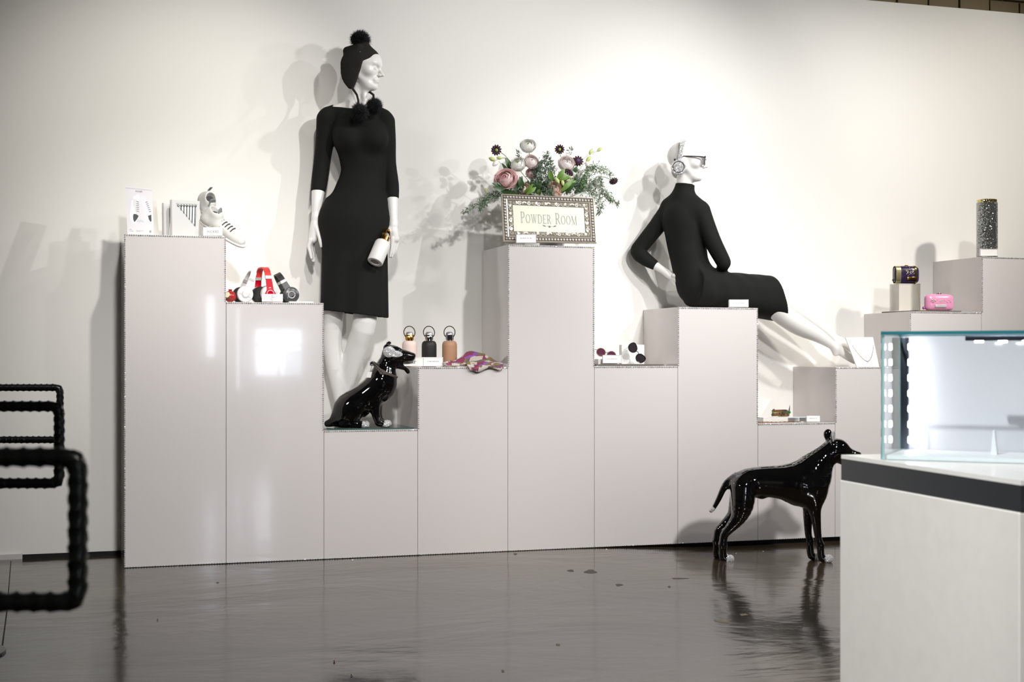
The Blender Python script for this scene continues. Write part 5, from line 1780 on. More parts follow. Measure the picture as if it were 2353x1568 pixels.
def sunglasses(c1, c2, w, rx, ry, n_, fm, lm, label, cat=(0, 0), temple=0.1, base=None):
    """c1, c2 lens centres; n_ points to the viewer; temples go back"""
    u = nrm(c2 - c1); w = nrm(w - u * np.dot(w, u)); n_ = nrm(np.cross(u, w)); n_ = n_ if np.dot(n_, FV) < 0 else -n_
    t = thing('sunglasses', label, 'sunglasses', base if base is not None else (c1 + c2) / 2, 'sunglasses on the dark tray')
    for c, ct_, sg in ((c1, cat[0], 1), (c2, cat[1], -1)):
        o_ = lens_outline(c, u * sg, w, rx, ry, ct_)
        mb = MB(); mb.poly([p * 0.97 + c * 0.03 for p in o_], -n_ * 0.0015); mb.build('lens', lm, t, smooth=False)
        mb = MB(); mb.tube(o_, 0.0019, 6, True); mb.build('rim', fm, t)
    mb = MB(); a = c1 + u * rx; b = c2 - u * rx
    mb.tube([a + w * ry * 0.25, (a + b) / 2 + w * ry * 0.45 + n_ * 0.002, b + w * ry * 0.25], 0.0018, 6); mb.build('bridge', fm, t)
    for c, sg in ((c1, -1), (c2, 1)):
        h_ = c + u * sg * rx + w * ry * 0.35
        mb = MB(); mb.tube([h_, h_ - n_ * 0.02, h_ - n_ * temple * 0.7 - u * sg * 0.006, h_ - n_ * temple - u * sg * 0.012 - w * 0.02], [0.0022, 0.002, 0.0018, 0.0022], 6); mb.build('temple', fm, t)
    return t


rose_f = mat('amber_rim', C(150, 118, 98), 0.2, noise=0.1); rose_l = mat('plum_lens', C(92, 52, 70), 0.04, noise=0.05, coat=1.0)
blk_f = mat('black_rim', C(26, 24, 26), 0.2); blk_l = mat('smoke_lens', C(52, 46, 50), 0.05, noise=0.05, coat=0.5)
sunglasses(at(1381, 810, 0.1), at(1405, 817, 0.1), UV + RV * 0.1, 0.0245, 0.021, -FV, rose_f, rose_l, 'amber-rimmed sunglasses with plum lenses behind the acrylic card', (0, 0), 0.1, np.array([at(1390, 830, 0.1)[0], 0.1, t6]))
sunglasses(at(1454, 800, 0.045), at(1471, 824, 0.035), RV * 0.75 + UV * 0.65, 0.024, 0.0215, -FV, blk_f, blk_l, 'black cat-eye sunglasses standing on end against a white block', (0.55, 0.55), 0.06, np.array([at(1462, 835, 0.05)[0], 0.05, t6]))
mb = MB(); a, b_ = at(1429, 836, 0.12), at(1481, 836, 0.12)
mb.box(((a[0] + b_[0]) / 2, 0.14, t6 + 0.05), (b_[0] - a[0], 0.035, 0.1), bevel=0.001)
solo(mb, 'white_riser', mat('white_display_block', C(238, 237, 233), 0.45, noise=0.01), 'white block behind the black sunglasses', 'riser', ((a[0] + b_[0]) / 2, 0.14, t6), smooth=False)
mb = MB(); a = at(1372, 836, 0.08); mb.poly([np.array([a[0] - 0.005, 0.05, t6]), np.array([a[0] + 0.1, 0.05, t6]), np.array([a[0] + 0.1, 0.16, t6]), np.array([a[0] - 0.005, 0.16, t6])], UV * 0.026)
solo(mb, 'white_riser', MATS['white_display_block'], 'low white block under the plum sunglasses', 'riser', (a[0] + 0.045, 0.1, t6), smooth=False)
sign_card(1386, 1427, 817, 835, 0.022, 0.01, 'acrylic name card in front of the plum sunglasses', None, 8)

# ------------------------------------------------------------------ pedestal 7 and 5 small cards
sign_card(1676, 1719, 689.5, 705.5, 0.02, 0.008, 'acrylic card at the sitting mannequin\'s thigh', None, 5)

# ------------------------------------------------------------------ pedestal 8: bracelet, chain, card
h8 = HT[7]
xa, xb = at(1748, 960, 0.12)[0], at(1850, 960, 0.12)[0]
mb = MB()
for z0, z1 in ((0.0, 0.003), (0.023, 0.026)):
    mb.box(((xa + xb) / 2, 0.15, h8 + 0.001 + (z0 + z1) / 2), (xb - xa, 0.12, z1 - z0))
for x in (xa + 0.0015, (xa * 0.2 + xb * 0.8), xb - 0.0015):
    mb.box((x, 0.15, h8 + 0.014), (0.003, 0.12, 0.02))
solo(mb, 'acrylic_riser', acry_m, 'clear low shelf under the spiked bracelet', 'riser', ((xa + xb) / 2, 0.15, h8), smooth=False)
bx = (at(1795, 950, 0.13)[0]); bz = h8 + 0.0285
t = thing('bracelet', 'coiled studded leather bracelet with green stones on the clear shelf', 'bracelet', (bx, 0.14, bz))
leather = mat('bronze_leather', C(120, 92, 50), 0.45, noise=0.3, scale=120); gun = mat('gunmetal', C(110, 104, 100), 0.3, metal=0.9, noise=0.2, scale=90)
path = []
for k in range(60):
    a = k / 59 * 2 * math.pi * 1.9
    r_ = 0.044 + 0.004 * math.sin(a * 0.5)
    path.append(np.array([bx + r_ * math.cos(a - 2.2), 0.14 + 0.032 * math.sin(a - 2.2), bz + 0.009 + 0.052 * max(0, k / 59 - 0.4) * (1 + 0.25 * math.sin(a))]))
mb = MB(); N = len(path); vs = []; fs = []
for i, p in enumerate(path):
    o_ = nrm(np.array([p[0] - bx, p[1] - 0.14, 0]))
    for sx, sy in ((-1, -1), (1, -1), (1, 1), (-1, 1)): vs.append(p + o_ * sx * 0.0018 + UV * sy * 0.0075)
for i in range(N - 1):
    for k in range(4): fs.append((i * 4 + k, i * 4 + (k + 1) % 4, (i + 1) * 4 + (k + 1) % 4, (i + 1) * 4 + k))
fs += [(3, 2, 1, 0), tuple((N - 1) * 4 + k for k in range(4))]
mb.add(vs, fs); mb.build('strap', leather, t)
mb = MB()
for i in range(2, N, 3):
    p = path[i]; o_ = nrm(np.array([p[0] - bx, p[1] - 0.14, 0])); mb.gem(p + o_ * 0.003, 0.0046, np.array([nrm(np.cross(UV, o_)), UV, o_]))
mb.build('studs', gun, t, smooth=False, kind='stuff')
for (px, py, m_, r_) in ((1813, 948, mat('green_stone', C(20, 110, 40), 0.06, coat=1.0), 0.010), (1803, 946, gun, 0.012), (1776, 949, mat('olive_stone', C(120, 116, 30), 0.1), 0.007)):
    mb = MB(); mb.gem(at(px, py, 0.09), r_, np.array([RV, UV, -FV])); mb.build('stone', m_, t, smooth=False)
mb = MB(); a = at(1815, 932, 0.11); mb.tube([a, a - UV * 0.03 - RV * 0.004], [0.001, 0.004], 6); mb.build('buckle_prong', gun, t)
# gold chain
rg = mat('rose_gold', C(206, 150, 104), 0.2, metal=1.0, noise=0.1)
t = thing('chain_necklace', 'rose gold bead chain laid along the front of the lowest pedestal', 'necklace', (at(1790, 970, 0.03)[0], 0.03, h8))
pts = [at(1743 + k * 1.0, 968, 0.03 + 0.012 * math.sin(k * 0.11)) for k in range(98)]
for p in pts: p[2] = h8 + 0.0042
mb = MB()
for k in range(0, 98, 2): mb.gem(pts[k], 0.0036 if k % 10 else 0.005, rotm((0, 0, 1), k))
mb.build('beads', rg, t, smooth=False, kind='stuff')
mb = MB(); mb.tube([p * 1.0 + np.array([0, 0.016, -0.0012]) for p in pts[:88]], 0.0022, 6); mb.build('bar', rg, t)
sign_card(1854, 1884, 956, 969, 0.05, 0.006, 'tiny white card right of the bracelet shelf', None, 5, holder=False)

# ------------------------------------------------------------------ pedestal 9: necklace board
h9 = HT[8]
TL, TR, BR, BL = at(1943, 776, 0.12), at(2006, 775, 0.12), at(2020, 840, 0.04), at(1969, 840, 0.04)
for p_ in (BL, BR): p_[2] = h9 + 0.001
t = thing('necklace_board', 'leaning white board holding a fine necklace in front of mannequin feet', 'display board', (BL + BR) / 2)
mb, n_ = quad_sheet(TL, TR, BR, BL, 0.007); mb.build('board', MATS['white_display_block'], t, smooth=False)
mb = MB(); mb.box((BL + BR) / 2 + np.array([0, 0.012, 0.002]), (0.11, 0.02, 0.003)); mb.build('foot', MATS['white_display_block'], t, smooth=False)
nk = thing('fine_necklace', 'fine pinkish bead necklace draped on the white board', 'necklace', bil(TL, TR, BR, BL, 0.5, 0.4))
mb = MB(); npts = []
for k in range(41):
    a = k / 40; u = 0.14 + 0.80 * a; v = 0.70 - 0.52 * math.sin(math.pi * a) ** 0.8 - (0.05 if k == 20 else 0)
    npts.append(bil(TL, TR, BR, BL, u, v) - n_ * 0.0026)
    mb.gem(npts[-1], 0.0019 if k % 3 else 0.0025)
mb.build('beads', mat('pink_grey_beads', C(160, 124, 124), 0.15, metal=0.6), nk, smooth=False, kind='stuff')
mb = MB(); mb.tube(npts, 0.0005, 5); mb.build('thread', MATS['pink_grey_beads'], nk)

# ------------------------------------------------------------------ pedestal 10: clutches
h10 = HT[9]
a, b_ = at(2027, 713, 0.2), at(2209, 713, 0.03)
mb = MB()
c1_, c2_, c3_, c4_ = at(2026, 713, 0.3), at(2110, 712, 0.02), at(2209, 713, 0.03), at(2120, 712, 0.34)
for p_ in (c1_, c2_, c3_, c4_): p_[2] = h10 + 0.001
mb.poly([c1_, c2_, c3_, c4_], UV * 0.0065)
solo(mb, 'slate_tray', mat('dark_taupe_slate', C(104, 98, 92), 0.5), 'thin dark tray set at an angle under the two clutches', 'tray', (c1_ + c3_) / 2, smooth=False)
zt = h10 + 0.0078


def clutch(c, u, w, depth_dir, hx, hz, hy, m, clasp_m, label, base):
    t = thing('minaudiere_clutch', label, 'clutch bag', base, 'small hard-shell clutches')
    vs = []; fs = []; n_, m_n = 40, 17
    B = np.array([u, depth_dir, w])
    def sup(a, e): return np.sign(np.cos(a)) * abs(np.cos(a)) ** e, np.sign(np.sin(a)) * abs(np.sin(a)) ** e
    for i in range(m_n + 1):
        ph = -math.pi / 2 + math.pi * i / m_n; cp, sp_ = sup(ph, 0.75)
        for k in range(n_):
            ca, sa = sup(2 * math.pi * k / n_, 0.42)
            vs.append(c + u * hx * cp * ca + w * hz * cp * sa + depth_dir * hy * sp_)
    for i in range(m_n):
        for k in range(n_): fs.append((i * n_ + k, i * n_ + (k + 1) % n_, (i + 1) * n_ + (k + 1) % n_, (i + 1) * n_ + k))
    mb = MB(); mb.add(vs, fs); sh = mb.build('shell', m, t, angle=60)
    mb = MB(); mb.box(c + w * (hz + 0.002), (hx * 0.34, 0.006, 0.006), np.array([u, depth_dir, w]), bevel=0.001); mb.build('clasp', clasp_m, t)
    return t, sh


u_ = nrm(RV * 0.98 + FV * 0.12); dd_ = np.array([-u_[1], u_[0], 0.0]); dd_ = dd_ if np.dot(dd_, FV) > 0 else -dd_
s10 = depth_at(2157, 0.1) / F_PX
c = at(2157, 691, 0.1); hz = 19.6 * s10; c[2] = zt + hz
pink = mat('pink_enamel', C(238, 158, 196), 0.22, noise=0.04, coat=0.4)
t, sh = clutch(c, u_, UV, dd_, 34.5 * s10, hz, 0.03, pink, mat('dark_clasp', C(120, 110, 114), 0.25, metal=0.8), 'glossy pink rounded clutch with crystals on the dark tray', c - UV * hz)
mb = MB()
for k in range(34):
    a = random.uniform(-1, 1); mb.gem(c + u_ * a * 24 * s10 + UV * (3.5 + random.gauss(0, 2.2) - 0.5 * abs(a)) * s10 - dd_ * 0.0305, 0.0026 * random.uniform(0.6, 1.5), np.array([u_, UV, -dd_]))
mb.build('crystal_letters', crystal_mat('warm_crystals', (1.0, 0.92, 0.78, 1), 200, 0.9, 0.4, 0.25), sh, smooth=False, kind='stuff')
mb = MB(); mb.box(c - UV * 8.5 * s10 - dd_ * 0.0295, (27 * s10, 0.003, 6.5 * s10), np.array([u_, dd_, UV]), bevel=0.001); mb.build('name_plate', silv, t)
mb = MB(); mb.ball(c - u_ * 36 * s10 - UV * 12.5 * s10, 3.6 * s10, None, 10, 7); mb.build('tassel_knob', mat('mauve_knob', C(178, 98, 160), 0.3), t)
# riser and purple clutch
ra, rb = at(2057, 700, 0.14)[0], at(2106, 700, 0.14)[0]
ztop = float(at(2080, 654, 0.15)[2])
mb = MB(); w_ = rb - ra
for x in (ra, rb): mb.box((x, 0.15, (zt + ztop) / 2), (0.003, 0.09, ztop - zt))
mb.box(((ra + rb) / 2, 0.15, ztop + 0.0015), (w_ + 0.003, 0.09, 0.003)); mb.box(((ra + rb) / 2, 0.1935, (zt + ztop) / 2), (w_, 0.003, ztop - zt))
solo(mb, 'acrylic_riser', glass_mat('milky_acrylic', (0.93, 0.92, 0.90), 0.8), 'clear upright stand under the purple and gold clutch', 'riser', ((ra + rb) / 2, 0.15, zt), smooth=False)
c = at(2082, 631, 0.15); hz = 20.5 * s10; c[2] = ztop + 0.0035 + hz
plum = mat('purple_enamel', C(46, 32, 62), 0.25, noise=0.3, scale=60, coat=0.4)
t, sh = clutch(c, u_, UV, dd_, 30 * s10, hz, 0.03, plum, gold_m, 'dark purple clutch with gold trim on the clear stand', c - UV * hz)
br = mat('brass_trim', C(222, 196, 92), 0.18, metal=1.0, noise=0.1)
for x, wd in ((-22, 5.5), (18.5, 1.6)):
    vs = []; fs = []; n_ = 30
    pts = []
    for k in range(n_):
        a = math.pi * 2 * k / n_; ca = np.sign(math.cos(a)) * abs(math.cos(a)) ** 0.75; sa = np.sign(math.sin(a)) * abs(math.sin(a)) ** 0.5
        rx = (1 - (abs(x) / 30) ** 4.2) ** (1 / 3.2)
        pts.append(c + u_ * x * s10 + dd_ * 0.0315 * ca * rx + UV * hz * 1.03 * sa * min(1, rx * 1.06))
    for i, p in enumerate(pts):
        rd = nrm((p - c) - u_ * np.dot(p - c, u_))
        for sx, sy in ((-1, -1), (1, -1), (1, 1), (-1, 1)): vs.append(p + u_ * sx * wd * s10 + rd * sy * 0.0012)
    for i in range(n_):
        j = (i + 1) % n_
        for k in range(4): fs.append((i * 4 + k, i * 4 + (k + 1) % 4, j * 4 + (k + 1) % 4, j * 4 + k))
    mb = MB(); mb.add(vs, fs); mb.build('gold_band', br if x > 0 else mat('pale_gold', C(240, 226, 170), 0.25, metal=0.9), t)
mb = MB(); mb.box(c + u_ * 8 * s10 - UV * 9 * s10 - dd_ * 0.0295, (20 * s10, 0.003, 7.5 * s10), np.array([u_, dd_, UV]), bevel=0.001); mb.build('name_plate', gold_m, t)
mb = MB()
for k in range(36):
    a = random.uniform(-0.3, 1); mb.gem(c + u_ * a * 17 * s10 + UV * (7 + random.gauss(0, 4)) * s10 - dd_ * 0.0305, 0.0024 * random.uniform(0.6, 1.5), np.array([u_, UV, -dd_]))
mb.build('crystal_letters', MATS['warm_crystals'], sh, smooth=False, kind='stuff')
mb = MB(); mb.ball(c - u_ * 31 * s10 - UV * 12 * s10, 2.6 * s10, None, 10, 7); mb.build('tassel_knob', gun, t)
# fine chain from the purple clutch
mb = MB(); pts = [c + u_ * 19 * s10 - dd_ * 0.034 - UV * hz, c + u_ * 20 * s10 - dd_ * 0.05 - UV * (hz + 0.05), c + u_ * 22 * s10 - dd_ * 0.06 - UV * (hz + 0.12)]
e_ = pts[-1].copy(); e_[2] = zt + 0.002
mb.tube([pts[0], pts[1], pts[2], e_, e_ + u_ * 0.03 - dd_ * 0.005, e_ + u_ * 0.05 - dd_ * 0.008], 0.0011, 5)
mb.build('chain', br, t)

# ------------------------------------------------------------------ pedestal 11: crystal canister
h11 = HT[10]
s11 = depth_at(2268, 0.08) / F_PX
zb = float(h11) + 0.001; ztp = float(at(2268, 459, 0.08)[2])
cc = at(2268, 520, 0.08); cc[2] = zb
t = thing('crystal_canister', 'tall black canister studded with crystals under a gold lid', 'canister', cc)
Hc = ztp - zb
mb = MB(); mb.lathe([(22 * s11, 0), (23.5 * s11, 0.002), (23.5 * s11, Hc - 0.02), (23 * s11, Hc - 0.018)], cc, None, 36)
mb.build('body', crystal_mat('black_diamond_stones', (0.42, 0.43, 0.42, 1), 330, 1.3, 0.4, 0.85), t)
mb = MB(); mb.lathe([(22 * s11, Hc - 0.018), (22.5 * s11, Hc - 0.002), (21 * s11, Hc), (0, Hc)], cc, None, 36); mb.build('lid', crystal_mat('gold_stones', (0.86, 0.68, 0.28, 1), 260, 0.8, 0.25, 0.95), t)
mb = MB(); mb.tube([cc + RV * 23.9 * s11 - FV * 0.004 + UV * 0.004, cc + RV * 23.9 * s11 - FV * 0.004 + UV * (Hc - 0.02)], 0.0012, 6); mb.build('seam_strip', mat('copper_strip', C(190, 130, 90), 0.25, metal=1.0), t)
sign_card(2253, 2292, 573, 588, 0.012, 0.006, 'white card in front of the crystal canister', None, 0)
# loose crystals on the floor
for px, py, cc_, lb in ((768, 1522, (1.0, 0.25, 0.15, 1), 'tiny orange-red crystal lying on the concrete'), (808, 1554, (0.5, 0.8, 0.3, 1), 'tiny green crystal lying on the concrete by the frame edge')):
    p = on_floor(px, py); mb = MB(); mb.gem(p + UV * 0.003, 0.0045)
    solo(mb, 'loose_crystal', mat('crystal_%d' % px, cc_, 0.05, metal=0.3, coat=1.0), lb, 'crystal', p, smooth=False)

# ------------------------------------------------------------------ pedestal 5: framed sign and flowers
h5 = HT[4]
TL, TR, BR, BL = at(1151, 446, 0.115), at(1364.5, 456, 0.085), at(1371, 559.5, 0.035), at(1156.5, 556, 0.065)
dz = h5 + 0.0015 - min(BR[2], BL[2])
n_ = nrm(np.cross(TR - TL, BL - TL)); n_ = n_ if np.dot(n_, FV) > 0 else -n_
Pf = lambda u, v, o=0.0: bil(TL, TR, BR, BL, u, v) - n_ * o
fr = thing('framed_sign', 'ornate silver framed sign in front of the flower arrangement', 'sign', (BL + BR) / 2)
silver = mat('antique_silver', C(196, 186, 172), 0.32, metal=0.55, noise=0.2, scale=50)
dark_s = mat('dark_bronze_ground', C(88, 78, 66), 0.5, metal=0.2, noise=0.25, scale=90)
W_ = np.linalg.norm(TR - TL); H_ = np.linalg.norm(TL - BL)


def ring_frame(mb, a, b, o0, o1):
    """rectangular moulding between inset a and inset b (metres); o = height towards the viewer"""
    def rect(m_): return [(m_ / W_, m_ / H_), (1 - m_ / W_, m_ / H_), (1 - m_ / W_, 1 - m_ / H_), (m_ / W_, 1 - m_ / H_)]
    A, B_ = rect(a), rect(b)
    for i in range(4):
        j = (i + 1) % 4
        q = [A[i], A[j], B_[j], B_[i]]
        mb.poly([Pf(q[0][0], q[0][1], o0), Pf(q[1][0], q[1][1], o0), Pf(q[2][0], q[2][1], o1), Pf(q[3][0], q[3][1], o1)], n_ * 0.012)


mb = MB(); mb.poly([Pf(0.004, 0.006), Pf(0.996, 0.006), Pf(0.996, 0.994), Pf(0.004, 0.994)], n_ * 0.016); mb.build('back_board', mat('dark_frame_side', C(70, 66, 60), 0.5), fr, smooth=False)
mb = MB(); ring_frame(mb, 0.0, 0.007, 0.004, 0.007); mb.build('outer_moulding', silver, fr, smooth=False)
mb = MB(); ring_frame(mb, 0.007, 0.0235, 0.002, 0.002); mb.build('bead_channel', dark_s, fr, smooth=False)
mb = MB(); ring_frame(mb, 0.0235, 0.0305, 0.0065, 0.004); mb.build('inner_moulding', silver, fr, smooth=False)
mb = MB(); ring_frame(mb, 0.0305, 0.058, 0.001, 0.0005); mb.build('carved_ground', dark_s, fr, smooth=False)
mb = MB()
m_ = 0.0155
for (p0, p1, L) in ((Pf(m_ / W_, m_ / H_), Pf(1 - m_ / W_, m_ / H_), W_), (Pf(m_ / W_, 1 - m_ / H_), Pf(1 - m_ / W_, 1 - m_ / H_), W_), (Pf(m_ / W_, m_ / H_), Pf(m_ / W_, 1 - m_ / H_), H_), (Pf(1 - m_ / W_, m_ / H_), Pf(1 - m_ / W_, 1 - m_ / H_), H_)):
    k_ = int((L - 2 * m_) / 0.0155)
    for k in range(k_ + 1):
        mb.ball(p0 + (p1 - p0) * k / k_ - n_ * 0.005, 0.0062, None, 10, 6)
mb.build('beading', mat('bright_silver_bead', C(236, 230, 224), 0.2, metal=0.35), fr, kind='stuff')
# scrollwork
mb = MB()
uu = nrm(TR - TL); ww = nrm(TL - BL)


def scroll(c, r, d, turns=1.35, s0=0.0, th=0.0021):
    pts = []
    for k in range(17):
        t = k / 16; a = s0 + d * turns * 2 * math.pi * t; rr = r * (1 - 0.82 * t)
        pts.append(c + uu * rr * math.cos(a) + ww * rr * math.sin(a) - n_ * 0.0022)
    mb.tube(pts, [th * (1.1 - 0.5 * k / 16) for k in range(17)], 5)


mm = 0.0445
for v_ in (mm / H_, 1 - mm / H_):
    for k in range(15):
        u = 0.14 + 0.72 * k / 14
        if k % 5 == 2:
            for a in np.linspace(-1.2, 1.2, 5):
                mb.ball(Pf(u, v_, 0.002) + uu * 0.009 * math.sin(a) + ww * 0.007 * math.cos(a), (0.0035, 0.0018, 0.0055), np.array([uu * math.cos(a) - ww * math.sin(a), n_, uu * math.sin(a) + ww * math.cos(a)]), 8, 6)
        else:
            scroll(Pf(u, v_), 0.0105, 1 if k % 2 else -1, s0=random.uniform(0, 3)); scroll(Pf(u + 0.028, v_) + ww * 0.002, 0.007, -1 if k % 2 else 1, s0=random.uniform(0, 3))
for u in (mm / W_, 1 - mm / W_):
    for k in range(8):
        v_ = 0.2 + 0.58 * k / 7
        scroll(Pf(u, v_), 0.0105, 1 if k % 2 else -1, s0=random.uniform(0, 3)); scroll(Pf(u, v_ + 0.06), 0.006, -1 if k % 2 else 1, s0=random.uniform(0, 3))
mb.build('scrollwork', mat('pale_silver_relief', C(218, 212, 196), 0.35, metal=0.3, noise=0.15, scale=60), fr, kind='stuff')
i0, i1, j0, j1 = 0.058 / W_, 1 - 0.058 / W_, 0.056 / H_, 1 - 0.056 / H_
mb = MB(); mb.poly([Pf(i0, j0, 0.0012), Pf(i1, j0, 0.0012), Pf(i1, j1, 0.0012), Pf(i0, j1, 0.0012)], n_ * 0.001)
plate = mb.build('sign_plate', mat('ivory_glass', C(224, 225, 206), 0.5, noise=0.02, scale=8), fr, smooth=False)

# serif capitals, drawn as strokes with thick stems and thin hairlines
pw, ph = (i1 - i0) * W_, (j1 - j0) * H_
pc_ = Pf(0.5, 0.5, 0.0014)


def glyph(ch):
    """strokes as outlines in a unit box (x 0..w, y 0..1): returns width, list of polygons"""
    def st(x0, y0, x1, y1, t0, t1=None):
        t1 = t0 if t1 is None else t1
        d = np.array([x1 - x0, y1 - y0]); d = d / np.linalg.norm(d); q = np.array([-d[1], d[0]])
        a, b = np.array([x0, y0]), np.array([x1, y1])
        return [a + q * t0 / 2, a - q * t0 / 2, b - q * t1 / 2, b + q * t1 / 2]
    def arc(cx, cy, rx, ry, a0, a1, tk, tn, n=14):
        out = []
        for i in range(n):
            t = a0 + (a1 - a0) * i / n; t2 = a0 + (a1 - a0) * (i + 1) / n
            w0 = tn + (tk - tn) * abs(math.cos(t)); w1 = tn + (tk - tn) * abs(math.cos(t2))
            out.append([np.array([cx + (rx + w0 / 2) * math.cos(t), cy + (ry + w0 / 2) * math.sin(t)]), np.array([cx + (rx - w0 / 2) * math.cos(t), cy + (ry - w0 / 2) * math.sin(t)]), np.array([cx + (rx - w1 / 2) * math.cos(t2), cy + (ry - w1 / 2) * math.sin(t2)]), np.array([cx + (rx + w1 / 2) * math.cos(t2), cy + (ry + w1 / 2) * math.sin(t2)])])
        return out
    def serif(x, y, w=0.2): return st(x - w / 2, y, x + w / 2, y, 0.035)
    K, N = 0.12, 0.05; pi = math.pi
    if ch == 'P': return 0.62, [st(0.15, 0, 0.15, 1, K), serif(0.15, 0.015, 0.26), serif(0.1, 0.985, 0.2), st(0.15, 0.98, 0.32, 0.98, N), st(0.15, 0.47, 0.32, 0.47, N)] + arc(0.32, 0.725, 0.2, 0.255, -pi / 2, pi / 2, K, N)
    if ch == 'R': return 0.7, glyph('P')[1] + [st(0.33, 0.47, 0.62, 0.02, K, K * 0.8), serif(0.64, 0.015, 0.14)]
    if ch == 'O': return 0.8, arc(0.4, 0.5, 0.32, 0.48, 0, 2 * pi, K, N, 26)
    if ch == 'W': return 1.05, [st(0.12, 1, 0.34, 0, K, N), st(0.34, 0, 0.52, 0.9, N), st(0.5, 1, 0.72, 0, K, N), st(0.72, 0, 0.93, 1, N), serif(0.12, 0.985, 0.22), serif(0.5, 0.985, 0.18), serif(0.93, 0.985, 0.18)]
    if ch == 'D': return 0.78, [st(0.15, 0, 0.15, 1, K), st(0.05, 0.98, 0.36, 0.98, N), st(0.05, 0.02, 0.36, 0.02, N)] + arc(0.34, 0.5, 0.34, 0.48, -pi / 2, pi / 2, K, N, 18)
    if ch == 'E': return 0.62, [st(0.15, 0, 0.15, 1, K), st(0.05, 0.98, 0.52, 0.98, N), st(0.05, 0.02, 0.55, 0.02, N), st(0.15, 0.51, 0.42, 0.51, N), st(0.52, 0.99, 0.52, 0.84, 0.03), st(0.55, 0.01, 0.55, 0.18, 0.03), st(0.42, 0.44, 0.42, 0.58, 0.03)]
    if ch == 'M': return 0.98, [st(0.16, 0, 0.16, 1, N), st(0.16, 1, 0.49, 0.02, K), st(0.49, 0.02, 0.8, 1, N), st(0.82, 0, 0.82, 1, K), serif(0.16, 0.015, 0.22), serif(0.82, 0.015, 0.24), serif(0.1, 0.985, 0.16), serif(0.86, 0.985, 0.14)]
    return 0.4, []


def word(s_, big, small):
    out = []; x = 0
    for i, ch in enumerate(s_):
        h = big if i == 0 or s_[i - 1] == ' ' else small
        w, g_ = glyph(ch)
        if ch == ' ': x += big * 0.42; continue
        out.append((ch, [[p * np.array([h * 0.86, h]) + np.array([x, 0]) for p in q] for q in g_])); x += w * h * 0.86 + 0.06 * big
    return out, x


big = ph * 0.42
letters, tw = word('POWDER ROOM', big, big * 0.80)
sc_ = pw * 0.80 / tw
let_m = mat('grey_green_letter', C(92, 96, 86), 0.35, noise=0.15, scale=200, metal=0.2)
for ch, polys in letters:
    mb = MB()
    for q in polys:
        mb.poly([pc_ + uu * (p[0] - tw / 2 - 0.0) * sc_ + ww * (p[1] - big * 0.42) for p in q], -n_ * 0.0006)
    mb.build('letter', let_m, plate, smooth=False)
mb = MB()
orn = pc_ - ww * ph * 0.285
for sg in (-1, 1):
    mb.ball(orn + uu * sg * pw * 0.075 + ww * 0.0035, (0.009, 0.0008, 0.003), np.array([nrm(uu + ww * sg * 0.35), n_, nrm(ww - uu * sg * 0.35)]), 12, 6)
    mb.tube([orn + uu * sg * pw * 0.055, orn + uu * sg * pw * 0.03 + ww * 0.003, orn - ww * 0.003], 0.0006, 4)
for k in range(5):
    a = k * 2 * math.pi / 5; mb.ball(orn + uu * 0.0035 * math.cos(a) + ww * (0.0035 * math.sin(a)), (0.0028, 0.0006, 0.0028), np.array([uu, n_, ww]), 8, 5)
mb.build('rose_ornament', let_m, plate, kind='stuff')
sign_card(1187, 1231, 539.5, 557.5, 0.012, 0.008, 'small acrylic card at the lower left of the framed sign', None, 5)

# ------------------------------------------------------------------ flower arrangement
FY = 0.24
fo = at(1268, 560, FY); fo[2] = h5 + 0.001
ar = thing('flower_arrangement', 'bouquet of white, blush and burgundy flowers with trailing greenery above the sign', 'flowers', fo)
sf = depth_at(1268, FY) / F_PX
mb = MB(); zc = float(at(1268, 446, FY)[2]) - fo[2]
mb.lathe([(0.05, 0), (0.062, 0.004), (0.075, zc * 0.6), (0.07, zc * 0.92), (0.062, zc * 0.92), (0.06, zc * 0.85), (0, zc * 0.84)], fo, None, 28); mb.build('vase', mat('white_ceramic', C(226, 224, 220), 0.3), ar)
core = fo + UV * zc * 0.9


def fp(px, py, dy=0.0): return at(px, py, FY + dy)


PET = {}


def petal_mat(nm, c, r=0.55):
    return mat(nm, c, r, noise=0.07, scale=45, Subsurface_Weight=0.5, Subsurface_Scale=0.012, Subsurface_Radius=(1.0, 0.85, 0.8))


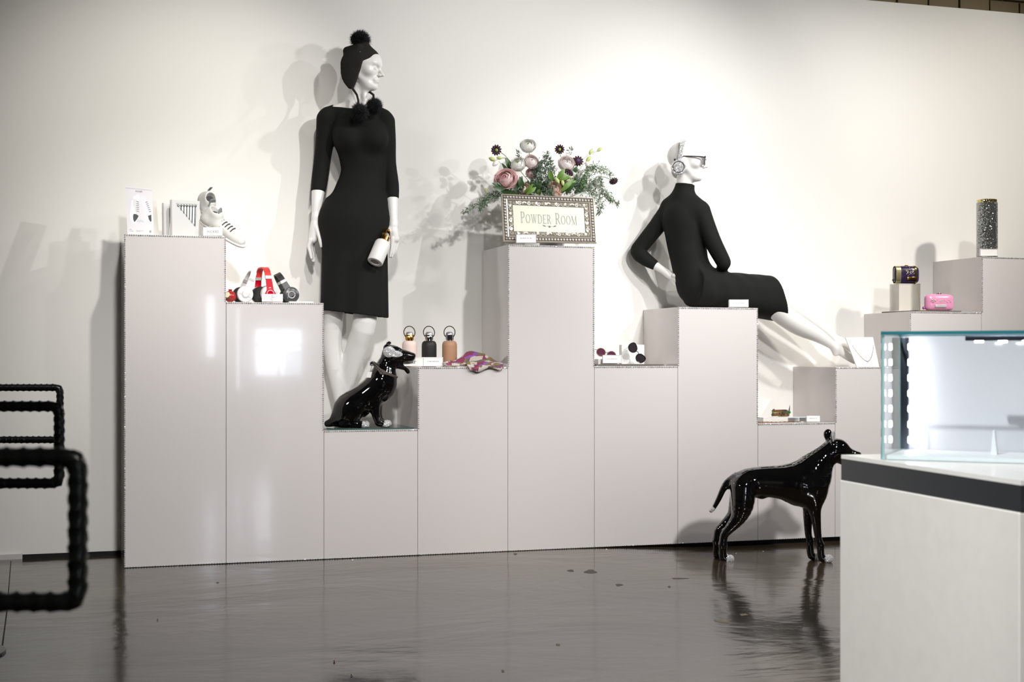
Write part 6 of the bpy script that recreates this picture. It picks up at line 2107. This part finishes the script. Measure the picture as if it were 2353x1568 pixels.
def bloom(name, c, face, R, m, layers=5, openness=0.6, seed=0, label=None, inner=None):
    """layered cup of petals facing 'face'"""
    rr = np.random.default_rng(seed); face = nrm(face)
    u = nrm(np.cross(face, [0.2, 0.3, 0.93])); w = np.cross(face, u)
    mb = MB(); nu, nv = 6, 5
    for L in range(layers):
        f_ = L / max(1, layers - 1)
        rad = R * (0.5 + 0.5 * f_); npet = 3 + L
        th1 = math.radians(6 + 52 * f_ + 34 * openness * f_ ** 2); ph0 = rr.uniform(0, 6)
        for k in range(npet):
            a0 = ph0 + 2 * math.pi * k / npet + rr.normal() * 0.1; wd = (math.pi / npet) * (1.45 + 0.3 * rr.random())
            vs = []; fs = []; tj = th1 + rr.normal() * 0.07
            for j in range(nv + 1):
                v = j / nv
                for i in range(nu + 1):
                    t = (i / nu) * 2 - 1
                    th = math.radians(155) * (1 - v) + (tj + 0.22 * abs(t) ** 2) * v
                    flare = 1 + openness * 0.34 * f_ * v ** 4 + 0.05 * v * (k % 2)
                    r_ = rad * flare * (1 + 0.015 * rr.normal())
                    ang = a0 + t * wd
                    vs.append(c + (u * math.cos(ang) + w * math.sin(ang)) * r_ * math.sin(th) + face * r_ * math.cos(th) * (0.86 - 0.1 * openness))
            for j in range(nv):
                for i in range(nu): fs.append((j * (nu + 1) + i, j * (nu + 1) + i + 1, (j + 1) * (nu + 1) + i + 1, (j + 1) * (nu + 1) + i))
            mb.add(vs, fs, 1 if (inner is not None and L < (1 if openness < 0.5 else 2)) else 0)
    mb.ball(c - face * R * 0.1, R * 0.4, None, 10, 6, 0)
    ms = [m] if inner is None else [m, inner]
    o = link_mesh(name, np.array(mb.v), mb.f, ms, ar, smooth=True, angle=None)
    if inner is not None: o.data.polygons.foreach_set('material_index', np.array(mb.mi, np.int32))
    if label: o['label'] = label
    return o


def stem(a, b, sag=0.0, r=0.0016, m=None):
    mid = (a + b) / 2 + UV * sag
    mb = MB(); mb.tube([a, a * 0.5 + mid * 0.5 + UV * sag * 0.1, mid, b * 0.6 + mid * 0.4 + UV * sag * 0.15, b], r, 6); mb.build('stem', m or stem_m, ar)


stem_m = mat('green_stem', C(92, 118, 62), 0.5, noise=0.15, scale=40)
ivory = petal_mat('ivory_petal', C(250, 247, 240)); blush = petal_mat('blush_petal', C(250, 236, 232)); rosep = petal_mat('dusty_rose_petal', C(242, 208, 206)); rosed = petal_mat('deep_rose_petal', C(224, 172, 172))
peach = petal_mat('peach_petal', C(236, 204, 186)); burg = petal_mat('burgundy_petal', C(52, 18, 34)); plumc = petal_mat('plum_centre', C(84, 54, 110)); lime = petal_mat('lime_centre', C(190, 204, 120))
V3 = lambda r, f, u: RV * r + FV * f + UV * u
for px, py, dy, R, m_, face, inn, lb in (
        (1213, 336, -0.02, 17, ivory, V3(0.1, -0.8, 0.6), lime, 'large ivory ranunculus at the top'),
        (1190, 378, -0.06, 17, ivory, V3(-0.15, -0.8, 0.55), lime, 'cream ranunculus below the topmost bloom'),
        (1220, 372, -0.03, 16, blush, V3(0.2, -0.75, 0.4), None, 'blush ranunculus in the middle'),
        (1301, 377, -0.05, 18, blush, V3(0.15, -0.8, 0.45), None, 'pale pink ranunculus right of centre'),
        (1321, 400, -0.02, 14, ivory, V3(0.3, -0.7, 0.3), None, None),
        (1374, 419, -0.05, 13, ivory, V3(0.75, -0.5, -0.1), None, 'white bloom nodding to the right')):
    bloom('ranunculus', fp(px, py, dy), face, R * sf, m_, 6, 0.35, px, lb, inn); stem(core + RV * (px - 1268) * sf * 0.25, fp(px, py + 8, dy + 0.01), 0.0)
for px, py, dy, R, m_, face, lb in (
        (1162, 411, -0.08, 21, rosep, V3(-0.2, -0.85, 0.35), 'large dusty pink rose at left'),
        (1222, 399, -0.01, 11, rosep, V3(0.1, -0.8, 0.3), None), (1203, 436, -0.06, 13, peach, V3(-0.3, -0.7, 0.2), None),
        (1275, 434, -0.09, 14, peach, V3(0.35, -0.8, 0.1), 'peach rose just above the frame'), (1278, 449, -0.11, 8, peach, V3(0.1, -0.9, 0.0), None)):
    bloom('rose', fp(px, py, dy), face, R * sf, m_, 6, 0.9, px, lb, rosed if R > 15 else None); stem(core + RV * (px - 1268) * sf * 0.25, fp(px, py + 8, dy + 0.015), 0.0)


def scabiosa(px, py, dy, R, face, lb, centre):
    c = fp(px, py, dy); face = nrm(face); R = R * sf
    u = nrm(np.cross(face, [0.2, 0.3, 0.93])); w = np.cross(face, u); mb = MB()
    for ring, (rr, np_, lift) in enumerate(((1.0, 12, -0.1), (0.78, 10, 0.12), (0.5, 8, 0.25))):
        for k in range(np_):
            a = 2 * math.pi * (k + ring * 0.5) / np_; d = u * math.cos(a) + w * math.sin(a); t_2 = np.cross(face, d)
            p = c + d * R * rr * 0.66 + face * R * lift
            mb.ball(p, (R * 0.36 * rr + R * 0.05, R * 0.2, R * 0.1), np.array([d, t_2, face]), 8, 5)
    mb.ball(c + face * R * 0.1, R * 0.42, None, 10, 6, 1)
    o = link_mesh('scabiosa', np.array(mb.v), mb.f, [burg, centre], ar, smooth=True, angle=None)
    o.data.polygons.foreach_set('material_index', np.array(mb.mi, np.int32)); o['label'] = lb
    return c


for px, py, dy, R, face, lb, cen, base in (
        (1140, 345, -0.02, 12.5, V3(-0.3, 0.8, 0.2), 'burgundy scabiosa at upper left', burg, (1178, 378)),
        (1286, 343, 0.0, 11.5, V3(0.0, 0.8, 0.3), 'burgundy scabiosa standing tallest right of centre', burg, (1290, 380)),
        (1328, 370, -0.04, 13, V3(0.05, -0.9, 0.2), 'burgundy scabiosa with a violet centre', plumc, (1318, 400)),
        (1410, 417, -0.03, 11, V3(0.2, -0.6, -0.7), 'burgundy scabiosa drooping at far right', burg, (1370, 408)),
        (1144, 404, -0.03, 10, V3(-0.8, -0.3, 0.3), 'burgundy scabiosa half behind the pink rose', burg, (1190, 430))):
    c = scabiosa(px, py, dy, R, face, lb, cen); stem(fp(*base, dy + 0.01), c + nrm(face) * (-0.0) * sf, 0.012 if px in (1140, 1410) else 0.004)
    mb = MB(); mb.ball(c - nrm(face) * R * sf * 0.2, R * sf * 0.3, None, 8, 6); mb.build('sepal', petal_mat('lime_sepal', C(150, 172, 92)), ar)
# protea head
c = fp(1303, 402, -0.1); ax = nrm(V3(0.45, -0.5, 0.75)); u = nrm(np.cross(ax, FV)); w = np.cross(ax, u); mb = MB()
for ring, (r0, L, n2) in enumerate(((13, 30, 12), (10, 32, 10), (6, 33, 7))):
    for k in range(n2):
        a = 2 * math.pi * (k + ring * 0.4) / n2; d = u * math.cos(a) + w * math.sin(a)
        p0 = c - ax * 20 * sf + d * r0 * 0.4 * sf; p1 = c - ax * 2 * sf + d * r0 * sf; p2 = c + ax * (L - 20) * sf + d * r0 * 0.75 * sf
        for (a_, b_, r_, mi) in ((p0, p1, 3.4, 0), (p1, p1 * 0.4 + p2 * 0.6, 3.0, 0), (p1 * 0.4 + p2 * 0.6, p2, 2.4, 1)):
            mb.tube([a_, b_], [r_ * sf, r_ * sf * (0.9 if mi == 0 else 0.35)], 5, mi=mi)
o = link_mesh('protea', np.array(mb.v), mb.f, [petal_mat('cream_bract', C(206, 208, 182)), burg], ar, smooth=True, angle=None)
o.data.polygons.foreach_set('material_index', np.array(mb.mi, np.int32)); o['label'] = 'protea head with black-tipped cream bracts'
# lisianthus buds
for px, py, dy, R, m_, ax, base in ((1139, 375, -0.02, 7, blush, V3(-0.6, -0.3, -0.6), (1152, 378)), (1131, 366, -0.01, 6, petal_mat('green_bud', C(196, 206, 136)), V3(-0.9, -0.1, 0.35), (1160, 364)), (1147, 363, -0.01, 5, MATS['green_bud'], V3(0.9, 0, -0.1), (1165, 364)), (1357, 350, 0.0, 5, MATS['green_bud'], V3(0.3, 0, 0.9), (1340, 366)), (1363, 345, 0.0, 6, ivory, V3(0.6, 0, 0.7), (1355, 352)), (1377, 344, 0.0, 5, MATS['green_bud'], V3(0.7, 0, 0.6), (1360, 355)), (1352, 366, 0.0, 6, MATS['green_bud'], V3(0.6, 0, 0.7), (1335, 385)), (1351, 379, -0.02, 7.5, blush, V3(0.3, -0.3, -0.5), (1330, 390)), (1117, 438, -0.03, 3.8, MATS['green_bud'], V3(0, 0, 1), (1125, 452)), (1293, 420, -0.13, 5, MATS['green_bud'], V3(0.1, -0.2, -0.9), (1285, 410)), (1280, 415, -0.13, 6, MATS['green_bud'], V3(0.5, -0.2, -0.8), (1275, 405))):
    c = fp(px, py, dy); ax = nrm(ax); u = nrm(np.cross(ax, FV)); w = np.cross(ax, u); R = R * sf
    mb = MB(); mb.lathe([(0, -R * 1.3), (R * 0.5, -R), (R * 0.8, -R * 0.2), (R * 0.75, R * 0.5), (R * 0.4, R * 1.2), (0, R * 1.5)], c, np.array([u, w, ax]), 12); mb.build('bud', m_, ar)
    stem(fp(*base, dy), c - ax * R * 1.2, 0.002, 0.0009)
# broad leaves
leaf_d = mat('dark_leaf', C(58, 84, 48), 0.4, noise=0.25, scale=50); leaf_l = mat('bright_leaf', C(104, 138, 58), 0.45, noise=0.2, scale=50); leaf_g = mat('grey_green_leaf', C(124, 142, 118), 0.6, noise=0.25, scale=60)


def leaf(a, b, wd, m, bend=0.15):
    ax = b - a; L = np.linalg.norm(ax); ax = ax / L
    sd = nrm(np.cross(ax, FV + RNG.normal(size=3) * 0.35)); up = np.cross(ax, sd)
    vs = []; fs = []
    for j in range(8):
        t = j / 7; w_ = wd * (math.sin(math.pi * min(1, t * 0.92 + 0.06))) ** 0.8
        c = a + ax * L * t + up * bend * L * math.sin(math.pi * t)
        vs += [c - sd * w_, c + up * w_ * -0.25, c + sd * w_]
    for j in range(7):
        for k in range(2): fs.append((j * 3 + k, j * 3 + k + 1, j * 3 + k + 4, j * 3 + k + 3))
    link_mesh('leaf', np.array(vs), fs, m, ar, smooth=True, angle=None)


for (x0, y0, x1, y1, wd, m_, dy) in ((1173, 392, 1161, 362, 6.5, leaf_d, -0.03), (1172, 400, 1153, 375, 4, leaf_d, -0.03), (1170, 440, 1131, 421, 8, leaf_d, -0.07), (1175, 446, 1132, 430, 7, leaf_d, -0.08), (1190, 445, 1150, 440, 7, leaf_d, -0.09), (1185, 440, 1200, 405, 7, leaf_d, -0.04), (1205, 445, 1215, 415, 7, leaf_d, -0.05), (1270, 415, 1262, 392, 6, leaf_l, -0.12), (1280, 410, 1298, 388, 6, leaf_l, -0.12), (1285, 415, 1310, 405, 6, leaf_l, -0.12), (1290, 440, 1318, 412, 6, leaf_l, -0.1), (1300, 446, 1322, 420, 7, leaf_d, -0.09), (1288, 444, 1300, 418, 7, leaf_d, -0.08), (1240, 445, 1232, 415, 8, leaf_d, -0.03), (1255, 446, 1250, 420, 8, leaf_d, -0.03), (1228, 445, 1222, 420, 7, leaf_d, -0.02), (1318, 398, 1326, 383, 5, leaf_d, -0.03), (1205, 440, 1225, 422, 5, leaf_l, -0.11), (1210, 446, 1232, 430, 5, leaf_l, -0.12), (1320, 445, 1345, 428, 7, leaf_d, -0.05), (1265, 446, 1285, 430, 7, leaf_d, -0.05)):
    leaf(fp(x0, y0, dy), fp(x1, y1, dy - 0.01), wd * sf, m_)
for k in range(46):
    x0 = random.uniform(1160, 1345); y0 = random.uniform(428, 448); dy = random.uniform(-0.07, 0.03)
    a_ = random.gauss(0, 0.5) + (x0 - 1255) / 170
    L_ = random.uniform(18, 34)
    leaf(fp(x0, y0, dy), fp(x0 + L_ * math.sin(a_), y0 - L_ * math.cos(a_), dy - random.uniform(0, 0.02)), random.uniform(4.5, 8) * sf, leaf_d if k % 4 else leaf_l)
# feathery trailing sprays
mbs = {0: MB(), 1: MB()}


def spray(pts, n_leaf, ll, which, spread=0.02, twig=0.0011):
    P = [fp(*p) for p in pts]
    def cr_(t):
        k = len(P) - 1; x = t * k; i = min(int(x), k - 1); f_ = x - i
        a, b, c, d = P[max(i - 1, 0)], P[i], P[i + 1], P[min(i + 2, k)]
        return 0.5 * (2 * b + (c - a) * f_ + (2 * a - 5 * b + 4 * c - d) * f_ ** 2 + (3 * b - a - 3 * c + d) * f_ ** 3)
    mb = mbs[which]
    mb.tube([cr_(t) for t in np.linspace(0, 1, 10)], [twig * (1.2 - t) for t in np.linspace(0, 1, 10)], 5)
    for _ in range(n_leaf):
        t = RNG.uniform(0.05, 1.0); c = cr_(t); tg = nrm(cr_(min(1, t + 0.03)) - cr_(max(0, t - 0.03)))
        c = c + RNG.normal(size=3) * spread * (0.35 + 0.65 * math.sin(math.pi * min(1, t + 0.15)))
        d = nrm(tg * RNG.uniform(0.3, 1.1) + RNG.normal(size=3) * 0.75); L = ll * RNG.uniform(0.6, 1.3)
        sd = nrm(np.cross(d, RNG.normal(size=3))) * L * 0.13
        m1 = c + d * L * 0.5 + UV * L * 0.06
        mb.add([c, m1 + sd, c + d * L, m1 - sd], [(0, 1, 2, 3)])


for a in (((1150, 450, -0.06), (1128, 455, -0.07), (1100, 470, -0.08), (1066, 488, -0.08)), ((1150, 448, -0.06), (1128, 450, -0.06), (1112, 466, -0.07), (1104, 482, -0.07))):
    spray(a, 230, 0.02, 0, 0.011)
for a in (((1330, 440, -0.04), (1350, 400, -0.04), (1375, 388, -0.05), (1405, 405, -0.06)), ((1340, 440, -0.04), (1372, 420, -0.05), (1390, 440, -0.06), (1405, 462, -0.06)), ((1350, 445, -0.05), (1375, 450, -0.06), (1380, 470, -0.06), (1376, 490, -0.06)), ((1345, 430, -0.05), (1365, 440, -0.05), (1392, 448, -0.06), (1420, 470, -0.07)), ((1325, 420, -0.03), (1340, 405, -0.03), (1352, 392, -0.03), (1365, 384, -0.03)), ((1330, 445, -0.06), (1345, 430, -0.07), (1360, 420, -0.07), (1380, 410, -0.07))):
    spray(a, 290, 0.018, 0, 0.015)
for a in (((1258, 445, -0.05), (1255, 415, -0.06), (1254, 390, -0.06), (1256, 356, -0.06)), ((1262, 448, -0.09), (1262, 430, -0.1), (1262, 445, -0.12), (1264, 458, -0.13)), ((1245, 440, -0.04), (1240, 415, -0.04), (1238, 395, -0.04), (1243, 372, -0.04)), ((1265, 445, -0.05), (1270, 420, -0.05), (1266, 395, -0.05), (1263, 368, -0.05)), ((1225, 445, -0.03), (1228, 425, -0.03), (1232, 405, -0.03), (1236, 385, -0.03)), ((1300, 445, -0.06), (1312, 430, -0.06), (1325, 425, -0.06), (1338, 418, -0.06)), ((1195, 372, 0.0), (1193, 362, 0.0), (1192, 355, 0.0), (1190, 349, 0.0)), ((1300, 380, 0.02), (1304, 366, 0.02), (1308, 354, 0.02), (1313, 342, 0.02)), ((1215, 446, -0.05), (1222, 430, -0.06), (1235, 425, -0.06), (1248, 430, -0.06)), ((1160, 446, -0.05), (1180, 440, -0.06), (1200, 440, -0.06), (1215, 446, -0.07))):
    n2 = 45 if a[0][1] < 400 else 320
    spray(a, n2, 0.020, 1, 0.006 if n2 < 60 else 0.016)
for k in (0, 1):
    mbs[k].build('greenery_spray', [leaf_g, mat('eucalyptus_leaf', C(98, 118, 98), 0.6, noise=0.3, scale=60)][k], ar, angle=None, kind='stuff')

# ------------------------------------------------------------------ accessories worn by the sitting mannequin
hpc = crystal_mat('headphone_crystals', (0.9, 0.9, 0.92, 1), 300.0, 1.1, 0.25, 0.4)
hl = lambda x, y, z: ho2 + 0.0099 * (x * HB2[0] + y * HB2[1] + z * HB2[2])
near = 1.0 if np.dot(HB2[1], FV) < 0 else -1.0            # sign of the side that faces the camera
cc = q2(1560, 389, 0) ; off = cc - ho2
cx_, cz_ = np.dot(off, HB2[0]) / 0.0099, np.dot(off, HB2[2]) / 0.0099
hp_t = thing('crystal_headphones', 'silver crystal-covered headphones on the sitting mannequin\'s head', 'headphones', hl(cx_, near * 9, cz_))
for sg in (near, -near):
    c = hl(cx_, sg * 8.6, cz_); B = np.array([HB2[0], np.cross(HB2[1] * sg, HB2[0]), HB2[1] * sg]); r_ = 17.5 * S2
    mb = MB(); mb.lathe([(r_ * 0.55, -0.012), (r_ * 0.98, -0.012), (r_ * 1.02, -0.004), (r_ * 0.96, 0.001)], c, B, 30); mb.build('cushion', mat('pale_grey_cushion', C(206, 206, 206), 0.5), hp_t)
    mb = MB(); mb.lathe([(r_ * 0.98, -0.003), (r_, 0.004), (r_ * 0.93, 0.011), (r_ * 0.76, 0.0135)], c, B, 36); cup = mb.build('ear_cup', hpc, hp_t)
    mb = MB(); mb.lathe([(r_ * 0.76, 0.012), (r_ * 0.76, 0.0155), (r_ * 0.68, 0.0155), (r_ * 0.68, 0.013)], c, B, 30); mb.build('ring', mat('champagne_ring', C(196, 190, 160), 0.15, metal=1.0), cup)
    mb = MB(); mb.lathe([(r_ * 0.68, 0.0125), (r_ * 0.5, 0.0155), (0, 0.017)], c, B, 30); mb.build('disc', hpc, cup)
    mb = MB(); mb.ball(c + HB2[2] * r_ * 0.95 - HB2[0] * r_ * 0.55, 2.6 * S2, None, 10, 6); mb.build('hinge', mat('black_hinge', C(22, 22, 22), 0.4), hp_t)
vs = []; fs = []; N = 26
for i in range(N + 1):
    a = math.pi * i / N
    y = math.cos(a); z = math.sin(a)
    p = hl(cx_ + 0.3 + 1.4 * z, 9.0 * np.sign(y) * abs(y) ** 0.7, cz_ + 3.5 + (10.8 - cz_ - 3.5 + 0.5) * z ** 0.75)
    o_ = nrm(p - hl(cx_, 0, cz_ + 3))
    wd = 0.0165 if 0.18 < i / N < 0.82 else 0.012
    for sx, sy in ((-1, -1), (1, -1), (1, 1), (-1, 1)): vs.append(p + HB2[0] * sx * wd * 0.75 + o_ * sy * 0.0028)
for i in range(N):
    for k in range(4): fs.append((i * 4 + k, i * 4 + (k + 1) % 4, (i + 1) * 4 + (k + 1) % 4, (i + 1) * 4 + k))
fs += [(3, 2, 1, 0), tuple(N * 4 + k for k in range(4))]
mb = MB(); mb.add(vs, fs); mb.build('headband', hpc, hp_t, angle=50)

gt_ = thing('eyeglasses', 'dark-framed glasses on the sitting mannequin\'s face', 'glasses', hl(10.2, 0, 0.8))
gf = mat('tortoise_frame', C(34, 28, 30), 0.25, noise=0.3, scale=120)
for sg in (-1, 1):
    c = hl(10.1, sg * 3.3, 0.4); o_ = []
    for k in range(24):
        a = 2 * math.pi * k / 24; ca = math.cos(a); sa = math.sin(a)
        x_ = np.sign(ca) * abs(ca) ** 0.7; z_ = np.sign(sa) * abs(sa) ** 0.75
        o_.append(c + 0.01 * (HB2[1] * sg * 2.75 * x_ + HB2[2] * 2.15 * z_ - HB2[0] * 0.5 * max(0, x_)))
    mb = MB(); mb.tube(o_, 0.0021, 6, True); mb.build('rim', gf, gt_)
    mb = MB(); mb.poly([p * 0.96 + c * 0.04 for p in o_], HB2[0] * 0.0012); mb.build('lens', glass_mat('clear_lens', (0.9, 0.9, 0.92), 1.0), gt_, smooth=False)
    hinge = hl(9.5, sg * 6.1, 1.7)
    mb = MB()
    pts = [hinge, hl(7.0, sg * 7.3, 1.75), hl(3, sg * 7.9, 1.75), hl(-1.5, sg * 7.9, 1.7), hl(-3.2, sg * 7.7, 0.4)]
    vs = []; fs = []
    for i, p in enumerate(pts):
        hh = (0.0036, 0.0034, 0.0026, 0.002, 0.002)[i]
        for sx, sy in ((-1, -1), (1, -1), (1, 1), (-1, 1)): vs.append(p + HB2[1] * sx * 0.0012 + HB2[2] * sy * hh)
    for i in range(len(pts) - 1):
        for k in range(4): fs.append((i * 4 + k, i * 4 + (k + 1) % 4, (i + 1) * 4 + (k + 1) % 4, (i + 1) * 4 + k))
    fs += [(3, 2, 1, 0), tuple((len(pts) - 1) * 4 + k for k in range(4))]
    mb.add(vs, fs); mb.build('temple', gf, gt_, smooth=False)
    mb = MB(); mb.box(hl(10.0, sg * 5.6, 1.9), (0.006, 0.010, 0.007), HB2, bevel=0.001); mb.build('end_piece', gf, gt_)
mb = MB(); mb.tube([hl(10.1, -0.7, 1.0), hl(10.5, 0, 1.35), hl(10.1, 0.7, 1.0)], 0.0019, 6); mb.build('bridge', gf, gt_)
